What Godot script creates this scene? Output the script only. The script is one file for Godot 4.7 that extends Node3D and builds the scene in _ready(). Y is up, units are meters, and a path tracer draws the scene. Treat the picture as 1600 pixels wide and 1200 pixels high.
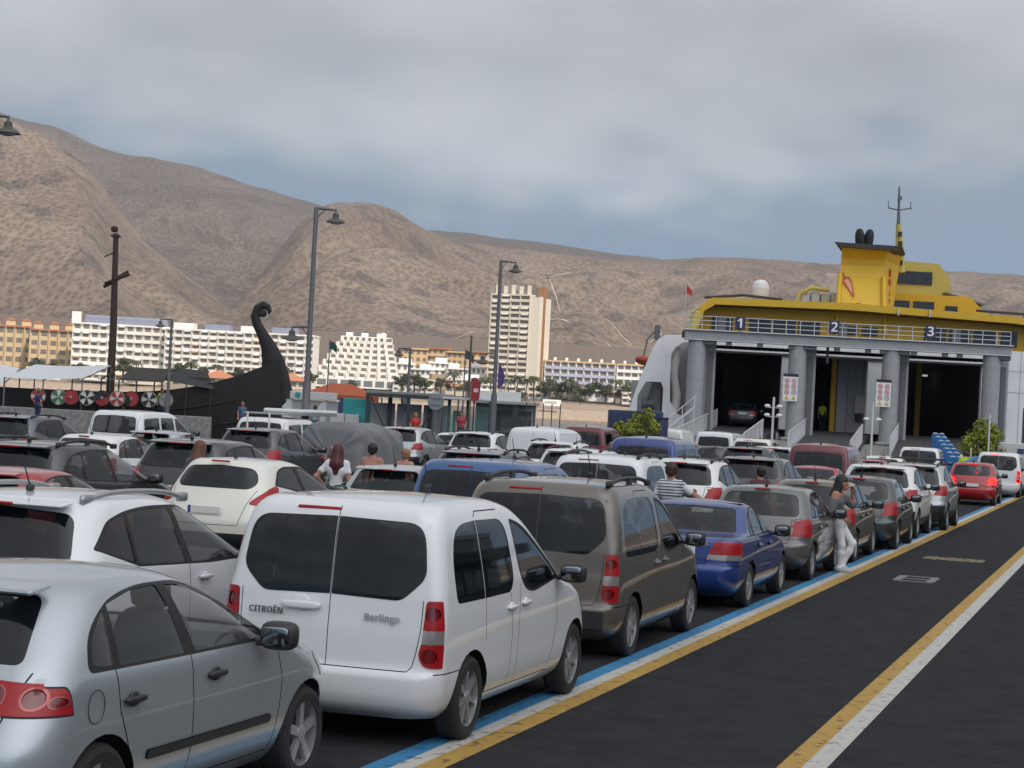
extends Node3D
# A ferry port seen from the queue: lanes of cars, the ferry at its ramp, a longship at the quay, a town and dry hills beyond.
const YAW := 0.31763        # the lanes run this far to the right of the view
var M := {}
var models := {}

func lane(lat: float, along: float, y := 0.0) -> Vector3:      # a point on the quay measured across and along the lanes
	return Basis(Vector3.UP, -YAW) * Vector3(lat, y, -along)

func _ready() -> void:
	# camera
	var cam := Camera3D.new()
	cam.name = "camera"
	cam.fov = 22.62; cam.near = 0.1; cam.far = 12000.0
	cam.transform = Transform3D(Basis(Vector3.RIGHT, deg_to_rad(0.734)) * Basis(Vector3.BACK, deg_to_rad(3.0)), Vector3(0, 2.5, 0))
	add_child(cam)
	cam.current = true
	# sky, sun, exposure
	var we := WorldEnvironment.new()
	we.name = "environment"
	var e := Environment.new()
	e.background_mode = Environment.BG_SKY
	e.sky = Sky.new()
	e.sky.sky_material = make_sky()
	e.tonemap_mode = Environment.TONE_MAPPER_LINEAR
	e.tonemap_exposure = 1.0
	e.sdfgi_enabled = true; e.ssao_enabled = true; e.ssil_enabled = true
	e.fog_enabled = true; e.fog_density = 0.00006; e.fog_light_color = Color(0.72, 0.76, 0.82)
	we.environment = e
	add_child(we)
	var sun := DirectionalLight3D.new()
	sun.name = "sun"
	sun.light_energy = 1.0; sun.light_angular_distance = 0.6; sun.light_color = Color(1.0, 0.95, 0.88)
	sun.shadow_enabled = true
	sun.rotation = Vector3(deg_to_rad(-44), deg_to_rad(30), 0)
	add_child(sun)
	make_materials()
	build_setting()
	build_town()
	build_quayside()
	build_ship()
	build_ferry()
	build_cars()
	build_people()

func make_sky() -> PanoramaSkyMaterial:
	var w := 2048
	var h := 1024
	var f := FastNoiseLite.new()
	f.seed = 11; f.noise_type = FastNoiseLite.TYPE_SIMPLEX_SMOOTH; f.frequency = 1.0; f.fractal_octaves = 5; f.fractal_gain = 0.5
	var f2 := FastNoiseLite.new()
	f2.seed = 5; f2.noise_type = FastNoiseLite.TYPE_SIMPLEX_SMOOTH; f2.frequency = 1.0; f2.fractal_octaves = 3
	var im := Image.create(w, h, false, Image.FORMAT_RGBF)
	var ramp := [[3.5, Color(0.225, 0.335, 0.475)], [5.6, Color(0.225, 0.305, 0.415)], [7.2, Color(0.335, 0.405, 0.485)], [9.0, Color(0.455, 0.485, 0.53)], [14.0, Color(0.515, 0.53, 0.56)], [30.0, Color(0.53, 0.54, 0.56)], [90.0, Color(0.56, 0.57, 0.59)]]
	# broad bright region added around the veiled sun, unseen, to light camera-facing sides
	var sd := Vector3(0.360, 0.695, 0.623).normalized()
	for j in range(0, h / 2 + 2):
		var el := (0.5 - (j + 0.5) / h) * PI
		var deg := rad_to_deg(el)
		var fine := deg < 40.0
		for i in range(0, w, 1):
			var az := fposmod((i + 0.5) / w + 0.5, 1.0) * TAU - PI
			var d := Vector3(sin(az) * cos(el), sin(el), -cos(az) * cos(el))
			# the cloud deck as a plane overhead, flattened towards the horizon
			var q := Vector2(d.x, d.z) / (maxf(d.y, 0.0) + 0.16)
			var c := f.get_noise_2d(q.x * 0.95 + 2.0, q.y * 0.95) if fine else f2.get_noise_2d(q.x * 0.95 + 2.0, q.y * 0.95)
			var c2 := f2.get_noise_2d(q.x * 1.7 + 30, q.y * 1.7)
			var t := deg + 0.3 + c * 2.8 + c2 * 1.2 + f.get_noise_2d(az * 14.0, deg * 0.35) * 1.2
			# bluish-grey thick cloud low down, paler and brighter higher up
			var k: Color = ramp[0][1]
			for m in ramp.size() - 1:
				if t >= ramp[m][0]: k = (ramp[m][1] as Color).lerp(ramp[m + 1][1], clampf((t - ramp[m][0]) / (ramp[m + 1][0] - ramp[m][0]), 0, 1))
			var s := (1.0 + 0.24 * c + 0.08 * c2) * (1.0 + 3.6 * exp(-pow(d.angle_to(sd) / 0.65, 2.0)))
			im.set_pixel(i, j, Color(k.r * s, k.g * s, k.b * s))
	for j in range(h / 2 + 2, h):
		for i in w: im.set_pixel(i, j, Color(0.1, 0.1, 0.1))
	var pm := PanoramaSkyMaterial.new()
	pm.panorama = ImageTexture.create_from_image(im)
	return pm
# ---------------------------------------------------------------- mesh helpers
class MB:
	var v := PackedVector3Array()
	var n := PackedVector3Array()
	var c := PackedColorArray()
	var col := Color.WHITE
	func tri(a: Vector3, b: Vector3, d: Vector3, na: Vector3, nb: Vector3, nd: Vector3) -> void:
		var g := (b - a).cross(d - a)
		if g.length_squared() < 1e-18: return
		if g.dot(na + nb + nd) > 0.0:
			v.append(a); v.append(d); v.append(b); n.append(na); n.append(nd); n.append(nb)
		else:
			v.append(a); v.append(b); v.append(d); n.append(na); n.append(nb); n.append(nd)
		c.append(col); c.append(col); c.append(col)
	func quad(a: Vector3, b: Vector3, d: Vector3, e: Vector3, out: Vector3) -> void:
		var g := (b - a).cross(e - a)
		if g.length_squared() < 1e-18: g = (d - b).cross(e - b)
		g = g.normalized()
		if g.dot(out) < 0.0: g = -g
		tri(a, b, d, g, g, g); tri(a, d, e, g, g, g)
	func flat(a: Vector3, b: Vector3, d: Vector3, out: Vector3) -> void:
		var g := (b - a).cross(d - a).normalized()
		if g.dot(out) < 0.0: g = -g
		tri(a, b, d, g, g, g)
	func box(o: Vector3, s: Vector3, bs := Basis.IDENTITY) -> void:
		var h := s * 0.5
		for ax in 3:
			var i := (ax + 1) % 3
			var j := (ax + 2) % 3
			for sg in [-1.0, 1.0]:
				var p := []
				for q in [[-1, -1], [1, -1], [1, 1], [-1, 1]]:
					var w := Vector3.ZERO
					w[ax] = h[ax] * sg; w[i] = h[i] * q[0]; w[j] = h[j] * q[1]
					p.append(o + bs * w)
				var nn := Vector3.ZERO
				nn[ax] = sg
				quad(p[0], p[1], p[2], p[3], bs * nn)
	func cbox(o: Vector3, s: Vector3, b: float, bs := Basis.IDENTITY) -> void:
		var h := s * 0.5
		b = minf(b, minf(h.x, minf(h.y, h.z)) * 0.9)
		for ax in 3:
			var i := (ax + 1) % 3
			var j := (ax + 2) % 3
			for sg in [-1.0, 1.0]:
				var p := []
				for q in [[-1, -1], [1, -1], [1, 1], [-1, 1]]:
					var w := Vector3.ZERO
					w[ax] = h[ax] * sg; w[i] = (h[i] - b) * q[0]; w[j] = (h[j] - b) * q[1]
					p.append(o + bs * w)
				var nn := Vector3.ZERO
				nn[ax] = sg
				quad(p[0], p[1], p[2], p[3], bs * nn)
			for si in [-1.0, 1.0]:
				for sj in [-1.0, 1.0]:
					var e0 := Vector3.ZERO
					var e1 := Vector3.ZERO
					e0[i] = h[i] * si; e0[j] = (h[j] - b) * sj; e1[i] = (h[i] - b) * si; e1[j] = h[j] * sj
					var l := Vector3.ZERO
					l[ax] = h[ax] - b
					quad(o + bs * (e0 - l), o + bs * (e0 + l), o + bs * (e1 + l), o + bs * (e1 - l), bs * (e0 + e1))
		for a in [-1.0, 1.0]:
			for d in [-1.0, 1.0]:
				for e in [-1.0, 1.0]:
					var k := Vector3(a, d, e)
					var m := h - Vector3(b, b, b)
					flat(o + bs * (k * Vector3(h.x, m.y, m.z)), o + bs * (k * Vector3(m.x, h.y, m.z)), o + bs * (k * Vector3(m.x, m.y, h.z)), bs * k)
	# smooth closed or open sheet from rows of points
	func sheet(rows: Array, out_hint: Callable) -> void:
		var nr := rows.size()
		var nc: int = rows[0].size()
		var nrm := []
		for i in nr:
			var a := PackedVector3Array()
			for j in nc:
				var du: Vector3 = rows[mini(i + 1, nr - 1)][j] - rows[maxi(i - 1, 0)][j]
				var dv: Vector3 = rows[i][mini(j + 1, nc - 1)] - rows[i][maxi(j - 1, 0)]
				if rows[i][0].distance_to(rows[i][nc - 1]) < 1e-6 and nc > 3:
					dv = rows[i][(j + 1) % nc if j < nc - 1 else 1] - rows[i][j - 1 if j > 0 else nc - 2]
				var g := du.cross(dv).normalized()
				var hint: Vector3 = out_hint.call(rows[i][j])
				if g.dot(hint) < 0.0: g = -g
				if g.length_squared() < 0.5: g = hint.normalized()
				a.append(g)
			nrm.append(a)
		for i in nr - 1:
			for j in nc - 1:
				tri(rows[i][j], rows[i][j + 1], rows[i + 1][j + 1], nrm[i][j], nrm[i][j + 1], nrm[i + 1][j + 1])
				tri(rows[i][j], rows[i + 1][j + 1], rows[i + 1][j], nrm[i][j], nrm[i + 1][j + 1], nrm[i + 1][j])
	func tube(pts: Array, rad, sides := 8, caps := true) -> void:
		var m := pts.size()
		var up := Vector3.UP
		var prev := []
		var prevn := []
		for i in m:
			var d: Vector3 = (pts[mini(i + 1, m - 1)] - pts[maxi(i - 1, 0)]).normalized()
			if i == 0 and absf(d.dot(up)) > 0.9: up = Vector3.RIGHT
			var sx := up.cross(d).normalized()
			up = d.cross(sx).normalized()
			var r: float = rad if rad is float or rad is int else rad[i]
			var ring := []
			var rn := []
			for k in sides:
				var an := TAU * k / sides
				var q := sx * cos(an) + up * sin(an)
				ring.append(pts[i] + q * r); rn.append(q)
			if i > 0:
				for k in sides:
					var k2 := (k + 1) % sides
					tri(prev[k], prev[k2], ring[k2], prevn[k], prevn[k2], rn[k2])
					tri(prev[k], ring[k2], ring[k], prevn[k], rn[k2], rn[k])
			if caps and (i == 0 or i == m - 1):
				var o := -d if i == 0 else d
				for k in sides: tri(pts[i], ring[k], ring[(k + 1) % sides], o, o, o)
			prev = ring; prevn = rn
	# profile of (radius, height) about the y axis of xf
	func lathe(prof: Array, seg: int, xf := Transform3D.IDENTITY) -> void:
		for i in prof.size() - 1:
			var p: Vector2 = prof[i]
			var q: Vector2 = prof[i + 1]
			var d := q - p
			var o := Vector2(d.y, -d.x).normalized()
			for k in seg:
				var a := TAU * k / seg
				var b := TAU * (k + 1) / seg
				var ca := Vector3(cos(a), 0, sin(a))
				var cb := Vector3(cos(b), 0, sin(b))
				var na := xf.basis * (ca * o.x + Vector3.UP * o.y)
				var nb := xf.basis * (cb * o.x + Vector3.UP * o.y)
				var A := xf * (ca * p.x + Vector3.UP * p.y)
				var B := xf * (cb * p.x + Vector3.UP * p.y)
				var C := xf * (cb * q.x + Vector3.UP * q.y)
				var D := xf * (ca * q.x + Vector3.UP * q.y)
				tri(A, B, C, na, nb, nb); tri(A, C, D, na, nb, na)
	# polygon in the xy plane of xf pushed from z0 to z1
	func prism(poly: PackedVector2Array, z0: float, z1: float, xf := Transform3D.IDENTITY) -> void:
		var ix := Geometry2D.triangulate_polygon(poly)
		for e in [[z0, Vector3(0, 0, -1)], [z1, Vector3(0, 0, 1)]]:
			var o: Vector3 = xf.basis * (e[1] * signf(z1 - z0))
			for k in range(0, ix.size(), 3):
				var t := []
				for m in 3: t.append(xf * Vector3(poly[ix[k + m]].x, poly[ix[k + m]].y, e[0]))
				tri(t[0], t[1], t[2], o, o, o)
		var ar := 0.0
		for k in poly.size(): ar += poly[k].cross(poly[(k + 1) % poly.size()])
		for k in poly.size():
			var a := poly[k]
			var b := poly[(k + 1) % poly.size()]
			var o2 := Vector2((b - a).y, -(b - a).x) * signf(ar)
			quad(xf * Vector3(a.x, a.y, z0), xf * Vector3(b.x, b.y, z0), xf * Vector3(b.x, b.y, z1), xf * Vector3(a.x, a.y, z1), xf.basis * Vector3(o2.x, o2.y, 0))
	func sup(o: Vector3, r: Vector3, e1 := 1.0, e2 := 1.0, bs := Basis.IDENTITY, nu := 14, nv := 8) -> void:
		var P := []
		var N := []
		for i in nv + 1:
			var ph := -PI / 2 + PI * i / nv
			var cp := pow(absf(cos(ph)), e1)
			var sp := pow(absf(sin(ph)), e1) * signf(sin(ph))
			var rp := []
			var rn := []
			for j in nu + 1:
				var th := TAU * j / nu
				var ct := pow(absf(cos(th)), e2) * signf(cos(th))
				var s_t := pow(absf(sin(th)), e2) * signf(sin(th))
				rp.append(o + bs * (Vector3(cp * ct, sp, cp * s_t) * r))
				var cq := pow(absf(cos(ph)), 2.0 - e1)
				var q := Vector3(cq * pow(absf(cos(th)), 2.0 - e2) * signf(cos(th)), pow(absf(sin(ph)), 2.0 - e1) * signf(sin(ph)), cq * pow(absf(sin(th)), 2.0 - e2) * signf(sin(th))) / r
				rn.append((bs * q).normalized())
			P.append(rp); N.append(rn)
		for i in nv:
			for j in nu:
				tri(P[i][j], P[i][j + 1], P[i + 1][j + 1], N[i][j], N[i][j + 1], N[i + 1][j + 1])
				tri(P[i][j], P[i + 1][j + 1], P[i + 1][j], N[i][j], N[i + 1][j + 1], N[i + 1][j])
	func mesh(colored := false) -> ArrayMesh:
		var a := []
		a.resize(Mesh.ARRAY_MAX)
		a[Mesh.ARRAY_VERTEX] = v; a[Mesh.ARRAY_NORMAL] = n
		if colored: a[Mesh.ARRAY_COLOR] = c
		var m := ArrayMesh.new()
		if v.size() > 0: m.add_surface_from_arrays(Mesh.PRIMITIVE_TRIANGLES, a)
		return m

# ---------------------------------------------------------------- materials
func L(r: float, g: float, b: float, a := 1.0) -> Color:      # linear base colour to what albedo_color expects
	var k := Color(r, g, b).linear_to_srgb()
	k.a = a
	return k
func mt(k: Color, rough := 0.6, metal := 0.0, coat := 0.0) -> StandardMaterial3D:
	var m := StandardMaterial3D.new()
	m.albedo_color = k; m.roughness = rough; m.metallic = metal
	if coat > 0.0:
		m.clearcoat_enabled = true; m.clearcoat = coat; m.clearcoat_roughness = 0.04
	return m
func glass(k: Color, alpha: float) -> StandardMaterial3D:
	var m := mt(Color(k.r, k.g, k.b, alpha), 0.03)
	m.transparency = BaseMaterial3D.TRANSPARENCY_ALPHA
	return m
func noise_tex(sd: int, freq: float, stops: Array, size := 512, oct := 4, kind := FastNoiseLite.TYPE_SIMPLEX_SMOOTH, contrast := 1.0) -> ImageTexture:
	var f := FastNoiseLite.new()
	f.seed = sd; f.frequency = freq; f.noise_type = kind; f.fractal_octaves = oct; f.fractal_type = FastNoiseLite.FRACTAL_FBM
	var src := f.get_seamless_image(size, size)
	var d := src.get_data()
	var out := PackedByteArray()
	out.resize(size * size * 3)
	var lut := PackedByteArray()
	lut.resize(768)
	for i in 256:
		var t := clampf((i / 255.0 - 0.5) * contrast + 0.5, 0.0, 1.0) * (stops.size() - 1)
		var a := mini(int(t), stops.size() - 2)
		var k: Color = stops[a].lerp(stops[a + 1], t - a)
		lut[i * 3] = int(k.r * 255); lut[i * 3 + 1] = int(k.g * 255); lut[i * 3 + 2] = int(k.b * 255)
	for i in size * size:
		var q := d[i] * 3
		out[i * 3] = lut[q]; out[i * 3 + 1] = lut[q + 1]; out[i * 3 + 2] = lut[q + 2]
	var im := Image.create_from_data(size, size, false, Image.FORMAT_RGB8, out)
	return ImageTexture.create_from_image(im)
func tri_tex(m: StandardMaterial3D, t: Texture2D, sc: float, world := true) -> StandardMaterial3D:
	m.albedo_texture = t
	m.uv1_triplanar = true; m.uv1_world_triplanar = world; m.uv1_scale = Vector3(sc, sc, sc)
	return m

# ---------------------------------------------------------------- scene tree helpers
var taken := {}
func numbered(s: String) -> String:
	if not taken.has(s):
		taken[s] = 0
		return s
	taken[s] += 1
	return "%s_%03d" % [s, taken[s]]
func tag(o: Node, label: String, category := "", group := "", kind := "") -> void:
	if label: o.set_meta("label", label)
	if category: o.set_meta("category", category)
	if group: o.set_meta("group", group)
	if kind: o.set_meta("kind", kind)
func thing(called: String, label: String, category: String, group := "", at := Vector3.ZERO, turn := 0.0) -> Node3D:
	var o := Node3D.new()
	o.name = numbered(called)
	add_child(o)
	o.position = at; o.rotation.y = turn
	tag(o, label, category, group)
	return o
func part(parent: Node, called: String, mesh: Mesh, m: Material, at := Vector3.ZERO, kind := "") -> MeshInstance3D:
	var o := MeshInstance3D.new()
	o.name = called; o.mesh = mesh; o.material_override = m; o.position = at
	if kind: o.set_meta("kind", kind)
	parent.add_child(o, true)
	return o
func pmb(parent: Node, called: String, mb: MB, m: Material, at := Vector3.ZERO) -> MeshInstance3D:
	return part(parent, called, mb.mesh(), m, at)
func struct(called: String, mesh: Mesh, m: Material, at := Vector3.ZERO) -> MeshInstance3D:
	var o := MeshInstance3D.new()
	o.name = numbered(called); o.mesh = mesh; o.material_override = m; o.position = at
	add_child(o)
	o.set_meta("kind", "structure")
	return o
func bx(parent: Node, called: String, o: Vector3, s: Vector3, m: Material, bevel := 0.0, bs := Basis.IDENTITY) -> MeshInstance3D:
	var mb := MB.new()
	if bevel > 0.0: mb.cbox(Vector3.ZERO, s, bevel, bs)
	else: mb.box(Vector3.ZERO, s, bs)
	return part(parent, called, mb.mesh(), m, o)
func tb(parent: Node, called: String, pts: Array, rad, m: Material, sides := 8) -> MeshInstance3D:
	var mb := MB.new()
	mb.tube(pts, rad, sides)
	return part(parent, called, mb.mesh(), m)
# polygon with rounded corners; each entry [x, y, radius]
func rp(pts: Array, n := 5) -> PackedVector2Array:
	var out := PackedVector2Array()
	var m := pts.size()
	for i in m:
		var p := Vector2(pts[i][0], pts[i][1])
		var r: float = pts[i][2] if pts[i].size() > 2 else 0.0
		if r <= 0.0:
			out.append(p); continue
		var a := Vector2(pts[(i - 1 + m) % m][0], pts[(i - 1 + m) % m][1])
		var b := Vector2(pts[(i + 1) % m][0], pts[(i + 1) % m][1])
		var p0 := p + (a - p).normalized() * minf(r, p.distance_to(a) * 0.49)
		var p1 := p + (b - p).normalized() * minf(r, p.distance_to(b) * 0.49)
		for k in n + 1:
			var t := float(k) / n
			out.append(p0.lerp(p, t).lerp(p.lerp(p1, t), t))
	return out
func rects(x0: float, y0: float, x1: float, y1: float, r := 0.0) -> PackedVector2Array:
	return rp([[x0, y0, r], [x1, y0, r], [x1, y1, r], [x0, y1, r]])
func disc(x: float, y: float, r: float, n := 20, ry := -1.0) -> PackedVector2Array:
	var o := PackedVector2Array()
	for k in n: o.append(Vector2(x + r * cos(TAU * k / n), y + (r if ry < 0 else ry) * sin(TAU * k / n)))
	return o
func make_materials() -> void:
	M.glass_clear = glass(L(0.03, 0.05, 0.05), 0.12)
	M.glass_mid = glass(L(0.006, 0.014, 0.016), 0.40)
	M.glass_dark = glass(L(0.003, 0.008, 0.011), 0.62)
	M.glass_tint = glass(L(0.002, 0.006, 0.009), 0.86)
	M.black_plastic = mt(L(0.022, 0.023, 0.025), 0.5)
	M.seam = mt(L(0.012, 0.012, 0.013), 0.6)
	M.lamp_red = mt(L(0.33, 0.005, 0.009), 0.3)
	M.lamp_clear = mt(L(0.36, 0.33, 0.32), 0.2, 0.5, 0.6)
	M.lamp_lit = mt(L(0.5, 0.02, 0.015), 0.2)
	M.lamp_lit.emission_enabled = true; M.lamp_lit.emission = Color(1.0, 0.10, 0.05); M.lamp_lit.emission_energy_multiplier = 1.6
	M.lamp_deep = mt(L(0.16, 0.004, 0.006), 0.2, 0.0, 1.0)
	M.lamp_ring = mt(L(0.36, 0.06, 0.06), 0.25, 0.5, 1.0)
	M.tyre = mt(L(0.018, 0.018, 0.019), 0.85)
	M.alloy = mt(L(0.42, 0.43, 0.44), 0.35, 0.6)
	M.satin = mt(L(0.40, 0.41, 0.42), 0.4, 0.7)
	M.dark_metal = mt(L(0.06, 0.06, 0.063), 0.5, 0.5)
	M.mirror = mt(L(0.22, 0.23, 0.24), 0.06, 1.0)
	M.plate = mt(L(0.72, 0.72, 0.70), 0.4)
	M.plate_blue = mt(L(0.02, 0.06, 0.30), 0.4)
	M.lining = mt(L(0.022, 0.022, 0.024), 0.9)
	M.seat = mt(L(0.075, 0.075, 0.08), 0.9)
	# paints
	M.white = mt(L(0.70, 0.715, 0.73), 0.35, 0.0, 1.0)
	M.white_b = mt(L(0.72, 0.72, 0.70), 0.4, 0.0, 0.8)
	M.white_c = mt(L(0.62, 0.63, 0.63), 0.45, 0.0, 0.6)
	M.cream = mt(L(0.70, 0.69, 0.62), 0.35, 0.0, 1.0)
	M.silver = mt(L(0.40, 0.44, 0.47), 0.36, 0.55, 1.0)
	M.silver_b = mt(L(0.42, 0.44, 0.46), 0.38, 0.5, 1.0)
	M.grey = mt(L(0.13, 0.132, 0.132), 0.38, 0.45, 1.0)
	M.grey_b = mt(L(0.20, 0.21, 0.22), 0.38, 0.45, 1.0)
	M.bronze = mt(L(0.125, 0.114, 0.100), 0.38, 0.4, 1.0)
	M.dark = mt(L(0.03, 0.032, 0.036), 0.35, 0.35, 1.0)
	M.charcoal = mt(L(0.055, 0.06, 0.066), 0.36, 0.4, 1.0)
	M.slate = mt(L(0.065, 0.075, 0.10), 0.36, 0.35, 1.0)
	M.blue = mt(L(0.018, 0.05, 0.22), 0.35, 0.35, 1.0)
	M.blue_b = mt(L(0.03, 0.10, 0.27), 0.4, 0.2, 0.8)
	M.navy = mt(L(0.02, 0.045, 0.20), 0.36, 0.3, 1.0)
	M.red = mt(L(0.36, 0.012, 0.016), 0.34, 0.1, 1.0)
	M.pink_red = mt(L(0.34, 0.03, 0.06), 0.4, 0.1, 0.8)
	M.maroon = mt(L(0.13, 0.012, 0.020), 0.35, 0.2, 1.0)
	M.teal_dark = mt(L(0.03, 0.045, 0.05), 0.36, 0.3, 1.0)
# ---------------------------------------------------------------- vehicles
# A body is rings of equal height: [height, rear end, front end, half width, rear corner, front corner], measured from the rear end.
func mono(xs: Array, ys: Array, x: float) -> float:
	var n := xs.size()
	if x <= xs[0]: return ys[0]
	if x >= xs[n - 1]: return ys[n - 1]
	var i := 0
	while x > xs[i + 1]: i += 1
	var sl := func(k: int) -> float: return (ys[k + 1] - ys[k]) / (xs[k + 1] - xs[k])
	var tg := func(k: int) -> float:
		if k == 0: return sl.call(0)
		if k == n - 1: return sl.call(n - 2)
		var a: float = sl.call(k - 1)
		var b: float = sl.call(k)
		return 0.0 if a * b <= 0.0 else 2.0 * a * b / (a + b)
	var h: float = xs[i + 1] - xs[i]
	var t: float = (x - xs[i]) / h
	var m0: float = tg.call(i)
	var m1: float = tg.call(i + 1)
	return (2 * t * t * t - 3 * t * t + 1) * ys[i] + (t * t * t - 2 * t * t + t) * h * m0 + (-2 * t * t * t + 3 * t * t) * ys[i + 1] + (t * t * t - t * t) * h * m1

var soup_p: PackedVector3Array      # (along, side, height) of the half body still uncut
var soup_n: PackedVector3Array
func body_half(d: Dictionary) -> void:
	var R: Array = d.rows
	var cols := []
	for k in 6:
		var a := []
		for r in R: a.append(r[k])
		cols.append(a)
	var zs := []
	for i in R.size() - 1:
		var m := maxi(2, int(ceil((R[i + 1][0] - R[i][0]) / 0.055)))
		for k in m: zs.append(lerpf(R[i][0], R[i + 1][0], float(k) / m))
	zs.append(R[-1][0])
	var rows := []
	var bowr: float = d.get("bowr", 0.05)
	var bowf: float = d.get("bowf", 0.16)
	var len: float = d.len
	var ring := func(z: float) -> PackedVector3Array:
		var q := []
		for k in range(1, 6): q.append(mono(cols[0], cols[k], z))
		var xr: float = q[0]
		var xf: float = q[1]
		var hw: float = q[2]
		var rr: float = q[3]
		var rf: float = q[4]
		var o := PackedVector3Array()
		for k in 7:
			var t := (hw - rr) * k / 7.0
			o.append(Vector3(xr + bowr * pow(t / hw, 2), t, z))
		for k in 7:
			var a := PI / 2 * k / 7.0
			var t := hw - rr + rr * sin(a)
			o.append(Vector3(xr + bowr * pow(t / hw, 2) + rr * (1 - cos(a)), t, z))
		var s0 := xr + bowr + rr
		var s1 := xf - bowf - rf * 1.3
		for k in 30: o.append(Vector3(lerpf(s0, s1, k / 30.0), hw, z))
		for k in 8:
			var a := PI / 2 * k / 8.0
			var t := hw - rf + rf * cos(a)
			o.append(Vector3(xf - bowf * pow(t / hw, 2) - rf * 1.3 * (1 - sin(a)), t, z))
		for k in 8:
			var t := (hw - rf) * (1 - k / 7.0)
			o.append(Vector3(xf - bowf * pow(t / hw, 2), t, z))
		for k in o.size():
			var e := clampf(absf(o[k].x - len * 0.5) / (len * 0.5), 0, 1)
			o[k].y *= 1.0 - d.get("barrel", 0.05) * e * e * e
		return o
	for z in zs: rows.append(ring.call(z))
	var top: PackedVector3Array = rows[-1]
	var x0: float = top[0].x
	var x1: float = top[top.size() - 1].x
	for k in range(1, 7):
		var q := sin(PI / 2 * k / 6.0)
		var o := PackedVector3Array()
		for p in top:
			var g := 1.0 - pow(absf((p.x - (x0 + x1) * 0.5) / ((x1 - x0) * 0.5)), 2.4)
			o.append(Vector3(p.x, p.y * (1 - k / 6.0), p.z + d.get("dome", 0.03) * q * maxf(g, 0.0)))
		rows.append(o)
	var nc: int = top.size()
	var nrm := []
	for i in rows.size():
		var a := PackedVector3Array()
		a.resize(nc)
		nrm.append(a)
	for i in rows.size() - 1:
		for j in nc - 1:
			var g: Vector3 = (rows[i + 1][j + 1] - rows[i][j]).cross(rows[i + 1][j] - rows[i][j + 1])
			nrm[i][j] += g; nrm[i + 1][j] += g; nrm[i][j + 1] += g; nrm[i + 1][j + 1] += g
	for i in rows.size():
		for j in nc:
			var g: Vector3 = nrm[i][j]
			if rows[i][j].y < 1e-4: g.y = 0.0
			var ctr := Vector3(len * 0.5, 0, 0.6)
			if g.dot(rows[i][j] - ctr) < 0: g = -g
			nrm[i][j] = g.normalized() if g.length_squared() > 1e-14 else Vector3(0, 0, 1)
	soup_p = PackedVector3Array()
	soup_n = PackedVector3Array()
	for i in rows.size() - 1:
		for j in nc - 1:
			for t in [[0, 0, 0, 1, 1, 1], [0, 0, 1, 1, 1, 0]]:
				var A: Vector3 = rows[i + t[0]][j + t[1]]
				var B: Vector3 = rows[i + t[2]][j + t[3]]
				var C: Vector3 = rows[i + t[4]][j + t[5]]
				if (B - A).cross(C - A).length_squared() < 1e-14: continue
				soup_p.append(A); soup_p.append(B); soup_p.append(C)
				soup_n.append(nrm[i + t[0]][j + t[1]]); soup_n.append(nrm[i + t[2]][j + t[3]]); soup_n.append(nrm[i + t[4]][j + t[5]])

func flat2(p: Vector3, how: String) -> Vector2:
	return Vector2(p.x, p.z) if how == "side" else Vector2(p.x, p.y) if how == "top" else Vector2(p.y, p.z)
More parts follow.
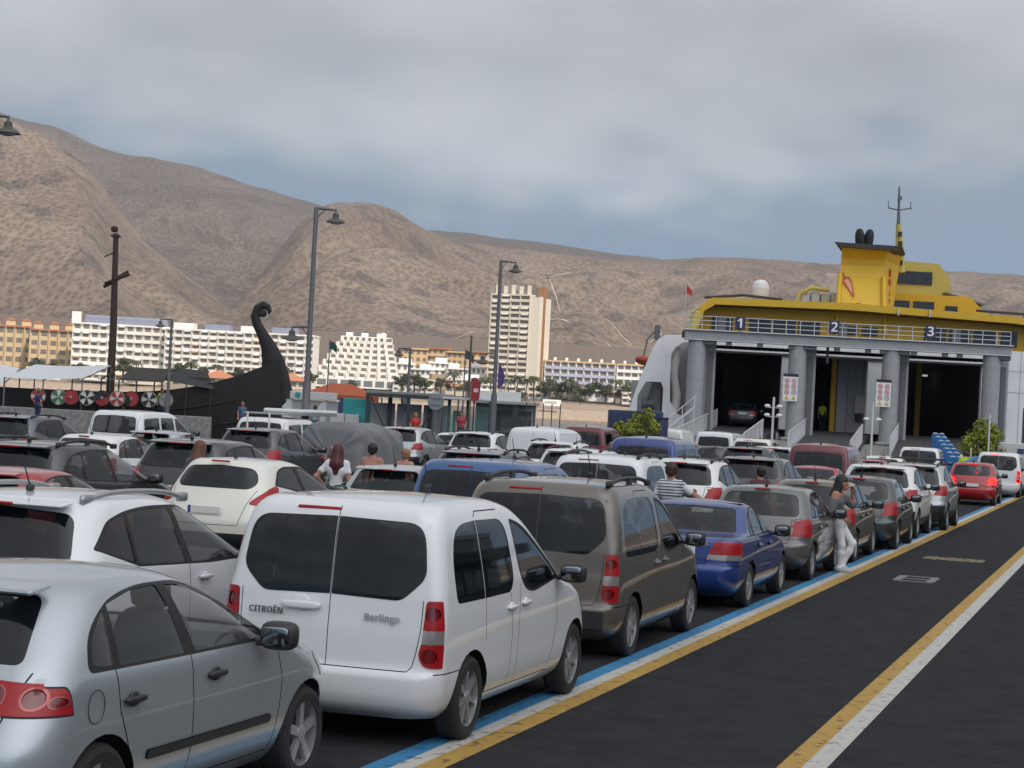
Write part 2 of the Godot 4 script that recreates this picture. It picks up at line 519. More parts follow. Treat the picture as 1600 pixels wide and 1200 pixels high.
# takes what lies inside the outline (seen from the side, the rear, the front or the top) out of the soup
func cut_out(how: String, poly: PackedVector2Array, lim: float) -> Array:
	var ip := PackedVector3Array()
	var inn := PackedVector3Array()
	var kp := PackedVector3Array()
	var kn := PackedVector3Array()
	var lo := poly[0]
	var hi := poly[0]
	for p in poly:
		lo = lo.min(p); hi = hi.max(p)
	var qp := soup_p
	var qn := soup_n
	var k := 0
	while k < qp.size():
		var A := qp[k]
		var B := qp[k + 1]
		var C := qp[k + 2]
		var n0 := qn[k]
		var n1 := qn[k + 1]
		var n2 := qn[k + 2]
		k += 3
		var a := flat2(A, how)
		var b := flat2(B, how)
		var c := flat2(C, how)
		var l := a.min(b).min(c)
		var h := a.max(b).max(c)
		var off := h.x < lo.x or h.y < lo.y or l.x > hi.x or l.y > hi.y
		if not off:
			var g := n0 + n1 + n2
			var mx := (A.x + B.x + C.x) / 3.0
			if how == "side": off = absf(g.y) < 0.45 or (lim > 0 and mx > lim)
			elif how == "rear": off = mx > lim or g.x > 0.6
			elif how == "front": off = mx < lim or g.x < 0.85
			elif how == "top": off = g.z < 0.5
		var area := (b - a).cross(c - a)
		if not off and absf(area) < 1e-8: off = true
		if off:
			kp.append(A); kp.append(B); kp.append(C); kn.append(n0); kn.append(n1); kn.append(n2)
			continue
		var t := PackedVector2Array([a, b, c]) if area > 0 else PackedVector2Array([a, c, b])
		var ins := Geometry2D.intersect_polygons(t, poly)
		if ins.is_empty():
			kp.append(A); kp.append(B); kp.append(C); kn.append(n0); kn.append(n1); kn.append(n2)
			continue
		var outs := Geometry2D.clip_polygons(t, poly)
		if outs.is_empty():
			ip.append(A); ip.append(B); ip.append(C); inn.append(n0); inn.append(n1); inn.append(n2)
			continue
		var hole := false
		for o in outs:
			var ar := 0.0
			for m in o.size(): ar += o[m].cross(o[(m + 1) % o.size()])
			hole = hole or ar < 0.0
		if hole:
			var D := (A + B) * 0.5
			var E := (B + C) * 0.5
			var G := (C + A) * 0.5
			var nd := (n0 + n1).normalized()
			var ne := (n1 + n2).normalized()
			var ng := (n2 + n0).normalized()
			for w in [[A, D, G, n0, nd, ng], [D, B, E, nd, n1, ne], [G, E, C, ng, ne, n2], [D, E, G, nd, ne, ng]]:
				for m in 3:
					qp.append(w[m]); qn.append(w[m + 3])
			continue
		for pc in ins:
			var r: Array = tri_back(pc, a, b, c, area, A, B, C, n0, n1, n2)
			ip.append_array(r[0]); inn.append_array(r[1])
		for pc in outs:
			var r: Array = tri_back(pc, a, b, c, area, A, B, C, n0, n1, n2)
			kp.append_array(r[0]); kn.append_array(r[1])
	soup_p = kp
	soup_n = kn
	return [ip, inn]
func tri_back(pc: PackedVector2Array, a: Vector2, b: Vector2, c: Vector2, area: float, A: Vector3, B: Vector3, C: Vector3, n0: Vector3, n1: Vector3, n2: Vector3) -> Array:
	var tp := PackedVector3Array()
	var tn := PackedVector3Array()
	for m in Geometry2D.triangulate_polygon(pc):
		var p := pc[m]
		var v := (p - a).cross(c - a) / area
		var w := (b - a).cross(p - a) / area
		tp.append(A + (B - A) * v + (C - A) * w)
		tn.append((n0 * (1 - v - w) + n1 * v + n2 * w).normalized())
	return [tp, tn]
# body coordinates (along, side, height) to the car's own: side is x, forward is -z
func cc(p: Vector3, len: float, sd := 1.0) -> Vector3: return Vector3(p.y * sd, p.z, len * 0.5 - p.x)
func half_to(mb: MB, ps: PackedVector3Array, ns: PackedVector3Array, len: float, sd: float, push := 0.0) -> void:
	for k in range(0, ps.size(), 3):
		var q := []
		var m := []
		for i in 3:
			var nn := Vector3(ns[k + i].y * sd, ns[k + i].z, -ns[k + i].x)
			q.append(cc(ps[k + i], len, sd) + nn * push); m.append(nn)
		mb.tri(q[0], q[1], q[2], m[0], m[1], m[2])

# where the half body lies at a given place on its side
func side_at(s: float, z: float) -> float:
	var best := 0.0
	var bd := 1e9
	for p in soup_p:
		var e := absf(p.x - s) + absf(p.z - z)
		if e < bd:
			bd = e; best = p.y
	return best

func make_wheel(r: float, w: float, style: int) -> Array:
	var t := MB.new()
	var h := w * 0.5
	var xf := Transform3D(Basis(Vector3.BACK, PI / 2), Vector3.ZERO)
	var ri := r * 0.68
	t.lathe([Vector2(ri, -h * 0.9), Vector2(r * 0.86, -h), Vector2(r * 0.96, -h * 0.86), Vector2(r, -h * 0.6), Vector2(r, h * 0.6), Vector2(r * 0.96, h * 0.86), Vector2(r * 0.86, h), Vector2(ri, h * 0.9)], 30, xf)
	var m := MB.new()
	# barrel and lip
	m.lathe([Vector2(ri, -h * 0.85), Vector2(ri * 0.97, h * 0.2), Vector2(ri * 0.96, h * 0.86), Vector2(ri * 1.0, h * 0.95), Vector2(ri * 1.03, h * 0.9)], 30, xf)
	var hub := Transform3D(Basis(Vector3.BACK, -PI / 2), Vector3.ZERO)
	m.lathe([Vector2(r * 0.19, h * 0.3), Vector2(r * 0.17, h * 0.78), Vector2(r * 0.06, h * 0.86), Vector2(0, h * 0.86)], 14, hub)
	var n: int = [5, 8, 7, 10][style]
	var sw: float = [0.17, 0.085, 0.13, 0.09][style]
	for k in n:
		var a := TAU * k / n
		for sgn in ([-1.0, 1.0] if style == 1 else [0.0]):
			var bs := Basis(Vector3.RIGHT, a)
			var pts := PackedVector2Array([Vector2(r * (0.04 * sgn) - r * sw * 0.5, r * 0.12), Vector2(r * (0.04 * sgn) + r * sw * 0.5, r * 0.12), Vector2(r * (0.07 * sgn) + r * sw * 0.62, ri * 0.98), Vector2(r * (0.07 * sgn) - r * sw * 0.62, ri * 0.98)])
			m.prism(pts, h * 0.45, h * 0.72, Transform3D(bs * Basis(Vector3.UP, PI / 2), Vector3.ZERO))
	return [t.mesh(), m.mesh(), ri]

func car_model(d: Dictionary) -> Node3D:
	var root := Node3D.new()
	var len: float = d.len
	body_half(d)
	var rw: float = d.wheel
	var wf: float = len - d.fo
	var wr: float = wf - d.wb
	var whole_p := soup_p
	for s in [wr, wf]:
		cut_out("side", disc(s, rw * 0.98, rw + 0.055, 28), 0.0)
	var lamps := 0
	for k in d.cuts:
		# [part, projection, outline, material, inset, limit]
		var r: Array = cut_out(k[1], k[2], k[5] if k.size() > 5 else (len * 0.4 if k[1] == "rear" else len * 0.5 if k[1] == "front" else 0.0))
		if r[0].is_empty(): continue
		if k[0] == "split":
			soup_p.append_array(r[0]); soup_n.append_array(r[1])
			continue
		var inset: float = k[4] if k.size() > 4 else 0.004
		var both: bool = k[1] == "side" or k[0] in ["taillight", "headlight", "lamp_reflector", "lamp_ring", "upper_taillight", "lower_taillight", "taillight_lens", "reversing_lens", "lamp_border"]
		if both and k[0] != "door_seam" and k[0] != "lower_trim" and k[0] != "window_surround" and k[0] != "rear_bumper":
			for sd in [1.0, -1.0]:
				var old: MeshInstance3D = null
				for ch in root.get_children():
					if ch.has_meta("sd") and ch.get_meta("sd") == sd and ch.get_meta("cut") == k[0] and (k[0] in ["taillight", "headlight"]) and ch.get_meta("mk") == k[3]: old = ch
				var mb := MB.new()
				half_to(mb, r[0], r[1], len, sd, -inset)
				if old:
					var bigger := MB.new()
					bigger.v = old.mesh.surface_get_arrays(0)[Mesh.ARRAY_VERTEX]
					bigger.n = old.mesh.surface_get_arrays(0)[Mesh.ARRAY_NORMAL]
					bigger.v.append_array(mb.v); bigger.n.append_array(mb.n)
					old.mesh = bigger.mesh()
				else:
					var o := pmb(root, k[0], mb, M[k[3]] if M.has(k[3]) else null)
					o.set_meta("sd", sd); o.set_meta("cut", k[0]); o.set_meta("mk", k[3])
		else:
			var old2: MeshInstance3D = null
			for ch in root.get_children():
				if ch.has_meta("cut") and ch.get_meta("cut") == k[0] and ch.get_meta("mk") == k[3]: old2 = ch
			var mb := MB.new()
			if old2:
				mb.v = old2.mesh.surface_get_arrays(0)[Mesh.ARRAY_VERTEX]
				mb.n = old2.mesh.surface_get_arrays(0)[Mesh.ARRAY_NORMAL]
				mb.c.resize(0)
			for sd in [1.0, -1.0]: half_to(mb, r[0], r[1], len, sd, -inset)
			if old2: old2.mesh = mb.mesh()
			else:
				var o := pmb(root, k[0], mb, M[k[3]] if M.has(k[3]) else null)
				o.set_meta("cut", k[0]); o.set_meta("mk", k[3])
	var body := MB.new()
	var lining := MB.new()
	var lp := PackedVector3Array()
	var ln := PackedVector3Array()
	for k in range(0, soup_p.size(), 3):
		if soup_p[k].z > 0.6 and soup_p[k + 1].z > 0.6:
			for i in 3:
				lp.append(soup_p[k + i]); ln.append(-soup_n[k + i])
	for sd in [1.0, -1.0]:
		half_to(body, soup_p, soup_n, len, sd)
		half_to(lining, lp, ln, len, sd, 0.03)
	var b := pmb(root, "body", body, null)
	b.set_meta("cut", "body"); b.set_meta("mk", "paint")
	pmb(root, "interior_lining", lining, M.lining)
	# underbody with the wheel housings
	var hw: float = d.hw
	var ub := MB.new()
	ub.box(Vector3(0, 0.46, 0), Vector3(2 * (hw - 0.24), 0.5, len - 0.75))
	pmb(root, "underbody", ub, M.black_plastic)
	# seats
	if d.get("seats", true):
		var zs: float = d.get("seat_z", 0.62)
		var sl: Array = d.get("seat_s", [len * 0.52, len * 0.30])
		for q in sl.size():
			for t in [-0.37, 0.37]:
				var sm := MB.new()
				var o := cc(Vector3(sl[q], t, zs), len)
				sm.sup(o + Vector3(0, 0.33, 0.05), Vector3(0.25, 0.33, 0.08), 0.5, 0.5, Basis(Vector3.RIGHT, 0.2), 12, 8)
				sm.sup(o + Vector3(0, 0.02, -0.26), Vector3(0.25, 0.09, 0.27), 0.5, 0.5, Basis.IDENTITY, 12, 6)
				sm.sup(o + Vector3(0, 0.74, 0.13), Vector3(0.13, 0.09, 0.05), 0.6, 0.6, Basis.IDENTITY, 10, 6)
				pmb(root, "seat", sm, M.seat)
		var ds := MB.new()
		ds.cbox(cc(Vector3(d.dash[0], 0, d.dash[1] - 0.13), len), Vector3(hw * 1.6, 0.26, 0.5), 0.08)
		pmb(root, "dashboard", ds, M.seat)
		var sw := MB.new()
		var sc := cc(Vector3(d.dash[0] - 0.42, -0.37, d.dash[1] - 0.02), len)
		var sp := []
		for k in 17: sp.append(sc + Basis(Vector3.RIGHT, -0.5) * Vector3(0.18 * cos(TAU * k / 16), 0.18 * sin(TAU * k / 16), 0))
		sw.tube(sp, 0.015, 6, false)
		pmb(root, "steering_wheel", sw, M.black_plastic)
	# wheels
	var wh := make_wheel(rw, 0.2, d.get("rim", 0))
	for s in [wr, wf]:
		for sd in [1.0, -1.0]:
			var o := part(root, "wheel", wh[0], M.tyre, cc(Vector3(s, (hw - 0.115) * sd, rw), len))
			if sd < 0: o.rotation.y = PI
			part(o, "rim", wh[1], M[d.get("rim_mat", "alloy")])
			var bd := MB.new()
			bd.lathe([Vector2(wh[2], 0.0), Vector2(0, 0.0)], 20, Transform3D(Basis(Vector3.BACK, -PI / 2), Vector3(0.0, 0, 0)))
			part(o, "brake_disc", bd.mesh(), M.dark_metal)
	# mirrors
	if d.has("mirror"):
		for sd in [1.0, -1.0]:
			var mm := MB.new()
			var o := cc(Vector3(d.mirror[0], d.mirror[1] * sd, d.mirror[2]), len)
			mm.sup(o, Vector3(0.115, 0.085, 0.075), 0.55, 0.7, Basis(Vector3.UP, 0.15 * sd), 16, 10)
			mm.cbox(o + Vector3(-0.13 * sd, -0.045, 0.0), Vector3(0.12, 0.05, 0.05), 0.015)
			var mo := pmb(root, "wing_mirror", mm, M.black_plastic)
			var mg := MB.new()
			mg.sup(o + Vector3(0.0, 0.0, 0.066), Vector3(0.084, 0.058, 0.012), 0.4, 0.8, Basis(Vector3.UP, 0.15 * sd), 14, 6)
			pmb(mo, "mirror_glass", mg, M.mirror)
	# door handles
	for hpos in d.get("handles", []):
		for sd in [1.0, -1.0]:
			var hm := MB.new()
			var o := cc(Vector3(hpos[0], (hpos[2] + 0.016) * sd, hpos[1]), len)
			hm.sup(o, Vector3(0.02, 0.018, 0.105), 0.5, 0.5, Basis.IDENTITY, 10, 6)
			hm.sup(o - Vector3(0.012 * sd, 0, 0), Vector3(0.012, 0.04, 0.045), 0.7, 0.8, Basis.IDENTITY, 10, 6)
			var ho := pmb(root, "door_handle", hm, null if d.get("handle_mat", "paint") == "paint" else M[d.handle_mat])
			if d.get("handle_mat", "paint") == "paint":
				ho.set_meta("mk", "paint")
	# roof rails
	if d.has("rails"):
		var q: Array = d.rails    # s0, s1, t, z0, z1 heights at ends, rise
		for sd in [1.0, -1.0]:
			var rm := MB.new()
			var pts := []
			for k in 13:
				var t := k / 12.0
				pts.append(cc(Vector3(lerpf(q[0], q[1], t), q[2] * sd, lerpf(q[3], q[4], t) + q[5] * (1.0 - pow(absf(2.0 * t - 1.0), 3.0))), len))
			rm.tube(pts, 0.022, 8)
			for t in ([0.03, 0.5, 0.97] if d.get("rail_mat", "black_plastic") == "black_plastic" else [0.03, 0.97]):
				var pp := cc(Vector3(lerpf(q[0], q[1], t), q[2] * sd, lerpf(q[3], q[4], t) + 0.02), len)
				rm.sup(pp, Vector3(0.026, 0.06 if t == 0.5 else 0.04, 0.055 if t == 0.5 else 0.09), 0.5, 0.6, Basis.IDENTITY, 10, 6)
			pmb(root, "roof_rail", rm, M[d.get("rail_mat", "black_plastic")])
	if d.has("aerial"):
		var am := MB.new()
		var o := cc(Vector3(d.aerial[0], 0, d.aerial[1]), len)
		am.sup(o + Vector3(0, 0.015, 0), Vector3(0.03, 0.03, 0.045), 0.8, 0.9, Basis.IDENTITY, 10, 6)
		var al: float = d.aerial[2]
		if al > 0.1: am.tube([o + Vector3(0, 0.02, 0), o + Vector3(0, 0.02 + al * 0.88, al * 0.5)], [0.008, 0.004], 6)
		else: am.sup(o + Vector3(0, 0.04, 0.02), Vector3(0.008, 0.05, 0.05), 1.0, 1.0)
		pmb(root, "roof_aerial", am, M.black_plastic)
	if d.has("plate"):
		var pm := MB.new()
		var o := cc(Vector3(d.plate[0], d.plate[2] if d.plate.size() > 2 else 0.0, d.plate[1]), len)
		pm.cbox(o + Vector3(0, 0, 0.008), Vector3(0.52, 0.11, 0.014), 0.004)
		var po := pmb(root, "number_plate", pm, M.plate)
		var bl := MB.new()
		bl.box(o + Vector3(-0.235, 0, 0.0165), Vector3(0.045, 0.105, 0.003))
		pmb(po, "blue_band", bl, M.plate_blue)
	if d.has("third"):
		var tm := MB.new()
		tm.cbox(cc(Vector3(d.third[0], d.third[2], d.third[1]), len), Vector3(d.third[3], 0.026, 0.03), 0.01)
		pmb(root, "brake_light", tm, M.lamp_red)
	if d.has("wiper"):
		var wm := MB.new()
		var q: Array = d.wiper
		wm.tube([cc(Vector3(q[0], q[2], q[1]), len), cc(Vector3(q[3], q[5], q[4]), len)], [0.014, 0.008], 6)
		wm.sup(cc(Vector3(q[0], q[2], q[1]), len), Vector3(0.035, 0.03, 0.03), 0.8, 0.8, Basis.IDENTITY, 10, 6)
		pmb(root, "rear_wiper", wm, M.black_plastic)
	if d.has("spoiler"):
		var sm := MB.new()
		sm.cbox(cc(Vector3(d.spoiler[0], 0, d.spoiler[1]), len), Vector3(d.spoiler[2], 0.028, 0.2), 0.012, Basis(Vector3.RIGHT, 0.12))
		var so := pmb(root, "roof_spoiler", sm, null)
		so.set_meta("mk", "paint")
	if d.has("exhaust"):
		var em := MB.new()
		em.tube([cc(Vector3(0.45, d.exhaust, 0.24), len), cc(Vector3(0.12, d.exhaust, 0.23), len)], 0.028, 10, false)
		pmb(root, "exhaust_pipe", em, M.dark_metal)
	for ch in root.get_children():
		if ch.has_meta("sd"): ch.remove_meta("sd")
		if ch.has_meta("cut"): ch.remove_meta("cut")
	return root
# a line of given half width as outlines to cut
func seam(pts: Array, w := 0.0045) -> Array:
	var l := PackedVector2Array()
	for p in pts: l.append(Vector2(p[0], p[1]))
	return Array(Geometry2D.offset_polyline(l, w, Geometry2D.JOIN_MITER, Geometry2D.END_BUTT))
func seams(list: Array, how: String, w := 0.0045, lim := 0.0) -> Array:
	var out := []
	for pts in list:
		for pl in seam(pts, w):
			var k := ["door_seam" if how == "side" else "tailgate_seam", how, pl, "seam", 0.008]
			if lim != 0.0: k.append(lim)
			out.append(k)
	return out
func car_defs() -> Dictionary:
	var D := {}
	# small rounded hatchback
	D.hatch = {len = 3.95, hw = 0.85, wheel = 0.30, wb = 2.46, fo = 0.80, dome = 0.035, rim = 0, dash = [2.72, 0.97], seat_z = 0.5, bowf = 0.2, bowr = 0.07, mirror = [2.42, 0.97, 1.0], handles = [[0.95, 0.80, 0.85], [1.86, 0.83, 0.85]], handle_mat = "black_plastic", aerial = [0.80, 1.43, 0.35], plate = [0.005, 0.62], spoiler = [0.47, 1.378, 1.12], third = [0.375, 1.362, 0.0, 0.26], wiper = [0.30, 0.99, 0.0, 0.33, 1.06, 0.34],
		rows = [[0.18, 0.25, 3.75, 0.70, 0.3, 0.4], [0.28, 0.08, 3.88, 0.79, 0.28, 0.42], [0.45, 0.0, 3.94, 0.84, 0.27, 0.42], [0.58, 0.01, 3.95, 0.85, 0.26, 0.42], [0.70, 0.06, 3.88, 0.852, 0.25, 0.42], [0.80, 0.11, 3.72, 0.845, 0.24, 0.4], [0.88, 0.15, 3.45, 0.84, 0.23, 0.36], [0.94, 0.18, 3.18, 0.828, 0.23, 0.32], [0.98, 0.20, 2.98, 0.815, 0.23, 0.3], [1.10, 0.30, 2.68, 0.782, 0.24, 0.28], [1.22, 0.40, 2.40, 0.74, 0.26, 0.28], [1.32, 0.485, 2.14, 0.69, 0.27, 0.28], [1.375, 0.54, 1.96, 0.645, 0.28, 0.28], [1.405, 0.61, 1.82, 0.59, 0.28, 0.28]],
		cuts = [["side_window", "side", rp([[0.60, 1.0, 0.06], [0.64, 1.14, 0.1], [0.80, 1.26, 0.02], [0.80, 0.985, 0.02]]), "glass_clear"],
			["side_window", "side", rp([[0.86, 0.98, 0.02], [0.855, 1.285, 0.02], [1.15, 1.34, 0.1], [1.42, 1.35, 0.02], [1.55, 0.975, 0.02]]), "glass_clear"],
			["side_window", "side", rp([[1.66, 0.975, 0.02], [1.51, 1.345, 0.02], [1.78, 1.325, 0.15], [2.12, 1.21, 0.2], [2.58, 1.0, 0.04], [2.52, 0.975, 0.02]]), "glass_clear"],
			["window_surround", "side", rp([[0.56, 0.965, 0.06], [0.60, 1.15, 0.15], [0.84, 1.305, 0.15], [1.2, 1.365, 0.2], [1.75, 1.36, 0.25], [2.14, 1.235, 0.3], [2.76, 0.965, 0.02], [2.5, 0.955]]), "seam", -0.001],
			["rear_window", "rear", rp([[-0.2, 1.02], [0.60, 1.02, 0.05], [0.52, 1.34, 0.06], [-0.2, 1.36]]), "glass_dark"],
			["windshield", "front", rp([[-0.2, 0.985], [0.70, 0.985, 0.05], [0.56, 1.345, 0.06], [-0.2, 1.375]]), "glass_clear"],
			["lamp_reflector", "rear", disc(0.52, 0.875, 0.046, 20), "lamp_deep", 0.004, 0.45], ["lamp_ring", "rear", disc(0.52, 0.875, 0.058, 20), "lamp_ring", -0.006, 0.45],
			["lamp_reflector", "rear", disc(0.70, 0.87, 0.046, 20), "lamp_deep", 0.004, 0.45], ["lamp_ring", "rear", disc(0.70, 0.87, 0.058, 20), "lamp_ring", -0.006, 0.45],
			["lamp_reflector", "rear", disc(0.785, 0.85, 0.024, 16), "lamp_deep", 0.004, 0.5], ["lamp_ring", "rear", disc(0.785, 0.85, 0.032, 16), "lamp_ring", -0.006, 0.5],
			["taillight", "rear", rp([[0.40, 0.79, 0.02], [0.95, 0.79], [0.95, 0.93], [0.41, 0.955, 0.02]]), "lamp_red", -0.004, 0.30],
			["taillight", "side", rp([[-0.1, 0.79], [0.40, 0.79, 0.02], [0.38, 0.915, 0.03], [-0.1, 0.932]]), "lamp_red", -0.004, 0.5],
			["lamp_border", "side", rp([[-0.1, 0.78], [0.412, 0.78, 0.02], [0.39, 0.925, 0.03], [-0.1, 0.944]]), "seam", -0.001, 0.5],
			["headlight", "front", rp([[0.42, 0.62, 0.05], [0.95, 0.64], [0.95, 0.80], [0.52, 0.76, 0.05]]), "lamp_clear", -0.003],
			["side_molding", "side", rp([[1.12, 0.455, 0.02], [2.60, 0.455, 0.02], [2.60, 0.505, 0.02], [1.12, 0.505, 0.02]]), "black_plastic", -0.012],
			["grille", "front", rects(-0.2, 0.36, 0.5, 0.5, 0.04), "black_plastic"]]
			+ seams([[[0.81, 0.965], [0.84, 0.74], [0.95, 0.52], [1.10, 0.28]], [[1.60, 0.965], [1.63, 0.26]], [[2.66, 0.955], [2.74, 0.7], [2.70, 0.27]], [[1.1, 0.265], [2.7, 0.265]]], "side")
			+ seams([[[0.66, 0.99], [0.615, 0.86], [0.55, 0.62], [0.45, 0.535], [-0.2, 0.53]]], "rear")}
	# tall leisure van with two rear doors
	D.van = {len = 4.38, hw = 0.905, wheel = 0.315, wb = 2.73, fo = 0.89, dome = 0.03, rim = 2, dash = [3.05, 1.08], seat_z = 0.66, seat_s = [1.95, 1.0], bowf = 0.2, bowr = 0.035, barrel = 0.04, mirror = [2.86, 1.04, 1.13], handles = [[1.62, 0.93, 0.9], [1.98, 0.94, 0.9]], third = [0.205, 1.695, -0.17, 0.36], aerial = [2.0, 1.80, 0.3],
		rows = [[0.20, 0.18, 4.15, 0.76, 0.25, 0.4], [0.28, 0.04, 4.30, 0.85, 0.22, 0.4], [0.40, 0.0, 4.37, 0.895, 0.20, 0.4], [0.50, 0.0, 4.38, 0.905, 0.19, 0.4], [0.545, 0.015, 4.375, 0.905, 0.17, 0.4], [0.575, 0.05, 4.37, 0.905, 0.14, 0.4], [0.70, 0.06, 4.33, 0.907, 0.12, 0.42], [0.85, 0.065, 4.22, 0.907, 0.11, 0.42], [0.95, 0.075, 3.98, 0.905, 0.11, 0.38], [1.02, 0.08, 3.70, 0.90, 0.11, 0.34], [1.08, 0.085, 3.44, 0.895, 0.11, 0.30], [1.20, 0.10, 3.20, 0.88, 0.12, 0.28], [1.40, 0.125, 2.86, 0.845, 0.13, 0.28], [1.58, 0.155, 2.53, 0.808, 0.15, 0.28], [1.68, 0.19, 2.30, 0.772, 0.17, 0.28], [1.735, 0.24, 2.12, 0.73, 0.19, 0.3], [1.765, 0.31, 1.95, 0.675, 0.2, 0.3]],
		cuts = [["side_window", "side", rp([[0.40, 1.045, 0.06], [0.36, 1.30, 0.15], [0.44, 1.55, 0.2], [0.62, 1.62, 0.1], [0.93, 1.635], [0.985, 1.045]]), "glass_tint"],
			["side_window", "side", rp([[0.995, 1.045], [0.94, 1.635], [1.50, 1.63, 0.1], [1.62, 1.53, 0.1], [1.69, 1.15, 0.1], [1.60, 1.05, 0.06]]), "glass_tint"],
			["side_window", "side", rp([[1.86, 1.20, 0.12], [1.75, 1.60, 0.05], [2.02, 1.545, 0.2], [2.36, 1.37, 0.2], [2.86, 1.10, 0.06], [2.2, 1.03, 0.1], [1.98, 1.06, 0.15]]), "glass_tint"],
			["window_surround", "side", rp([[1.83, 1.20, 0.12], [1.72, 1.625, 0.05], [2.02, 1.57, 0.2], [2.38, 1.39, 0.2], [2.94, 1.09, 0.06], [2.2, 1.01, 0.1], [1.96, 1.04, 0.15]]), "seam", -0.001],
			["rear_window", "rear", rp([[0.007, 1.08, 0.01], [0.55, 1.065, 0.06], [0.73, 1.24, 0.08], [0.69, 1.55, 0.1], [0.61, 1.63, 0.08], [0.007, 1.645, 0.01]]), "glass_tint", -0.003],
			["windshield", "front", rp([[-0.2, 1.10], [0.72, 1.10, 0.05], [0.64, 1.62, 0.1], [-0.2, 1.68]]), "glass_clear"],
			["split", "side", rects(-0.2, 0.55, 0.165, 1.12), "seam"],
			["lamp_reflector", "rear", disc(0.795, 0.985, 0.05, 18), "lamp_deep", 0.006, 0.165], ["lamp_reflector", "rear", disc(0.785, 0.685, 0.052, 18), "lamp_deep", 0.006, 0.165],
			["upper_taillight", "rear", rp([[0.735, 0.87], [1.0, 0.87], [1.0, 1.08], [0.745, 1.08, 0.03]]), "lamp_red", -0.008, 0.165],
			["taillight_lens", "rear", rp([[0.73, 0.77], [1.0, 0.77], [1.0, 0.868], [0.735, 0.868]]), "lamp_clear", -0.006, 0.165],
			["lower_taillight", "rear", rp([[0.705, 0.68, 0.06], [0.76, 0.60, 0.04], [1.0, 0.60], [1.0, 0.768], [0.728, 0.768]]), "lamp_red", -0.008, 0.165],
			["headlight", "front", rp([[0.48, 0.72, 0.05], [0.98, 0.72], [0.98, 1.0], [0.6, 0.95, 0.1]]), "lamp_clear", -0.003],
			["grille", "front", rects(-0.2, 0.3, 0.5, 0.5, 0.04), "black_plastic"]]
			+ seams([[[1.60, 1.05], [1.66, 0.7], [1.62, 0.33]], [[1.00, 1.045], [1.03, 0.72]], [[1.84, 1.1], [1.82, 0.72], [1.80, 0.33]], [[2.82, 1.05], [2.88, 0.7], [2.72, 0.33]], [[1.1, 0.31], [2.74, 0.31]], [[0.93, 1.66], [1.0, 1.70], [1.50, 1.70]], [[0.1, 0.555], [0.55, 0.555]]], "side")
			+ seams([[[0.0, 0.56], [0.0, 1.72]], [[-0.1, 0.565], [0.63, 0.565], [0.665, 0.60], [0.685, 0.68], [0.715, 0.86], [0.72, 1.08]]], "rear", 0.0035)}
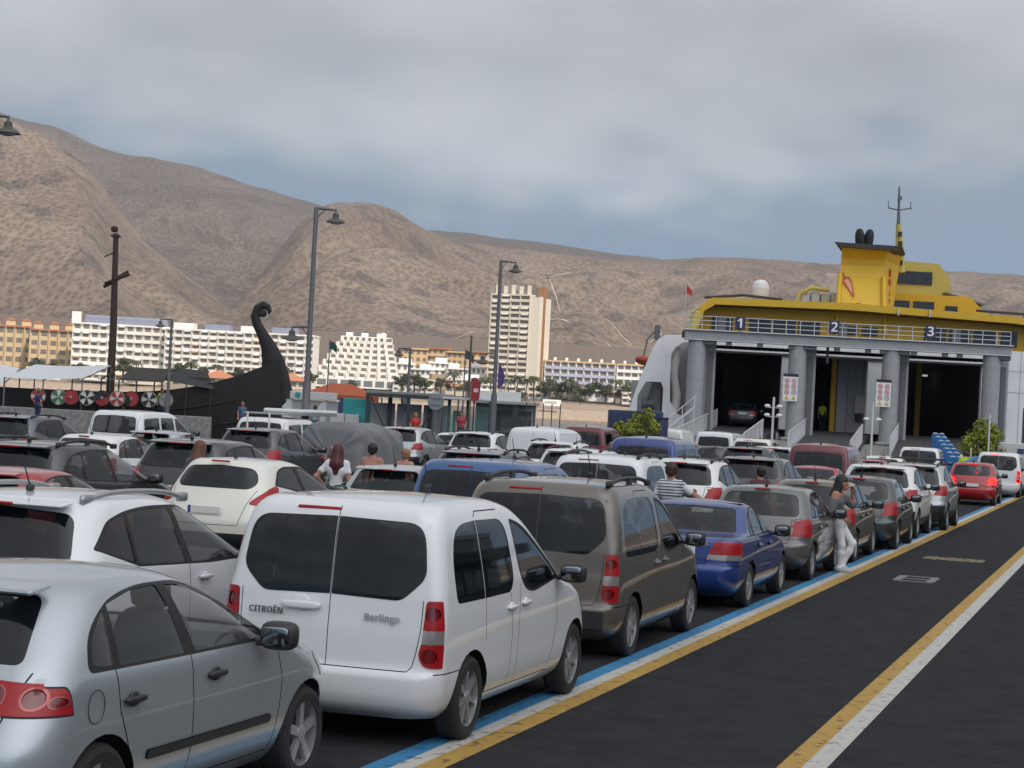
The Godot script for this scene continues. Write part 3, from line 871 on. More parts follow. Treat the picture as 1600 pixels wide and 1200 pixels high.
	# three-box saloon
	D.sedan = {len = 4.26, hw = 0.835, wheel = 0.295, wb = 2.44, fo = 0.84, dome = 0.03, rim = 1, dash = [2.75, 0.96], seat_z = 0.48, seat_s = [2.05, 1.2], bowf = 0.2, bowr = 0.06, mirror = [2.60, 0.94, 0.97], handles = [[1.45, 0.82, 0.84], [2.20, 0.82, 0.84]], handle_mat = "paint", plate = [0.02, 0.78], exhaust = 0.45,
		rows = [[0.18, 0.25, 4.0, 0.70, 0.28, 0.4], [0.28, 0.06, 4.17, 0.78, 0.26, 0.42], [0.42, 0.0, 4.25, 0.825, 0.24, 0.42], [0.54, 0.0, 4.26, 0.835, 0.22, 0.42], [0.60, 0.03, 4.24, 0.835, 0.2, 0.42], [0.68, 0.035, 4.18, 0.835, 0.2, 0.42], [0.78, 0.045, 3.95, 0.832, 0.2, 0.4], [0.86, 0.055, 3.56, 0.828, 0.2, 0.36], [0.92, 0.07, 3.22, 0.82, 0.2, 0.32], [0.95, 0.14, 3.05, 0.81, 0.22, 0.3], [0.975, 0.44, 2.93, 0.80, 0.22, 0.3], [1.0, 0.60, 2.84, 0.785, 0.22, 0.3], [1.12, 0.74, 2.58, 0.745, 0.24, 0.28], [1.24, 0.90, 2.32, 0.70, 0.26, 0.28], [1.32, 1.03, 2.12, 0.66, 0.26, 0.28], [1.35, 1.12, 1.98, 0.62, 0.28, 0.28], [1.365, 1.22, 1.86, 0.57, 0.28, 0.28]],
		cuts = [["side_window", "side", rp([[1.00, 0.965], [1.14, 1.20, 0.02], [1.22, 1.22], [1.18, 0.965]]), "glass_mid"],
			["side_window", "side", rp([[1.22, 0.965], [1.25, 1.24], [1.36, 1.305, 0.06], [1.70, 1.315, 0.02], [1.84, 0.962]]), "glass_mid"],
			["side_window", "side", rp([[1.92, 0.962], [1.78, 1.315, 0.02], [1.95, 1.30, 0.1], [2.25, 1.19, 0.2], [2.68, 0.99, 0.04], [2.62, 0.962]]), "glass_mid"],
			["window_surround", "side", rp([[0.93, 0.95], [1.10, 1.20, 0.05], [1.34, 1.325, 0.1], [1.75, 1.335, 0.15], [1.98, 1.315, 0.1], [2.28, 1.205, 0.2], [2.80, 0.95, 0.02]]), "seam", -0.001],
			["rear_window", "rear", rp([[-0.2, 1.0], [0.66, 1.0, 0.05], [0.56, 1.305, 0.06], [-0.2, 1.325]]), "glass_dark", 0.004, 1.6],
			["windshield", "front", rp([[-0.2, 0.98], [0.70, 0.98, 0.05], [0.56, 1.31, 0.06], [-0.2, 1.335]]), "glass_mid"],
			["taillight", "rear", rp([[0.43, 0.74], [0.95, 0.74], [0.95, 0.90], [0.51, 0.905, 0.02]]), "lamp_red", -0.005, 0.4],
			["taillight", "side", rp([[-0.1, 0.74], [0.24, 0.74, 0.02], [0.20, 0.885, 0.03], [-0.1, 0.90]]), "lamp_red", -0.005, 0.4],
			["reversing_lens", "rear", rp([[0.40, 0.665, 0.02], [0.95, 0.665], [0.95, 0.735], [0.425, 0.735]]), "lamp_clear", -0.004, 0.4],
			["reversing_lens", "side", rp([[-0.1, 0.665], [0.25, 0.665, 0.02], [0.24, 0.735], [-0.1, 0.735]]), "lamp_clear", -0.004, 0.4],
			["headlight", "front", rp([[0.42, 0.62, 0.05], [0.95, 0.64], [0.95, 0.80], [0.52, 0.76, 0.05]]), "lamp_clear", -0.003],
			["side_molding", "side", rp([[0.95, 0.52], [3.0, 0.52], [3.0, 0.56], [0.95, 0.56]]), "paint", -0.01],
			["grille", "front", rects(-0.2, 0.36, 0.5, 0.5, 0.04), "black_plastic"]]
			+ seams([[[1.20, 0.955], [1.22, 0.74], [1.32, 0.52], [1.36, 0.28]], [[1.88, 0.955], [1.90, 0.26]], [[2.74, 0.955], [2.80, 0.7], [2.78, 0.27]], [[1.36, 0.265], [2.78, 0.265]], [[0.0, 0.60], [0.55, 0.58]], [[0.90, 0.95], [0.72, 0.96]]], "side")
			+ seams([[[0.60, 0.965], [0.40, 0.70], [0.39, 0.61], [-0.2, 0.605]]], "rear")}
	# upright five-door hatchback
	D.compact = {len = 4.0, hw = 0.835, wheel = 0.30, wb = 2.46, fo = 0.82, dome = 0.035, rim = 1, dash = [2.80, 0.99], seat_z = 0.52, bowf = 0.2, bowr = 0.08, mirror = [2.52, 0.95, 1.02], handles = [[1.15, 0.84, 0.845], [1.88, 0.85, 0.845]], handle_mat = "paint", aerial = [0.75, 1.475, 0.28], plate = [0.02, 0.70], third = [0.42, 1.43, 0.0, 0.26], wiper = [0.27, 1.02, 0.0, 0.31, 1.10, 0.32],
		rows = [[0.18, 0.25, 3.8, 0.70, 0.3, 0.4], [0.28, 0.08, 3.93, 0.78, 0.28, 0.42], [0.45, 0.0, 3.99, 0.825, 0.26, 0.42], [0.57, 0.0, 4.0, 0.835, 0.25, 0.42], [0.62, 0.045, 3.98, 0.835, 0.24, 0.42], [0.72, 0.06, 3.92, 0.837, 0.24, 0.42], [0.82, 0.10, 3.74, 0.835, 0.24, 0.4], [0.90, 0.13, 3.46, 0.83, 0.23, 0.36], [0.96, 0.155, 3.20, 0.82, 0.23, 0.32], [1.0, 0.18, 3.02, 0.81, 0.23, 0.3], [1.12, 0.25, 2.72, 0.78, 0.23, 0.28], [1.25, 0.325, 2.42, 0.735, 0.24, 0.28], [1.36, 0.39, 2.14, 0.69, 0.25, 0.28], [1.42, 0.44, 1.95, 0.64, 0.27, 0.28], [1.45, 0.52, 1.80, 0.58, 0.28, 0.28]],
		cuts = [["side_window", "side", rp([[0.60, 1.03, 0.04], [0.72, 1.27, 0.05], [0.88, 1.33, 0.02], [0.88, 1.0, 0.02]]), "glass_mid"],
			["side_window", "side", rp([[0.93, 0.995, 0.02], [0.925, 1.34, 0.02], [1.2, 1.385, 0.1], [1.48, 1.385, 0.02], [1.60, 0.99, 0.02]]), "glass_mid"],
			["side_window", "side", rp([[1.70, 0.99, 0.02], [1.57, 1.385, 0.02], [1.82, 1.365, 0.15], [2.16, 1.24, 0.2], [2.66, 1.01, 0.04], [2.60, 0.985, 0.02]]), "glass_mid"],
			["window_surround", "side", rp([[0.55, 1.0, 0.03], [0.70, 1.29, 0.08], [0.90, 1.36, 0.1], [1.25, 1.405, 0.2], [1.78, 1.40, 0.25], [2.18, 1.265, 0.3], [2.80, 0.975, 0.02], [2.5, 0.965]]), "seam", -0.001],
			["rear_window", "rear", rp([[-0.2, 1.01], [0.64, 1.02, 0.08], [0.57, 1.36, 0.1], [-0.2, 1.395]]), "glass_dark"],
			["windshield", "front", rp([[-0.2, 1.005], [0.70, 1.005, 0.05], [0.57, 1.39, 0.06], [-0.2, 1.415]]), "glass_mid"],
			["taillight", "rear", rp([[0.56, 0.72, 0.06], [0.95, 0.72], [0.95, 1.0], [0.62, 0.98, 0.1]]), "lamp_red", -0.006, 0.45],
			["taillight", "side", rp([[-0.1, 0.72], [0.30, 0.72, 0.05], [0.36, 0.93, 0.08], [-0.1, 1.0]]), "lamp_red", -0.006, 0.5],
			["headlight", "front", rp([[0.42, 0.64, 0.05], [0.95, 0.66], [0.95, 0.84], [0.52, 0.79, 0.05]]), "lamp_clear", -0.003],
			["side_molding", "side", rp([[1.0, 0.54], [2.75, 0.54], [2.75, 0.59], [1.0, 0.59]]), "black_plastic", -0.01],
			["rear_bumper", "rear", rects(-0.2, 0.40, 1.0, 0.585), "black_plastic", -0.004, 0.35],
			["grille", "front", rects(-0.2, 0.36, 0.5, 0.5, 0.04), "black_plastic"]]
			+ seams([[[0.90, 0.985], [0.93, 0.76], [1.02, 0.54], [1.14, 0.28]], [[1.65, 0.98], [1.68, 0.26]], [[2.74, 0.965], [2.80, 0.7], [2.76, 0.27]], [[1.14, 0.265], [2.76, 0.265]]], "side")
			+ seams([[[0.68, 1.0], [0.53, 0.96], [0.53, 0.72], [0.50, 0.605], [-0.2, 0.60]]], "rear")}
	# sport utility car with roof rails
	D.suv = {len = 4.46, hw = 0.92, wheel = 0.345, wb = 2.69, fo = 0.90, dome = 0.035, rim = 0, dash = [3.05, 1.12], seat_z = 0.68, seat_s = [2.2, 1.35], bowf = 0.22, bowr = 0.09, mirror = [2.78, 1.05, 1.15], handles = [[1.25, 0.98, 0.925], [2.1, 0.98, 0.925]], aerial = [0.85, 1.67, 0.3], spoiler = [0.42, 1.60, 1.2], plate = [0.035, 0.80], third = [0.325, 1.588, 0.0, 0.38], wiper = [0.33, 1.15, 0.0, 0.36, 1.22, 0.36], rails = [0.62, 2.25, 0.615, 1.615, 1.595, 0.075], rail_mat = "satin",
		rows = [[0.24, 0.25, 4.2, 0.76, 0.3, 0.4], [0.34, 0.07, 4.38, 0.85, 0.28, 0.42], [0.50, 0.0, 4.45, 0.905, 0.26, 0.42], [0.66, 0.0, 4.46, 0.92, 0.25, 0.42], [0.72, 0.04, 4.44, 0.92, 0.24, 0.42], [0.84, 0.07, 4.36, 0.922, 0.24, 0.42], [0.95, 0.10, 4.12, 0.92, 0.24, 0.4], [1.03, 0.14, 3.82, 0.915, 0.23, 0.36], [1.09, 0.17, 3.52, 0.905, 0.23, 0.32], [1.13, 0.20, 3.28, 0.895, 0.23, 0.3], [1.25, 0.27, 2.98, 0.86, 0.24, 0.28], [1.40, 0.345, 2.66, 0.81, 0.25, 0.28], [1.52, 0.41, 2.38, 0.765, 0.26, 0.28], [1.60, 0.46, 2.17, 0.715, 0.27, 0.28], [1.635, 0.53, 2.0, 0.655, 0.28, 0.28]],
		cuts = [["side_window", "side", rp([[0.55, 1.27, 0.03], [0.72, 1.46, 0.05], [0.98, 1.515, 0.02], [1.00, 1.15, 0.02]]), "glass_tint"],
			["side_window", "side", rp([[1.05, 1.14, 0.02], [1.03, 1.52, 0.02], [1.3, 1.55, 0.1], [1.66, 1.555, 0.02], [1.80, 1.115, 0.02]]), "glass_tint"],
			["side_window", "side", rp([[1.90, 1.11, 0.02], [1.76, 1.555, 0.02], [2.02, 1.535, 0.15], [2.38, 1.40, 0.2], [2.92, 1.13, 0.04], [2.86, 1.10, 0.02]]), "glass_mid"],
			["window_surround", "side", rp([[0.48, 1.27, 0.03], [0.70, 1.48, 0.08], [1.0, 1.545, 0.1], [1.35, 1.575, 0.2], [1.98, 1.57, 0.25], [2.40, 1.425, 0.3], [3.06, 1.095, 0.02], [2.2, 1.085], [1.05, 1.12]]), "seam", -0.001],
			["rear_window", "rear", rp([[-0.2, 1.15], [0.72, 1.16, 0.08], [0.62, 1.53, 0.1], [-0.2, 1.575]]), "glass_tint"],
			["windshield", "front", rp([[-0.2, 1.14], [0.78, 1.14, 0.05], [0.63, 1.56, 0.06], [-0.2, 1.59]]), "glass_mid"],
			["taillight", "rear", rp([[0.60, 0.90, 0.04], [1.0, 0.88], [1.0, 1.14], [0.70, 1.12, 0.06]]), "lamp_red", -0.006, 0.5],
			["taillight", "side", rp([[-0.1, 0.88], [0.26, 0.90, 0.05], [0.36, 1.08, 0.06], [-0.1, 1.14]]), "lamp_red", -0.006, 0.5],
			["headlight", "front", rp([[0.45, 0.78, 0.05], [1.0, 0.80], [1.0, 1.0], [0.55, 0.92, 0.05]]), "lamp_clear", -0.003],
			["lower_trim", "side", rp([[-0.2, 0.2], [4.7, 0.2], [4.7, 0.46], [-0.2, 0.46]]), "black_plastic", -0.002],
			["rear_bumper", "rear", rects(-0.2, 0.2, 1.0, 0.64), "black_plastic", -0.004, 0.3],
			["grille", "front", rects(-0.2, 0.55, 0.45, 0.85, 0.06), "black_plastic"]]
			+ seams([[[1.02, 1.13], [1.04, 0.9], [1.16, 0.66], [1.26, 0.40]], [[1.85, 1.1], [1.88, 0.40]], [[3.0, 1.09], [3.06, 0.8], [3.02, 0.40]]], "side")
			+ seams([[[0.76, 1.14], [0.60, 1.12], [0.58, 0.9], [0.52, 0.69], [-0.2, 0.68]]], "rear")}
	# crossover with bulging tail and narrow rear glass
	D.crossover = {len = 4.13, hw = 0.885, wheel = 0.335, wb = 2.53, fo = 0.87, dome = 0.03, rim = 0, dash = [2.85, 1.06], seat_z = 0.62, bowf = 0.22, bowr = 0.10, mirror = [2.55, 1.02, 1.10], handles = [[1.85, 0.92, 0.885]], aerial = [0.95, 1.56, 0.06], plate = [0.02, 0.82], third = [0.47, 1.515, 0.0, 0.30],
		rows = [[0.22, 0.25, 3.9, 0.74, 0.3, 0.4], [0.32, 0.07, 4.05, 0.82, 0.28, 0.42], [0.48, 0.0, 4.12, 0.87, 0.26, 0.42], [0.64, 0.0, 4.13, 0.885, 0.26, 0.42], [0.78, 0.05, 4.08, 0.887, 0.26, 0.42], [0.90, 0.11, 3.88, 0.885, 0.26, 0.4], [0.98, 0.16, 3.60, 0.875, 0.27, 0.36], [1.04, 0.20, 3.32, 0.855, 0.28, 0.32], [1.08, 0.225, 3.10, 0.835, 0.29, 0.3], [1.20, 0.30, 2.80, 0.785, 0.30, 0.28], [1.32, 0.38, 2.52, 0.735, 0.31, 0.28], [1.43, 0.45, 2.24, 0.685, 0.31, 0.28], [1.49, 0.50, 2.05, 0.635, 0.31, 0.28], [1.53, 0.58, 1.85, 0.57, 0.3, 0.28]],
		cuts = [["side_window", "side", rp([[0.78, 1.20, 0.04], [0.95, 1.38, 0.06], [1.18, 1.43, 0.05], [1.48, 1.44, 0.02], [1.60, 1.09, 0.02]]), "glass_tint"],
			["side_window", "side", rp([[1.70, 1.08, 0.02], [1.57, 1.44, 0.02], [1.85, 1.42, 0.15], [2.20, 1.29, 0.2], [2.68, 1.09, 0.04], [2.62, 1.07, 0.02]]), "glass_mid"],
			["window_surround", "side", rp([[0.70, 1.19, 0.04], [0.92, 1.41, 0.1], [1.18, 1.46, 0.1], [1.82, 1.455, 0.2], [2.24, 1.31, 0.3], [2.82, 1.05, 0.02], [1.65, 1.055]]), "seam", -0.001],
			["rear_window", "rear", rp([[-0.2, 1.13], [0.56, 1.13, 0.08], [0.64, 1.22, 0.08], [0.54, 1.43, 0.12], [-0.2, 1.475]]), "glass_tint"],
			["windshield", "front", rp([[-0.2, 1.08], [0.72, 1.08, 0.05], [0.57, 1.45, 0.06], [-0.2, 1.48]]), "glass_mid"],
			["taillight", "rear", rp([[0.60, 0.93, 0.06], [0.84, 0.90, 0.05], [0.9, 1.18], [0.80, 1.22], [0.74, 1.08, 0.05]]), "lamp_red", -0.010, 0.75],
			["headlight", "front", rp([[0.45, 0.70, 0.05], [0.95, 0.72], [0.95, 0.9], [0.55, 0.84, 0.05]]), "lamp_clear", -0.003],
			["lower_trim", "side", rp([[-0.2, 0.2], [4.7, 0.2], [4.7, 0.42], [-0.2, 0.42]]), "black_plastic", -0.002],
			["rear_bumper", "rear", rects(-0.2, 0.2, 1.0, 0.50), "black_plastic", -0.004, 0.3],
			["grille", "front", rects(-0.2, 0.5, 0.45, 0.7, 0.06), "black_plastic"]]
			+ seams([[[1.0, 1.1], [1.06, 0.8], [1.18, 0.40]], [[1.65, 1.06], [1.68, 0.40]], [[2.76, 1.05], [2.82, 0.8], [2.78, 0.40]]], "side")
			+ seams([[[0.66, 1.12], [0.58, 0.9], [0.52, 0.62], [-0.2, 0.61]]], "rear")}
	# boxy long off-roader
	D.offroad = {len = 4.75, hw = 0.925, wheel = 0.375, wb = 2.78, fo = 0.86, dome = 0.03, rim = 0, dash = [3.35, 1.22], seat_z = 0.78, seat_s = [2.4, 1.55], bowf = 0.16, bowr = 0.05, barrel = 0.03, mirror = [3.1, 1.06, 1.28], handles = [[1.45, 1.06, 0.93], [2.3, 1.06, 0.93]], handle_mat = "black_plastic", aerial = [0.6, 1.90, 0.05], plate = [0.025, 0.86, -0.45],
		rows = [[0.30, 0.2, 4.5, 0.80, 0.24, 0.34], [0.40, 0.05, 4.68, 0.88, 0.2, 0.34], [0.55, 0.0, 4.74, 0.92, 0.18, 0.34], [0.68, 0.0, 4.75, 0.925, 0.17, 0.34], [0.74, 0.05, 4.73, 0.925, 0.15, 0.34], [0.95, 0.06, 4.68, 0.927, 0.14, 0.34], [1.06, 0.065, 4.50, 0.926, 0.14, 0.34], [1.13, 0.07, 4.15, 0.92, 0.14, 0.32], [1.18, 0.075, 3.80, 0.912, 0.14, 0.3], [1.22, 0.08, 3.56, 0.905, 0.14, 0.28], [1.35, 0.10, 3.30, 0.885, 0.14, 0.26], [1.55, 0.14, 2.96, 0.85, 0.15, 0.26], [1.70, 0.18, 2.70, 0.82, 0.17, 0.26], [1.79, 0.23, 2.50, 0.78, 0.19, 0.26], [1.835, 0.29, 2.34, 0.735, 0.21, 0.26], [1.855, 0.36, 2.2, 0.68, 0.22, 0.26]],
		cuts = [["side_window", "side", rp([[0.32, 1.24, 0.06], [0.36, 1.66, 0.1], [1.20, 1.70, 0.05], [1.20, 1.22, 0.04]]), "glass_mid"],
			["side_window", "side", rp([[1.32, 1.22, 0.03], [1.32, 1.70, 0.04], [2.02, 1.70, 0.04], [2.10, 1.21, 0.03]]), "glass_mid"],
			["side_window", "side", rp([[2.20, 1.21, 0.03], [2.14, 1.70, 0.04], [2.48, 1.69, 0.1], [2.75, 1.58, 0.1], [3.18, 1.24, 0.04]]), "glass_mid"],
			["rear_window", "rear", rp([[-0.2, 1.22], [0.70, 1.22, 0.1], [0.66, 1.70, 0.12], [-0.2, 1.74]]), "glass_mid"],
			["windshield", "front", rp([[-0.2, 1.23], [0.78, 1.23, 0.05], [0.68, 1.72, 0.08], [-0.2, 1.76]]), "glass_mid"],
			["taillight", "rear", rp([[0.76, 0.84], [1.0, 0.84], [1.0, 1.16], [0.78, 1.16, 0.02]]), "lamp_red", -0.008, 0.4],
			["headlight", "front", rp([[0.48, 0.82, 0.05], [1.0, 0.82], [1.0, 1.02], [0.5, 1.02, 0.05]]), "lamp_clear", -0.003],
			["lower_trim", "side", rp([[-0.2, 0.2], [4.9, 0.2], [4.9, 0.5], [-0.2, 0.5]]), "black_plastic", -0.002],
			["grille", "front", rects(-0.2, 0.75, 0.42, 1.0, 0.04), "black_plastic"]]
			+ seams([[[1.26, 1.72], [1.26, 0.95], [1.36, 0.46]], [[2.14, 1.2], [2.16, 0.46]], [[3.26, 1.2], [3.30, 0.8], [3.26, 0.46]]], "side")
			+ seams([[[0.74, 1.76], [0.74, 0.72], [-0.2, 0.71]]], "rear")}
	# tall panel van
	D.panel = {len = 4.9, hw = 0.95, wheel = 0.32, wb = 3.0, fo = 0.95, dome = 0.06, rim = 1, rim_mat = "dark_metal", dash = [3.75, 1.15], seat_z = 0.75, seat_s = [3.0], bowf = 0.2, bowr = 0.03, barrel = 0.03, mirror = [3.45, 1.10, 1.25], handles = [[2.2, 1.0, 0.95], [2.75, 1.0, 0.95]], handle_mat = "black_plastic", third = [0.17, 1.80, 0.0, 0.22], aerial = [0.5, 1.95, 0.04], plate = [0.05, 0.72, -0.4],
		rows = [[0.24, 0.15, 4.65, 0.80, 0.2, 0.4], [0.36, 0.02, 4.84, 0.90, 0.16, 0.4], [0.50, 0.0, 4.89, 0.94, 0.14, 0.4], [0.60, 0.03, 4.90, 0.95, 0.12, 0.4], [0.85, 0.04, 4.80, 0.952, 0.11, 0.4], [1.00, 0.05, 4.50, 0.95, 0.11, 0.38], [1.10, 0.055, 4.22, 0.946, 0.11, 0.34], [1.18, 0.06, 3.98, 0.94, 0.11, 0.3], [1.40, 0.08, 3.60, 0.915, 0.11, 0.28], [1.60, 0.10, 3.28, 0.885, 0.12, 0.28], [1.75, 0.125, 3.00, 0.855, 0.14, 0.28], [1.84, 0.16, 2.76, 0.815, 0.17, 0.3], [1.89, 0.22, 2.55, 0.76, 0.2, 0.3], [1.915, 0.3, 2.35, 0.68, 0.22, 0.3]],
		cuts = [["side_window", "side", rp([[2.66, 1.20, 0.05], [2.58, 1.68, 0.05], [2.80, 1.66, 0.1], [3.05, 1.52, 0.1], [3.52, 1.20, 0.04]]), "glass_mid"],
			["windshield", "front", rp([[-0.2, 1.19], [0.80, 1.19, 0.05], [0.70, 1.74, 0.08], [-0.2, 1.80]]), "glass_mid"],
			["taillight", "rear", rp([[0.80, 0.75], [1.0, 0.75], [1.0, 1.20], [0.82, 1.20, 0.02]]), "lamp_red", -0.008, 0.4],
			["headlight", "front", rp([[0.5, 0.82, 0.05], [1.0, 0.82], [1.0, 1.05], [0.6, 1.02, 0.05]]), "lamp_clear", -0.003],
			["rear_bumper", "rear", rects(-0.2, 0.2, 1.0, 0.56), "black_plastic", -0.004, 0.3]]
			+ seams([[[2.55, 1.70], [2.56, 1.0], [2.52, 0.42]], [[1.40, 1.72], [1.40, 0.42]], [[3.58, 1.2], [3.62, 0.8], [3.58, 0.42]], [[0.3, 1.76], [2.5, 1.76]]], "side")
			+ seams([[[0.0, 0.62], [0.0, 1.80]], [[0.76, 1.78], [0.76, 0.62], [-0.1, 0.61]]], "rear")}
	# people carrier: the panel van's shell with glass all round
	var mini: Dictionary = D.panel.duplicate(true)
	mini.seat_s = [3.0, 2.0, 1.0]
	mini.cuts = [["side_window", "side", rp([[0.34, 1.20, 0.05], [0.36, 1.64, 0.08], [1.32, 1.68, 0.03], [1.34, 1.19, 0.03]]), "glass_tint"], ["side_window", "side", rp([[1.46, 1.19, 0.03], [1.45, 1.68, 0.03], [2.42, 1.69, 0.03], [2.46, 1.19, 0.03]]), "glass_tint"], ["rear_window", "rear", rp([[-0.2, 1.18], [0.74, 1.18, 0.08], [0.68, 1.68, 0.1], [-0.2, 1.72]]), "glass_tint"]] + mini.cuts
	mini.wiper = [0.06, 1.15, 0.0, 0.09, 1.2, 0.4]
	D.minibus = mini
	# the leisure van with roof rails, and cars without
	var vr: Dictionary = D.van.duplicate(true)
	vr.rails = [0.36, 2.05, 0.655, 1.755, 1.745, 0.075]
	D.van_rails = vr
	var cr: Dictionary = D.suv.duplicate(true)
	cr.erase("rails")
	D.suv_plain = cr
	var sb: Dictionary = D.suv.duplicate(true)
	sb.rails = [0.62, 2.25, 0.615, 1.612, 1.592, 0.09]
	sb.rail_mat = "black_plastic"
	D.suv_rails = sb
	return D
# ---------------------------------------------------------------- ground, water, hills
func P(x: float, y: float, z: float) -> Vector3: return Vector3(x, y, -z)      # right of, above and ahead of where the camera stands

func strip(called: String, l0: float, l1: float, a0: float, a1: float, y: float, m: Material) -> void:
	var g := MB.new()
	var n := int((a1 - a0) / 1.0)
	for k in n:
		var s := lerpf(a0, a1, float(k) / n)
		var t := lerpf(a0, a1, float(k + 1) / n)
		g.quad(lane(l0, s, y), lane(l1, s, y), lane(l1, t, y), lane(l0, t, y), Vector3.UP)
	struct(called, g.mesh(), m)

func paint_mat(k: Color, sd: int) -> StandardMaterial3D:      # road paint, scuffed and stained
	var m := mt(Color.WHITE, 0.75)
	var d := Color(k.r * 0.62, k.g * 0.62, k.b * 0.62)
	tri_tex(m, noise_tex(sd, 0.03, [d, k, k, k, Color(k.r * 0.9, k.g * 0.9, k.b * 0.9)], 512, 5, FastNoiseLite.TYPE_SIMPLEX_SMOOTH, 1.5), 0.35)
	return m

func crest(pts: Array, x: float) -> float:
	var i := 0
	if x <= pts[0][0]: return pts[0][1]
	while i < pts.size() - 2 and x > pts[i + 1][0]: i += 1
	var t := clampf((x - pts[i][0]) / (pts[i + 1][0] - pts[i][0]), 0, 1)
	var a: float = pts[maxi(i - 1, 0)][1]
	var b: float = pts[i][1]
	var c: float = pts[i + 1][1]
	var d: float = pts[mini(i + 2, pts.size() - 1)][1]
	return 0.5 * (2 * b + (c - a) * t + (2 * a - 5 * b + 4 * c - d) * t * t + (3 * b - a - 3 * c + d) * t * t * t)

var hill_noise: FastNoiseLite
var hill_fine: FastNoiseLite
# height of a hill whose crest line is given as bearing (side over distance) against slope of sight
func hill_y(h: Dictionary, u: float, z: float) -> float:
	var zc: float = h.zc + h.bend * u
	var top := crest(h.crest, u) * zc + 2.5
	var foot: float = h.foot
	var t := clampf((z - h.zf) / (zc - h.zf), 0.0, 1.0)
	var y: float
	if z <= zc: y = lerpf(foot, top, pow(t, h.pw))
	else: y = top - (z - zc) * 0.35
	# gullies run down the slope
	var x := u * z
	var w := sin(PI * clampf(t, 0.03, 0.97))
	var g := 1.0 - absf(hill_noise.get_noise_2d(x * 1.0 + z * h.skew, z * 0.22 + h.seed * 100.0)) * 2.0
	var g2 := hill_fine.get_noise_2d(x, z * 0.6 + h.seed * 50.0)
	y += w * (h.rough * (g - 0.62)) + (0.12 + w) * g2 * h.rough * 0.16
	return y

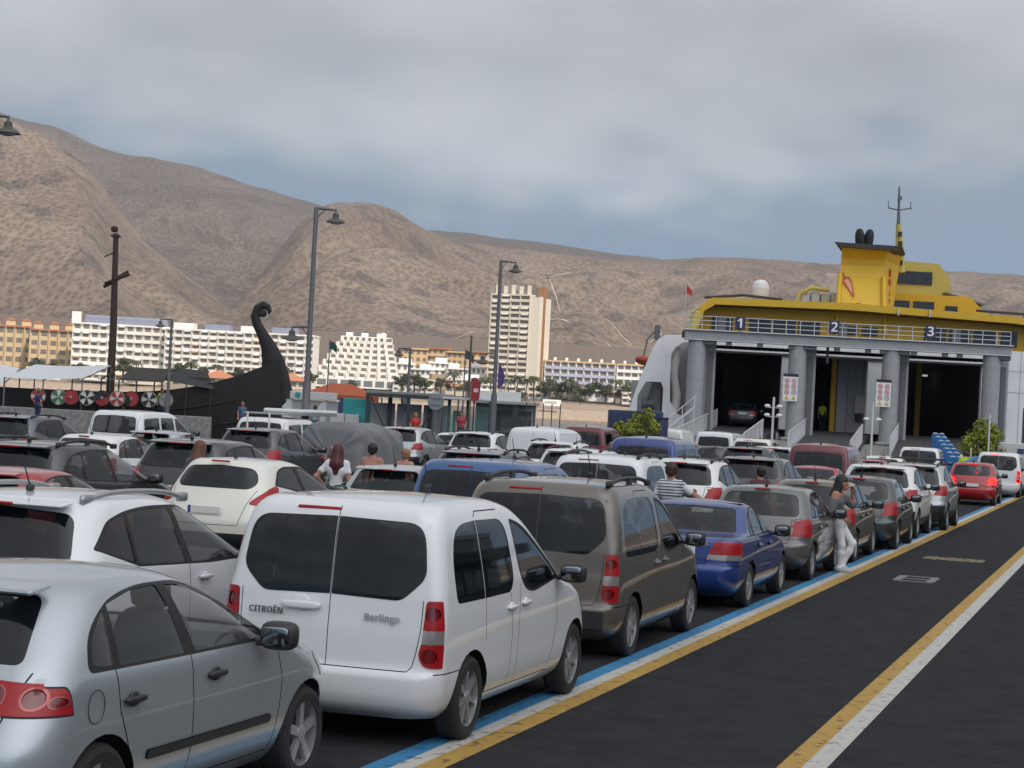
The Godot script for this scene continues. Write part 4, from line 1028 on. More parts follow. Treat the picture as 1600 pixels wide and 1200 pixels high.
func build_setting() -> void:
	var asphalt := mt(Color.WHITE, 0.9)
	tri_tex(asphalt, noise_tex(3, 0.012, [L(0.027, 0.027, 0.0295), L(0.032, 0.032, 0.035), L(0.034, 0.034, 0.037), L(0.039, 0.039, 0.041)], 1024, 7, FastNoiseLite.TYPE_SIMPLEX_SMOOTH, 1.4), 0.16)
	asphalt.heightmap_enabled = true
	asphalt.heightmap_texture = noise_tex(21, 0.2, [Color.BLACK, Color.WHITE], 512, 3)
	asphalt.heightmap_scale = 0.8
	asphalt.metallic_specular = 0.15
	M.asphalt = asphalt
	var conc := mt(Color.WHITE, 0.9)
	tri_tex(conc, noise_tex(33, 0.02, [L(0.16, 0.16, 0.155), L(0.24, 0.24, 0.23), L(0.30, 0.30, 0.285)], 512, 5), 0.3)
	M.concrete = conc
	# the quay: two slabs so that the longship lies in water beyond its edge
	var g := MB.new()
	g.box(P(5, -2.0, 38), Vector3(210, 4, 137))
	struct("quay", g.mesh(), asphalt)
	# painted lines: blue, white and yellow beside the queue, yellow and white further right
	M.line_blue = paint_mat(L(0.03, 0.19, 0.38), 41)
	M.line_white = paint_mat(L(0.46, 0.45, 0.42), 42)
	M.line_yellow = paint_mat(L(0.40, 0.245, 0.05), 43)
	strip("blue_lane_line", -4.945, -4.775, 5, 100, 0.004, M.line_blue)
	strip("white_lane_line", -4.775, -4.635, 5, 100, 0.0045, M.line_white)
	strip("yellow_lane_line", -4.635, -4.45, 5, 100, 0.004, M.line_yellow)
	strip("yellow_lane_line", -2.40, -2.235, 5, 100, 0.004, M.line_yellow)
	strip("white_lane_line", -2.235, -2.065, 5, 100, 0.0045, M.line_white)
	for k in 6:
		var l0 := -7.2 - 3.15 * k
		strip("white_lane_line", l0, l0 + 0.12, 8, 96, 0.004, M.line_white)
	# worn cross stripe and drain cover
	var worn := paint_mat(L(0.17, 0.145, 0.075), 47)
	var wg := MB.new()
	var rng := RandomNumberGenerator.new()
	rng.seed = 8
	for k in 26:
		var l0 := -3.95 + k * 0.044
		wg.quad(lane(l0, 38.0 + rng.randf() * 0.25, 0.004), lane(l0 + 0.05, 38.0 + rng.randf() * 0.25, 0.004), lane(l0 + 0.05, 38.8 + rng.randf() * 0.3, 0.004), lane(l0, 38.8 + rng.randf() * 0.3, 0.004), Vector3.UP)
	struct("worn_cross_marking", wg.mesh(), worn)
	var dc := thing("drain_cover", "pale metal drain cover set in the empty asphalt lane", "drain cover", "", lane(-3.46, 32.7, 0.0), -YAW)
	var dm := mt(L(0.19, 0.19, 0.19), 0.6, 0.3)
	for k in 3: bx(dc, "bar", Vector3(0, 0.006, -0.55 + 0.55 * k), Vector3(0.62, 0.012, 0.09), dm)
	for sd in [-1, 1]: bx(dc, "end_plate", Vector3(0.27 * sd, 0.007, 0), Vector3(0.13, 0.014, 1.0), dm)
	# sea
	var sea := mt(L(0.035, 0.06, 0.07), 0.12)
	sea.heightmap_enabled = true
	sea.heightmap_texture = noise_tex(60, 0.05, [Color.BLACK, Color.WHITE], 512, 4)
	sea.heightmap_scale = 40.0
	sea.uv1_triplanar = true; sea.uv1_world_triplanar = true; sea.uv1_scale = Vector3(0.02, 0.02, 0.02)
	var s := MB.new()
	s.quad(P(-3000, -1.7, -400), P(3000, -1.7, -400), P(3000, -1.7, 1200), P(-3000, -1.7, 1200), Vector3.UP)
	struct("sea", s.mesh(), sea)
	# shore: beach and the rising ground under the town
	var sand := mt(Color.WHITE, 0.95)
	sand.vertex_color_use_as_albedo = true
	tri_tex(sand, noise_tex(71, 0.03, [Color(0.72, 0.72, 0.72), Color(1, 1, 1)], 512, 5), 0.02)
	var rows := []
	var cg := MB.new()
	var prof := [[792.0, -3.0], [800.0, -0.9], [815.0, 1.2], [832.0, 3.4], [850.0, 6.5], [900.0, 10.0], [980.0, 15.5], [1060.0, 24.0], [1180.0, 44.0]]
	var nz := FastNoiseLite.new()
	nz.seed = 4; nz.frequency = 0.02
	for i in prof.size():
		var row := []
		for k in 121:
			var x := lerpf(-900, 900, k / 120.0)
			row.append(P(x, prof[i][1] + nz.get_noise_2d(x, i * 40.0) * (0.3 if i < 4 else 1.5), prof[i][0] + nz.get_noise_2d(x * 0.4, 7.0) * 12.0))
		rows.append(row)
	for i in rows.size() - 1:
		cg.col = [Color(0.30, 0.20, 0.145), Color(0.50, 0.385, 0.29), Color(0.50, 0.39, 0.30), Color(0.33, 0.27, 0.20), Color(0.22, 0.18, 0.135), Color(0.20, 0.16, 0.125), Color(0.19, 0.15, 0.12), Color(0.185, 0.145, 0.117)][i]
		for k in 120: cg.quad(rows[i][k], rows[i][k + 1], rows[i + 1][k + 1], rows[i + 1][k], Vector3.UP)
	struct("beach", cg.mesh(true), sand)
	# a cloud between the sun and the port: the port lies in its shade while the far shore is in the sun
	var cn := FastNoiseLite.new()
	cn.seed = 77; cn.frequency = 0.02; cn.fractal_octaves = 3
	for q in [[342.0, 650.0, 527.0, 150.0, 165.0]]:
		var cl := MB.new()
		cl.sup(Vector3.ZERO, Vector3(q[3], 26.0, q[4]), 1.0, 1.0, Basis.IDENTITY, 48, 16)
		for i in cl.v.size():
			var d := cl.v[i]
			cl.v[i] = d * (1.0 + 0.18 * cn.get_noise_3d(d.x, d.y * 2.0, d.z))
		var cm := mt(L(0.85, 0.85, 0.86), 1.0)
		cm.backlight_enabled = true; cm.backlight = Color(0.9, 0.9, 0.92)
		struct("cloud", cl.mesh(), cm, Vector3(q[0], q[1], q[2]))
	# hills
	hill_noise = FastNoiseLite.new()
	hill_noise.seed = 17; hill_noise.frequency = 0.0032; hill_noise.fractal_octaves = 3; hill_noise.fractal_gain = 0.42; hill_noise.noise_type = FastNoiseLite.TYPE_SIMPLEX_SMOOTH
	hill_fine = FastNoiseLite.new()
	hill_fine.seed = 23; hill_fine.frequency = 0.012; hill_fine.fractal_octaves = 4
	var tint := FastNoiseLite.new()
	tint.seed = 31; tint.frequency = 0.004; tint.fractal_octaves = 4
	var hm := mt(Color.WHITE, 1.0)
	hm.vertex_color_use_as_albedo = true
	tri_tex(hm, noise_tex(81, 0.05, [Color(0.66, 0.64, 0.62), Color(0.76, 0.74, 0.72), Color(0.88, 0.87, 0.86), Color(0.94, 0.935, 0.93), Color(0.98, 0.98, 0.98), Color(1, 1, 1)], 1024, 2, FastNoiseLite.TYPE_CELLULAR, 1.2), 0.0042)
	hm.uv1_scale = Vector3(0.0042, 0.0042, 0.0021)
	hm.uv1_triplanar_sharpness = 4.0
	M.hill = hm
	for h in hills():
		var mb := MB.new()
		var grid := []
		var cols := []
		for i in h.nz:
			var z: float = lerpf(h.zf, h.zc * 1.12, pow(i / (h.nz - 1.0), 1.1))
			var row := PackedVector3Array()
			var cr := PackedColorArray()
			for k in h.nu:
				var u: float = lerpf(h.u0, h.u1, k / (h.nu - 1.0))
				var y := hill_y(h, u, z)
				row.append(P(u * z, y, z))
				var t := tint.get_noise_2d(u * z, z * 0.7 + h.seed * 77.0)
				var c: Color = (h.c0 as Color).lerp(h.c1, clampf(0.5 + t * 1.3, 0, 1))
				c = c.lerp(h.c2, clampf((hill_fine.get_noise_2d(u * z * 1.7 + 400, z * 1.2) - 0.12) * 3.0, 0, 0.8))
				cr.append(c)
			grid.append(row); cols.append(cr)
		var nr := []
		for i in grid.size():
			var a := PackedVector3Array()
			for k in h.nu:
				var du: Vector3 = grid[mini(i + 1, grid.size() - 1)][k] - grid[maxi(i - 1, 0)][k]
				var dv: Vector3 = grid[i][mini(k + 1, h.nu - 1)] - grid[i][maxi(k - 1, 0)]
				a.append(dv.cross(du).normalized())
			nr.append(a)
		for i in grid.size() - 1:
			for k in h.nu - 1:
				for t in [[0, 0, 0, 1, 1, 1], [0, 0, 1, 1, 1, 0]]:
					var n0 := mb.v.size()
					mb.tri(grid[i + t[0]][k + t[1]], grid[i + t[2]][k + t[3]], grid[i + t[4]][k + t[5]], nr[i + t[0]][k + t[1]], nr[i + t[2]][k + t[3]], nr[i + t[4]][k + t[5]])
					for q in range(n0, mb.v.size()): mb.c[q] = cols[i + t[0]][k + t[1]]
		struct("hill", mb.mesh(true), hm)
	# pale tracks winding up the low hill
	var track := mt(L(0.52, 0.42, 0.32), 1.0)
	var hc: Dictionary = hills()[2]
	for line in [[[0.0285, 1760.0], [0.012, 1700.0], [0.009, 1640.0], [0.021, 1560.0], [0.028, 1490.0]], [[0.008, 1520.0], [0.020, 1470.0], [0.029, 1440.0]], [[0.043, 1400.0], [0.055, 1330.0], [0.062, 1310.0]], [[0.047, 1270.0], [0.056, 1240.0], [0.066, 1235.0]], [[0.066, 1240.0], [0.072, 1300.0], [0.070, 1380.0], [0.077, 1440.0]], [[-0.036, 1180.0], [-0.020, 1260.0], [-0.012, 1330.0]]]:
		var mb := MB.new()
		var prev := []
		var pts := []
		for i in line.size() - 1:
			for k in 14: pts.append([lerpf(line[i][0], line[i + 1][0], k / 14.0), lerpf(line[i][1], line[i + 1][1], k / 14.0)])
		for i in pts.size():
			var u: float = pts[i][0]
			var z: float = pts[i][1]
			var wd := 3.4 + 1.6 * hill_fine.get_noise_2d(i * 30.0, z)
			var q := [P(u * z, hill_y(hc, u, z) + 0.5, z), P(u * (z + wd), hill_y(hc, u, z + wd) + 0.5, z + wd)]
			if i > 0: mb.quad(prev[0], prev[1], q[1], q[0], Vector3(0, 1, 0.3))
			prev = q
		struct("hill_track", mb.mesh(), track)

func hills() -> Array:
	var tan0 := Color(0.168, 0.130, 0.105)
	var tan1 := Color(0.235, 0.186, 0.150)
	var scrub := Color(0.105, 0.087, 0.076)
	return [
		{seed = 1, zf = 1110.0, foot = 24.0, zc = 1700.0, bend = 0.0, pw = 1.15, skew = 0.5, rough = 36.0, nz = 110, nu = 190, u0 = -0.42, u1 = -0.098, c0 = tan0, c1 = tan1, c2 = scrub,
			crest = [[-0.42, 0.235], [-0.34, 0.185], [-0.275, 0.143], [-0.248, 0.128], [-0.225, 0.112], [-0.205, 0.088], [-0.180, 0.066], [-0.155, 0.0490], [-0.128, 0.030], [-0.110, 0.019], [-0.098, 0.010]]},
		{seed = 2, zf = 1500.0, foot = 30.0, zc = 2900.0, bend = 0.0, pw = 1.0, skew = -0.3, rough = 44.0, nz = 100, nu = 170, u0 = -0.34, u1 = -0.02, c0 = Color(0.125, 0.104, 0.092), c1 = Color(0.160, 0.134, 0.117), c2 = scrub,  # rear ridge: cloud shade is put into its darker colours
			crest = [[-0.34, 0.165], [-0.275, 0.142], [-0.245, 0.1345], [-0.222, 0.1255], [-0.205, 0.1225], [-0.188, 0.1210], [-0.152, 0.1130], [-0.128, 0.107], [-0.106, 0.1015], [-0.085, 0.094], [-0.06, 0.08], [-0.02, 0.05]]},
		{seed = 3, zf = 1115.0, foot = 24.0, zc = 2050.0, bend = 500.0, pw = 1.0, skew = -0.35, rough = 36.0, nz = 130, nu = 330, u0 = -0.165, u1 = 0.40, c0 = tan0, c1 = tan1, c2 = scrub,
			crest = [[-0.165, 0.024], [-0.145, 0.046], [-0.128, 0.071], [-0.114, 0.091], [-0.100, 0.1010], [-0.085, 0.1030], [-0.070, 0.1018], [-0.055, 0.0945], [-0.040, 0.0875], [-0.015, 0.0838], [0.005, 0.0830], [0.03, 0.0822], [0.063, 0.0812], [0.10, 0.0840], [0.14, 0.0855], [0.17, 0.0850], [0.20, 0.0840], [0.24, 0.0835], [0.27, 0.0833], [0.40, 0.08]]},
		{seed = 4, zf = 1900.0, foot = 60.0, zc = 3100.0, bend = 0.0, pw = 1.0, skew = 0.2, rough = 26.0, nz = 60, nu = 120, u0 = -0.09, u1 = 0.16, c0 = Color(0.105, 0.088, 0.078), c1 = Color(0.13, 0.108, 0.094), c2 = scrub,
			crest = [[-0.09, 0.06], [-0.055, 0.088], [-0.035, 0.0905], [-0.01, 0.0885], [0.02, 0.0868], [0.05, 0.0845], [0.08, 0.081], [0.12, 0.07], [0.16, 0.05]]},
	]
# ---------------------------------------------------------------- the town across the bay
# a block whose front has storeys and bays with recessed windows and balcony parapets; origin at the base of the front's middle
func block(o: Node3D, w: float, h: float, d: float, floors: int, bays: int, y0: float, m: Dictionary) -> void:
	var fh := (h - y0) / floors
	var bw := w / bays
	bx(o, "wall", Vector3(0, h * 0.5, -d * 0.5 - 0.7), Vector3(w, h, d), m.wall)
	bx(o, "roof", Vector3(0, h + 0.35, -d * 0.5 - 0.1), Vector3(w + 0.6, 0.7, d + 1.2), m.get("roof", m.wall))
	var wm := BoxMesh.new()
	wm.size = Vector3(bw * m.get("ww", 0.72), fh * 0.48, 0.25)
	for i in floors:
		var y := y0 + fh * i
		if m.get("slab", true):
			bx(o, "balcony", Vector3(0, y + fh * 0.2, -0.1), Vector3(w, fh * 0.40, 1.2), m.parapet)
		for k in bays:
			var x := -w * 0.5 + bw * (k + 0.5)
			part(o, "window", wm, m.pane, Vector3(x, y + fh * 0.66, -0.62))
			if m.get("box", false):
				var bm := part(o, "balcony", m.box_mesh, m.parapet, Vector3(x, y + fh * 0.2, 0.0))
				bm.name = "balcony"
	if m.get("awnings", false):
		var ar := RandomNumberGenerator.new()
		ar.seed = int(w * 10)
		var am := BoxMesh.new()
		am.size = Vector3(bw * 0.66, 0.5, 1.0)
		for i in floors:
			for k in bays:
				if ar.randf() < 0.42: part(o, "awning", am, m.awn if ar.randf() < 0.8 else m.awn2, Vector3(-w * 0.5 + bw * (k + 0.5), y0 + fh * (i + 0.93), 0.35 + ar.randf() * 0.3)).rotation.x = 0.45
	if m.get("fins", true):
		for k in bays + 1:
			bx(o, "fin", Vector3(-w * 0.5 + bw * k, (h + y0) * 0.5, -0.05), Vector3(bw * 0.07, h - y0, 1.1), m.wall)

func leafy(o: MB, at: Vector3, r: Vector3, n: int, leaf: float, rng: RandomNumberGenerator) -> void:
	for k in n:
		var d := Vector3(rng.randfn(), rng.randfn(), rng.randfn()).normalized()
		var p := at + d * r * pow(rng.randf(), 0.35)
		var a := Vector3(rng.randfn(), rng.randfn() * 0.6, rng.randfn()).normalized()
		var b := a.cross(Vector3(rng.randfn(), rng.randfn(), rng.randfn()).normalized()).normalized()
		var s := leaf * rng.randf_range(0.6, 1.3)
		var g := rng.randf_range(0.7, 1.25)
		o.col = Color(g, g, g * 0.95)
		var nn := (d + Vector3.UP * 0.4).normalized()
		var q := [p - a * s - b * s * 0.5, p + a * s * 0.2 - b * s * 0.7, p + a * s + b * s * 0.2, p - a * s * 0.1 + b * s * 0.7]
		var g0: Vector3 = (q[1] - q[0]).cross(q[3] - q[0]).normalized()
		if g0.dot(nn) < 0: g0 = -g0
		var n2 := (g0 * 0.6 + nn * 0.7).normalized()
		o.tri(q[0], q[1], q[2], n2, n2, n2); o.tri(q[0], q[2], q[3], n2, n2, n2)

func make_tree(kind: int, sd: int) -> Node3D:
	var o := Node3D.new()
	var rng := RandomNumberGenerator.new()
	rng.seed = sd
	var tr := MB.new()
	var cr := MB.new()
	if kind == 2:      # palm
		var pts := []
		for k in 6: pts.append(Vector3(0.3 * sin(k * 0.5 + sd), k * 1.6, 0.1 * k))
		tr.tube(pts, [0.32, 0.26, 0.23, 0.21, 0.2, 0.22], 7)
		var top: Vector3 = pts[5]
		for k in 26:
			var a := TAU * k / 26.0 + rng.randf() * 0.3
			var up := rng.randf_range(-0.35, 0.9)
			var prev := []
			for i in 6:
				var t := i / 5.0
				var c := top + Vector3(cos(a), 0, sin(a)) * (2.9 * t) + Vector3(0, up * 2.0 * t - 2.2 * t * t, 0)
				var sx := Vector3(-sin(a), 0, cos(a)) * (0.42 * sin(PI * minf(t * 0.9 + 0.12, 1.0)) + 0.03)
				var g := rng.randf_range(0.75, 1.2)
				cr.col = Color(g, g, g)
				if i > 0:
					cr.quad(prev[0], c - sx - Vector3(0, 0.15, 0), c, prev[1], Vector3.UP); cr.quad(prev[1], c, c + sx - Vector3(0, 0.15, 0), prev[2], Vector3.UP)
				prev = [c - sx - Vector3(0, 0.15, 0), c, c + sx - Vector3(0, 0.15, 0)]
	else:
		tr.tube([Vector3(0, 0, 0), Vector3(0.1, 1.4, 0), Vector3(0.0, 3.0, 0.1)], [0.35, 0.28, 0.18], 7)
		for k in 5:
			var a := TAU * k / 5.0 + rng.randf()
			tr.tube([Vector3(0, 2.2 + 0.2 * k, 0), Vector3(cos(a) * 1.0, 3.3, sin(a) * 1.0), Vector3(cos(a) * 1.9, 4.0 + rng.randf(), sin(a) * 1.9)], [0.14, 0.09, 0.04], 5)
		for k in 9:
			var a := rng.randf() * TAU
			var rr := rng.randf_range(0.3, 2.1)
			leafy(cr, Vector3(cos(a) * rr, rng.randf_range(2.9, 5.2), sin(a) * rr), Vector3(1.25, 0.95, 1.25) * rng.randf_range(0.7, 1.1), 75, 0.30, rng)
	pmb(o, "trunk", tr, M.bark)
	part(o, "crown", cr.mesh(true), [M.leaf_dark, M.leaf_dry, M.palm][kind])
	return o

func build_town() -> void:
	M.bark = mt(L(0.10, 0.075, 0.055), 0.95)
	for q in [["leaf_dark", L(0.055, 0.075, 0.035)], ["leaf_dry", L(0.095, 0.095, 0.05)], ["palm", L(0.075, 0.085, 0.045)], ["leaf_lime", L(0.27, 0.30, 0.045)]]:
		M[q[0]] = mt(q[1], 0.8)
		M[q[0]].vertex_color_use_as_albedo = true
		M[q[0]].backlight_enabled = true; M[q[0]].backlight = q[1]
	var pane := mt(L(0.19, 0.165, 0.14), 0.3)
	var cream := mt(L(0.66, 0.60, 0.50), 0.9)
	var white := mt(L(0.74, 0.71, 0.66), 0.9)
	var bright := mt(L(0.82, 0.80, 0.77), 0.9)
	var ochre := mt(L(0.60, 0.46, 0.28), 0.9)
	var tile := mt(L(0.42, 0.17, 0.09), 0.9)
	var peach := mt(L(0.62, 0.43, 0.24), 0.9)
	var bluegrey := mt(L(0.22, 0.24, 0.32), 0.8)
	var rust := mt(L(0.30, 0.15, 0.06), 0.9)
	# tower
	var t := thing("tower_block", "tall cream tower block with rows of balconies on the shore", "building", "", P(-2.6, 9.0, 900), -0.38)
	block(t, 19.6, 46.5, 15, 16, 4, 1.0, {wall = cream, parapet = cream, pane = pane, ww = 0.86, awnings = true, awn = bright, awn2 = cream})
	bx(t, "wall", Vector3(12.0, 23.0, -8.2), Vector3(4.6, 46.0, 14.8), cream)
	bx(t, "stair_stripe", Vector3(14.5, 23.5, -6.5), Vector3(0.6, 47, 2.2), rust)
	bx(t, "stair_tower", Vector3(13.0, 49.0, -7.5), Vector3(3.0, 4.2, 4.0), rust)
	for k in 5: bx(t, "roof_post", Vector3(-8 + 4 * k, 49.3, -3), Vector3(1.6, 4.6 - (k % 2), 1.0), cream)
	# long stepped hotel, two wings
	var h := thing("hotel", "long white hotel with many rows of balconies behind the mast", "building", "", P(-174, 3.0, 850), 0.16)
	block(h, 42, 27, 16, 7, 11, 2.0, {wall = white, parapet = white, pane = pane, ww = 0.6, awnings = true, awn = bright, awn2 = peach})
	bx(h, "solar_roof", Vector3(2, 29.4, -8), Vector3(36, 3.2, 10), bluegrey, 0.0, Basis(Vector3.RIGHT, 0.12))
	bx(h, "stair_tower", Vector3(-20, 30, -8), Vector3(4, 5, 6), white)
	var h2 := thing("hotel", "wide white hotel wing with staggered balconies behind the curled prow", "building", "", P(-121, 4.0, 846), -0.05)
	block(h2, 66, 25.5, 16, 8, 17, 1.5, {wall = white, parapet = white, pane = pane, ww = 0.62, awnings = true, awn = bright, awn2 = peach})
	for k in 4: bx(h2, "roof_unit", Vector3(-26 + 15 * k, 27.6, -8), Vector3(9 + 2 * (k % 2), 2.6, 7), [white, bluegrey][k % 2])
	# ochre apartments
	for k in 2:
		var a := thing("apartment_block", ["ochre apartment block with terracotta roofs at the picture's edge", "yellow apartment block with red roof tiles next to the hotel"][k], "building", "", P(-231 + 22 * k, 9.5, 880 - 8 * k), 0.2)
		block(a, 21, 18.5 - 1.2 * k, 13, 4, 5, 1.0, {wall = ochre, parapet = ochre, pane = pane, roof = tile, ww = 0.6, slab = false})
		for i in 3:
			bx(a, "dormer", Vector3(-7 + 7 * i, 20.3 - 1.2 * k, -5), Vector3(4.2, 2.6, 6), ochre)
			var rm := MB.new()
			rm.prism(PackedVector2Array([Vector2(-2.6, 0), Vector2(2.6, 0), Vector2(0, 1.3)]), -3.4, 3.4)
			pmb(a, "tiled_roof", rm, tile, Vector3(-7 + 7 * i, 21.6 - 1.2 * k, -5))
	# terraced pyramid hotel
	var py := thing("terraced_hotel", "white pyramid shaped hotel with stepped diagonal terraces", "building", "", P(-69, 8.0, 858), 0.0)
	var fl := 7
	for i in fl:
		var wdt := 38.0 - 2.7 * i
		var yy := 4.2 + i * 2.75
		var xo := 0.6 * i - 1.0
		bx(py, "terrace", Vector3(xo, yy + 1.37, -8.0 - 1.0 * i), Vector3(wdt, 2.74, 14), white)
		for k in 8:
			var x := xo - wdt * 0.5 + wdt * (k + 0.5) / 8.0 + 0.5
			bx(py, "window", Vector3(x, yy + 1.5, -0.95 - 1.0 * i), Vector3(2.3, 1.5, 0.2), pane)
			bx(py, "partition", Vector3(x - 2.1, yy + 1.3, -0.4 - 1.0 * i), Vector3(1.0, 2.6, 1.6), white)
			bx(py, "balcony", Vector3(x, yy + 0.4, -0.2 - 1.0 * i), Vector3(2.9, 0.8, 0.3), white)
	bx(py, "ground_floor", Vector3(0, 2.1, -7), Vector3(40, 4.2, 15), white)
	for k in 7: bx(py, "shop_window", Vector3(-16 + 5.2 * k, 2.2, 0.55), Vector3(3.9, 2.6, 0.2), mt(L(0.16, 0.17, 0.18), 0.2))
	for k in 3: bx(py, "roof_unit", Vector3(-6 + 7 * k, 24.2, -16), Vector3(3, 2.2, 3), bright)
	var dish := MB.new()
	dish.sup(Vector3(9.5, 24.5, -15), Vector3(1.4, 1.4, 1.0), 1.0, 1.0)
	pmb(py, "water_tank", dish, bright)
	# white village between pyramid and tower
	var rng := RandomNumberGenerator.new()
	rng.seed = 5
	var spots := [[-53, 920, 12, 9.5], [-44, 915, 10, 7.5], [-35, 925, 11, 10.5], [-26, 918, 10, 8.5], [-17.5, 922, 9, 9.5], [-49, 960, 13, 15.0], [-38, 965, 12, 15.5], [-28, 958, 11, 14.5], [-18, 962, 11, 15.0], [-33, 890, 12, 4.6], [-20, 885, 12, 5.5]]
	var vl := ["low white house with dark windows beside the terraced hotel", "small white flat roofed house second along from the terraced hotel", "white house with a stepped top in the middle of the village", "white square house with terraces near the tower block", "white house standing close to the tower block", "pale ochre house high behind the terraced hotel", "ochre flat roofed house on the village's back row", "cream house on the back row above the white houses", "cream house with tiled parapet behind the tower block", "long low brown walled terrace below the white houses", "low white terrace with dark openings near the palms"]
	for i in spots.size():
		var q: Array = spots[i]
		var gy: float = 10.0 + (q[1] - 900) * 0.075
		var back := i >= 5 and i < 9
		var wall: Material = [ochre, peach][i % 2] if back else (mt(L(0.33, 0.24, 0.17), 0.9) if i == 9 else bright)
		var v := thing("village_house", vl[i], "house", "white houses of the village", P(q[0], gy, q[1]), rng.randf_range(-0.25, 0.25))
		block(v, q[2], q[3], 9, maxi(1, int(q[3] / 3.2)), 4, 0.8, {wall = wall, parapet = wall, pane = pane, fins = false, ww = 0.5, slab = i % 2 == 0, roof = tile if back and i % 2 == 0 else wall})
		if not back: bx(v, "upper_storey", Vector3(rng.randf_range(-2, 2), q[3] + 1.6, -5), Vector3(q[2] * 0.5, 2.6, 5), wall)
	# low front row along the promenade
	var fr := [[-204, 836, 14, 4.5, "pale promenade bar before the ochre apartments"], [-183, 838, 12, 5.5, "small white shop before the hotel's stair tower"], [-160, 836, 16, 4.0, "long low white bar before the hotel's first wing"], [-140, 838, 10, 5.0, "square cream shop between the hotel wings"], [-112, 840, 12, 4.2, "low cream bar before the wide hotel wing"], [-97, 842, 9, 5.5, "narrow white shop beside the prow"], [-47, 852, 12, 5.0, "low white shop right of the terraced hotel"], [-36, 850, 9, 6.2, "square white villa below the village"], [-24, 852, 11, 4.8, "low cream arcade below the village"], [-12, 850, 8, 5.6, "small cream annex left of the tower's foot"], [12, 854, 9, 5.2, "small cream annex right of the tower's foot"], [24, 862, 12, 4.4, "low white arcade among the dark trees"], [40, 858, 13, 4.6, "low cream arcade before the blue balconies"], [53, 850, 8, 5.4, "white beach house near the ferry's stern"]]
	for i in fr.size():
		var q: Array = fr[i]
		var v := thing("promenade_house", q[4], "house", "low houses along the promenade", P(q[0], 4.0 + (q[1] - 832) * 0.14, q[1]), rng.randf_range(-0.15, 0.15))
		block(v, q[2], q[3], 7, 1 if q[3] < 5 else 2, maxi(3, int(q[2] / 3)), 0.5, {wall = [bright, white, cream][i % 3], parapet = [bright, white, cream][i % 3], pane = pane, fins = false, slab = i % 2 == 1, ww = 0.6, roof = [white, tile, cream][(i * 2) % 3], awnings = true, awn = [peach, bright][i % 2], awn2 = tile})
	# apartments to the right of the tower
	var al := ["white apartment block with ochre roof and blue balconies right of the tower", "white apartment block with ochre roof half hidden by the ferry's stern"]
	var blueb := mt(L(0.44, 0.45, 0.56), 0.8)
	for i in 2:
		var a := thing("apartment_block", al[i], "building", "", P(31.5 + 27.5 * i, 15.0, 902), -0.06)
		block(a, 33 if i == 0 else 20, 10.6, 12, 3, 9 if i == 0 else 6, 0.6, {wall = bright, parapet = blueb if i == 0 else bright, pane = pane, roof = peach, ww = 0.66})
		for k in 5: bx(a, "chimney", Vector3(-12 + 5.5 * k, 12.0, -4), Vector3(1.2, 1.6, 1.2), bright)
	# beach front
	var kb := thing("beach_kiosk", "small white kiosk on the sand below the palms", "kiosk", "", P(17.3, 4.6, 816))
	bx(kb, "wall", Vector3(0, 1.3, 0), Vector3(7.6, 2.6, 4), bright)
	bx(kb, "hatch", Vector3(-0.5, 1.4, 2.02), Vector3(5.2, 1.1, 0.1), mt(L(0.45, 0.42, 0.38), 0.6))
	var sw := mt(L(0.36, 0.29, 0.22), 0.95)
	var wl := thing("beach_wall", "low stone wall along the back of the beach", "wall", "", P(40, 3.2, 834))
	bx(wl, "wall", Vector3(0, 1.3, 0), Vector3(90, 2.6, 1.2), sw)
	var pr := ["red pyramid roofed beach restaurant behind the longship", "orange roofed pavilion just behind the prow"]
	for i in 2:
		var r := thing("beach_restaurant", pr[i], "restaurant", "", P([-116.4, -92.0][i], [5.2, 6.0][i], [762.0, 800.0][i]))
		bx(r, "wall", Vector3(0, 1.6, 0), Vector3(13, 3.2, 8), cream)
		for k in 4: bx(r, "window", Vector3(-4.8 + 3.2 * k, 1.7, 4.05), Vector3(2.2, 1.6, 0.1), pane)
		var rm := MB.new()
		var e := [Vector3(-8.2, 3.2, 5.5), Vector3(8.2, 3.2, 5.5), Vector3(8.2, 3.2, -5.5), Vector3(-8.2, 3.2, -5.5)]
		for k in 4: rm.flat(e[k], e[(k + 1) % 4], Vector3(0, 6.6, 0), Vector3(0, 1, 0))
		rm.quad(e[0], e[1], e[2], e[3], Vector3.DOWN)
		pmb(r, "tiled_roof", rm, tile)
		bx(r, "sea_wall", Vector3(0, -1.8, 7), Vector3(40, 3.6, 1), sw)
	# trees
	var protos := []
	for k in 6: protos.append(make_tree([0, 1, 2][k % 3], 100 + k))
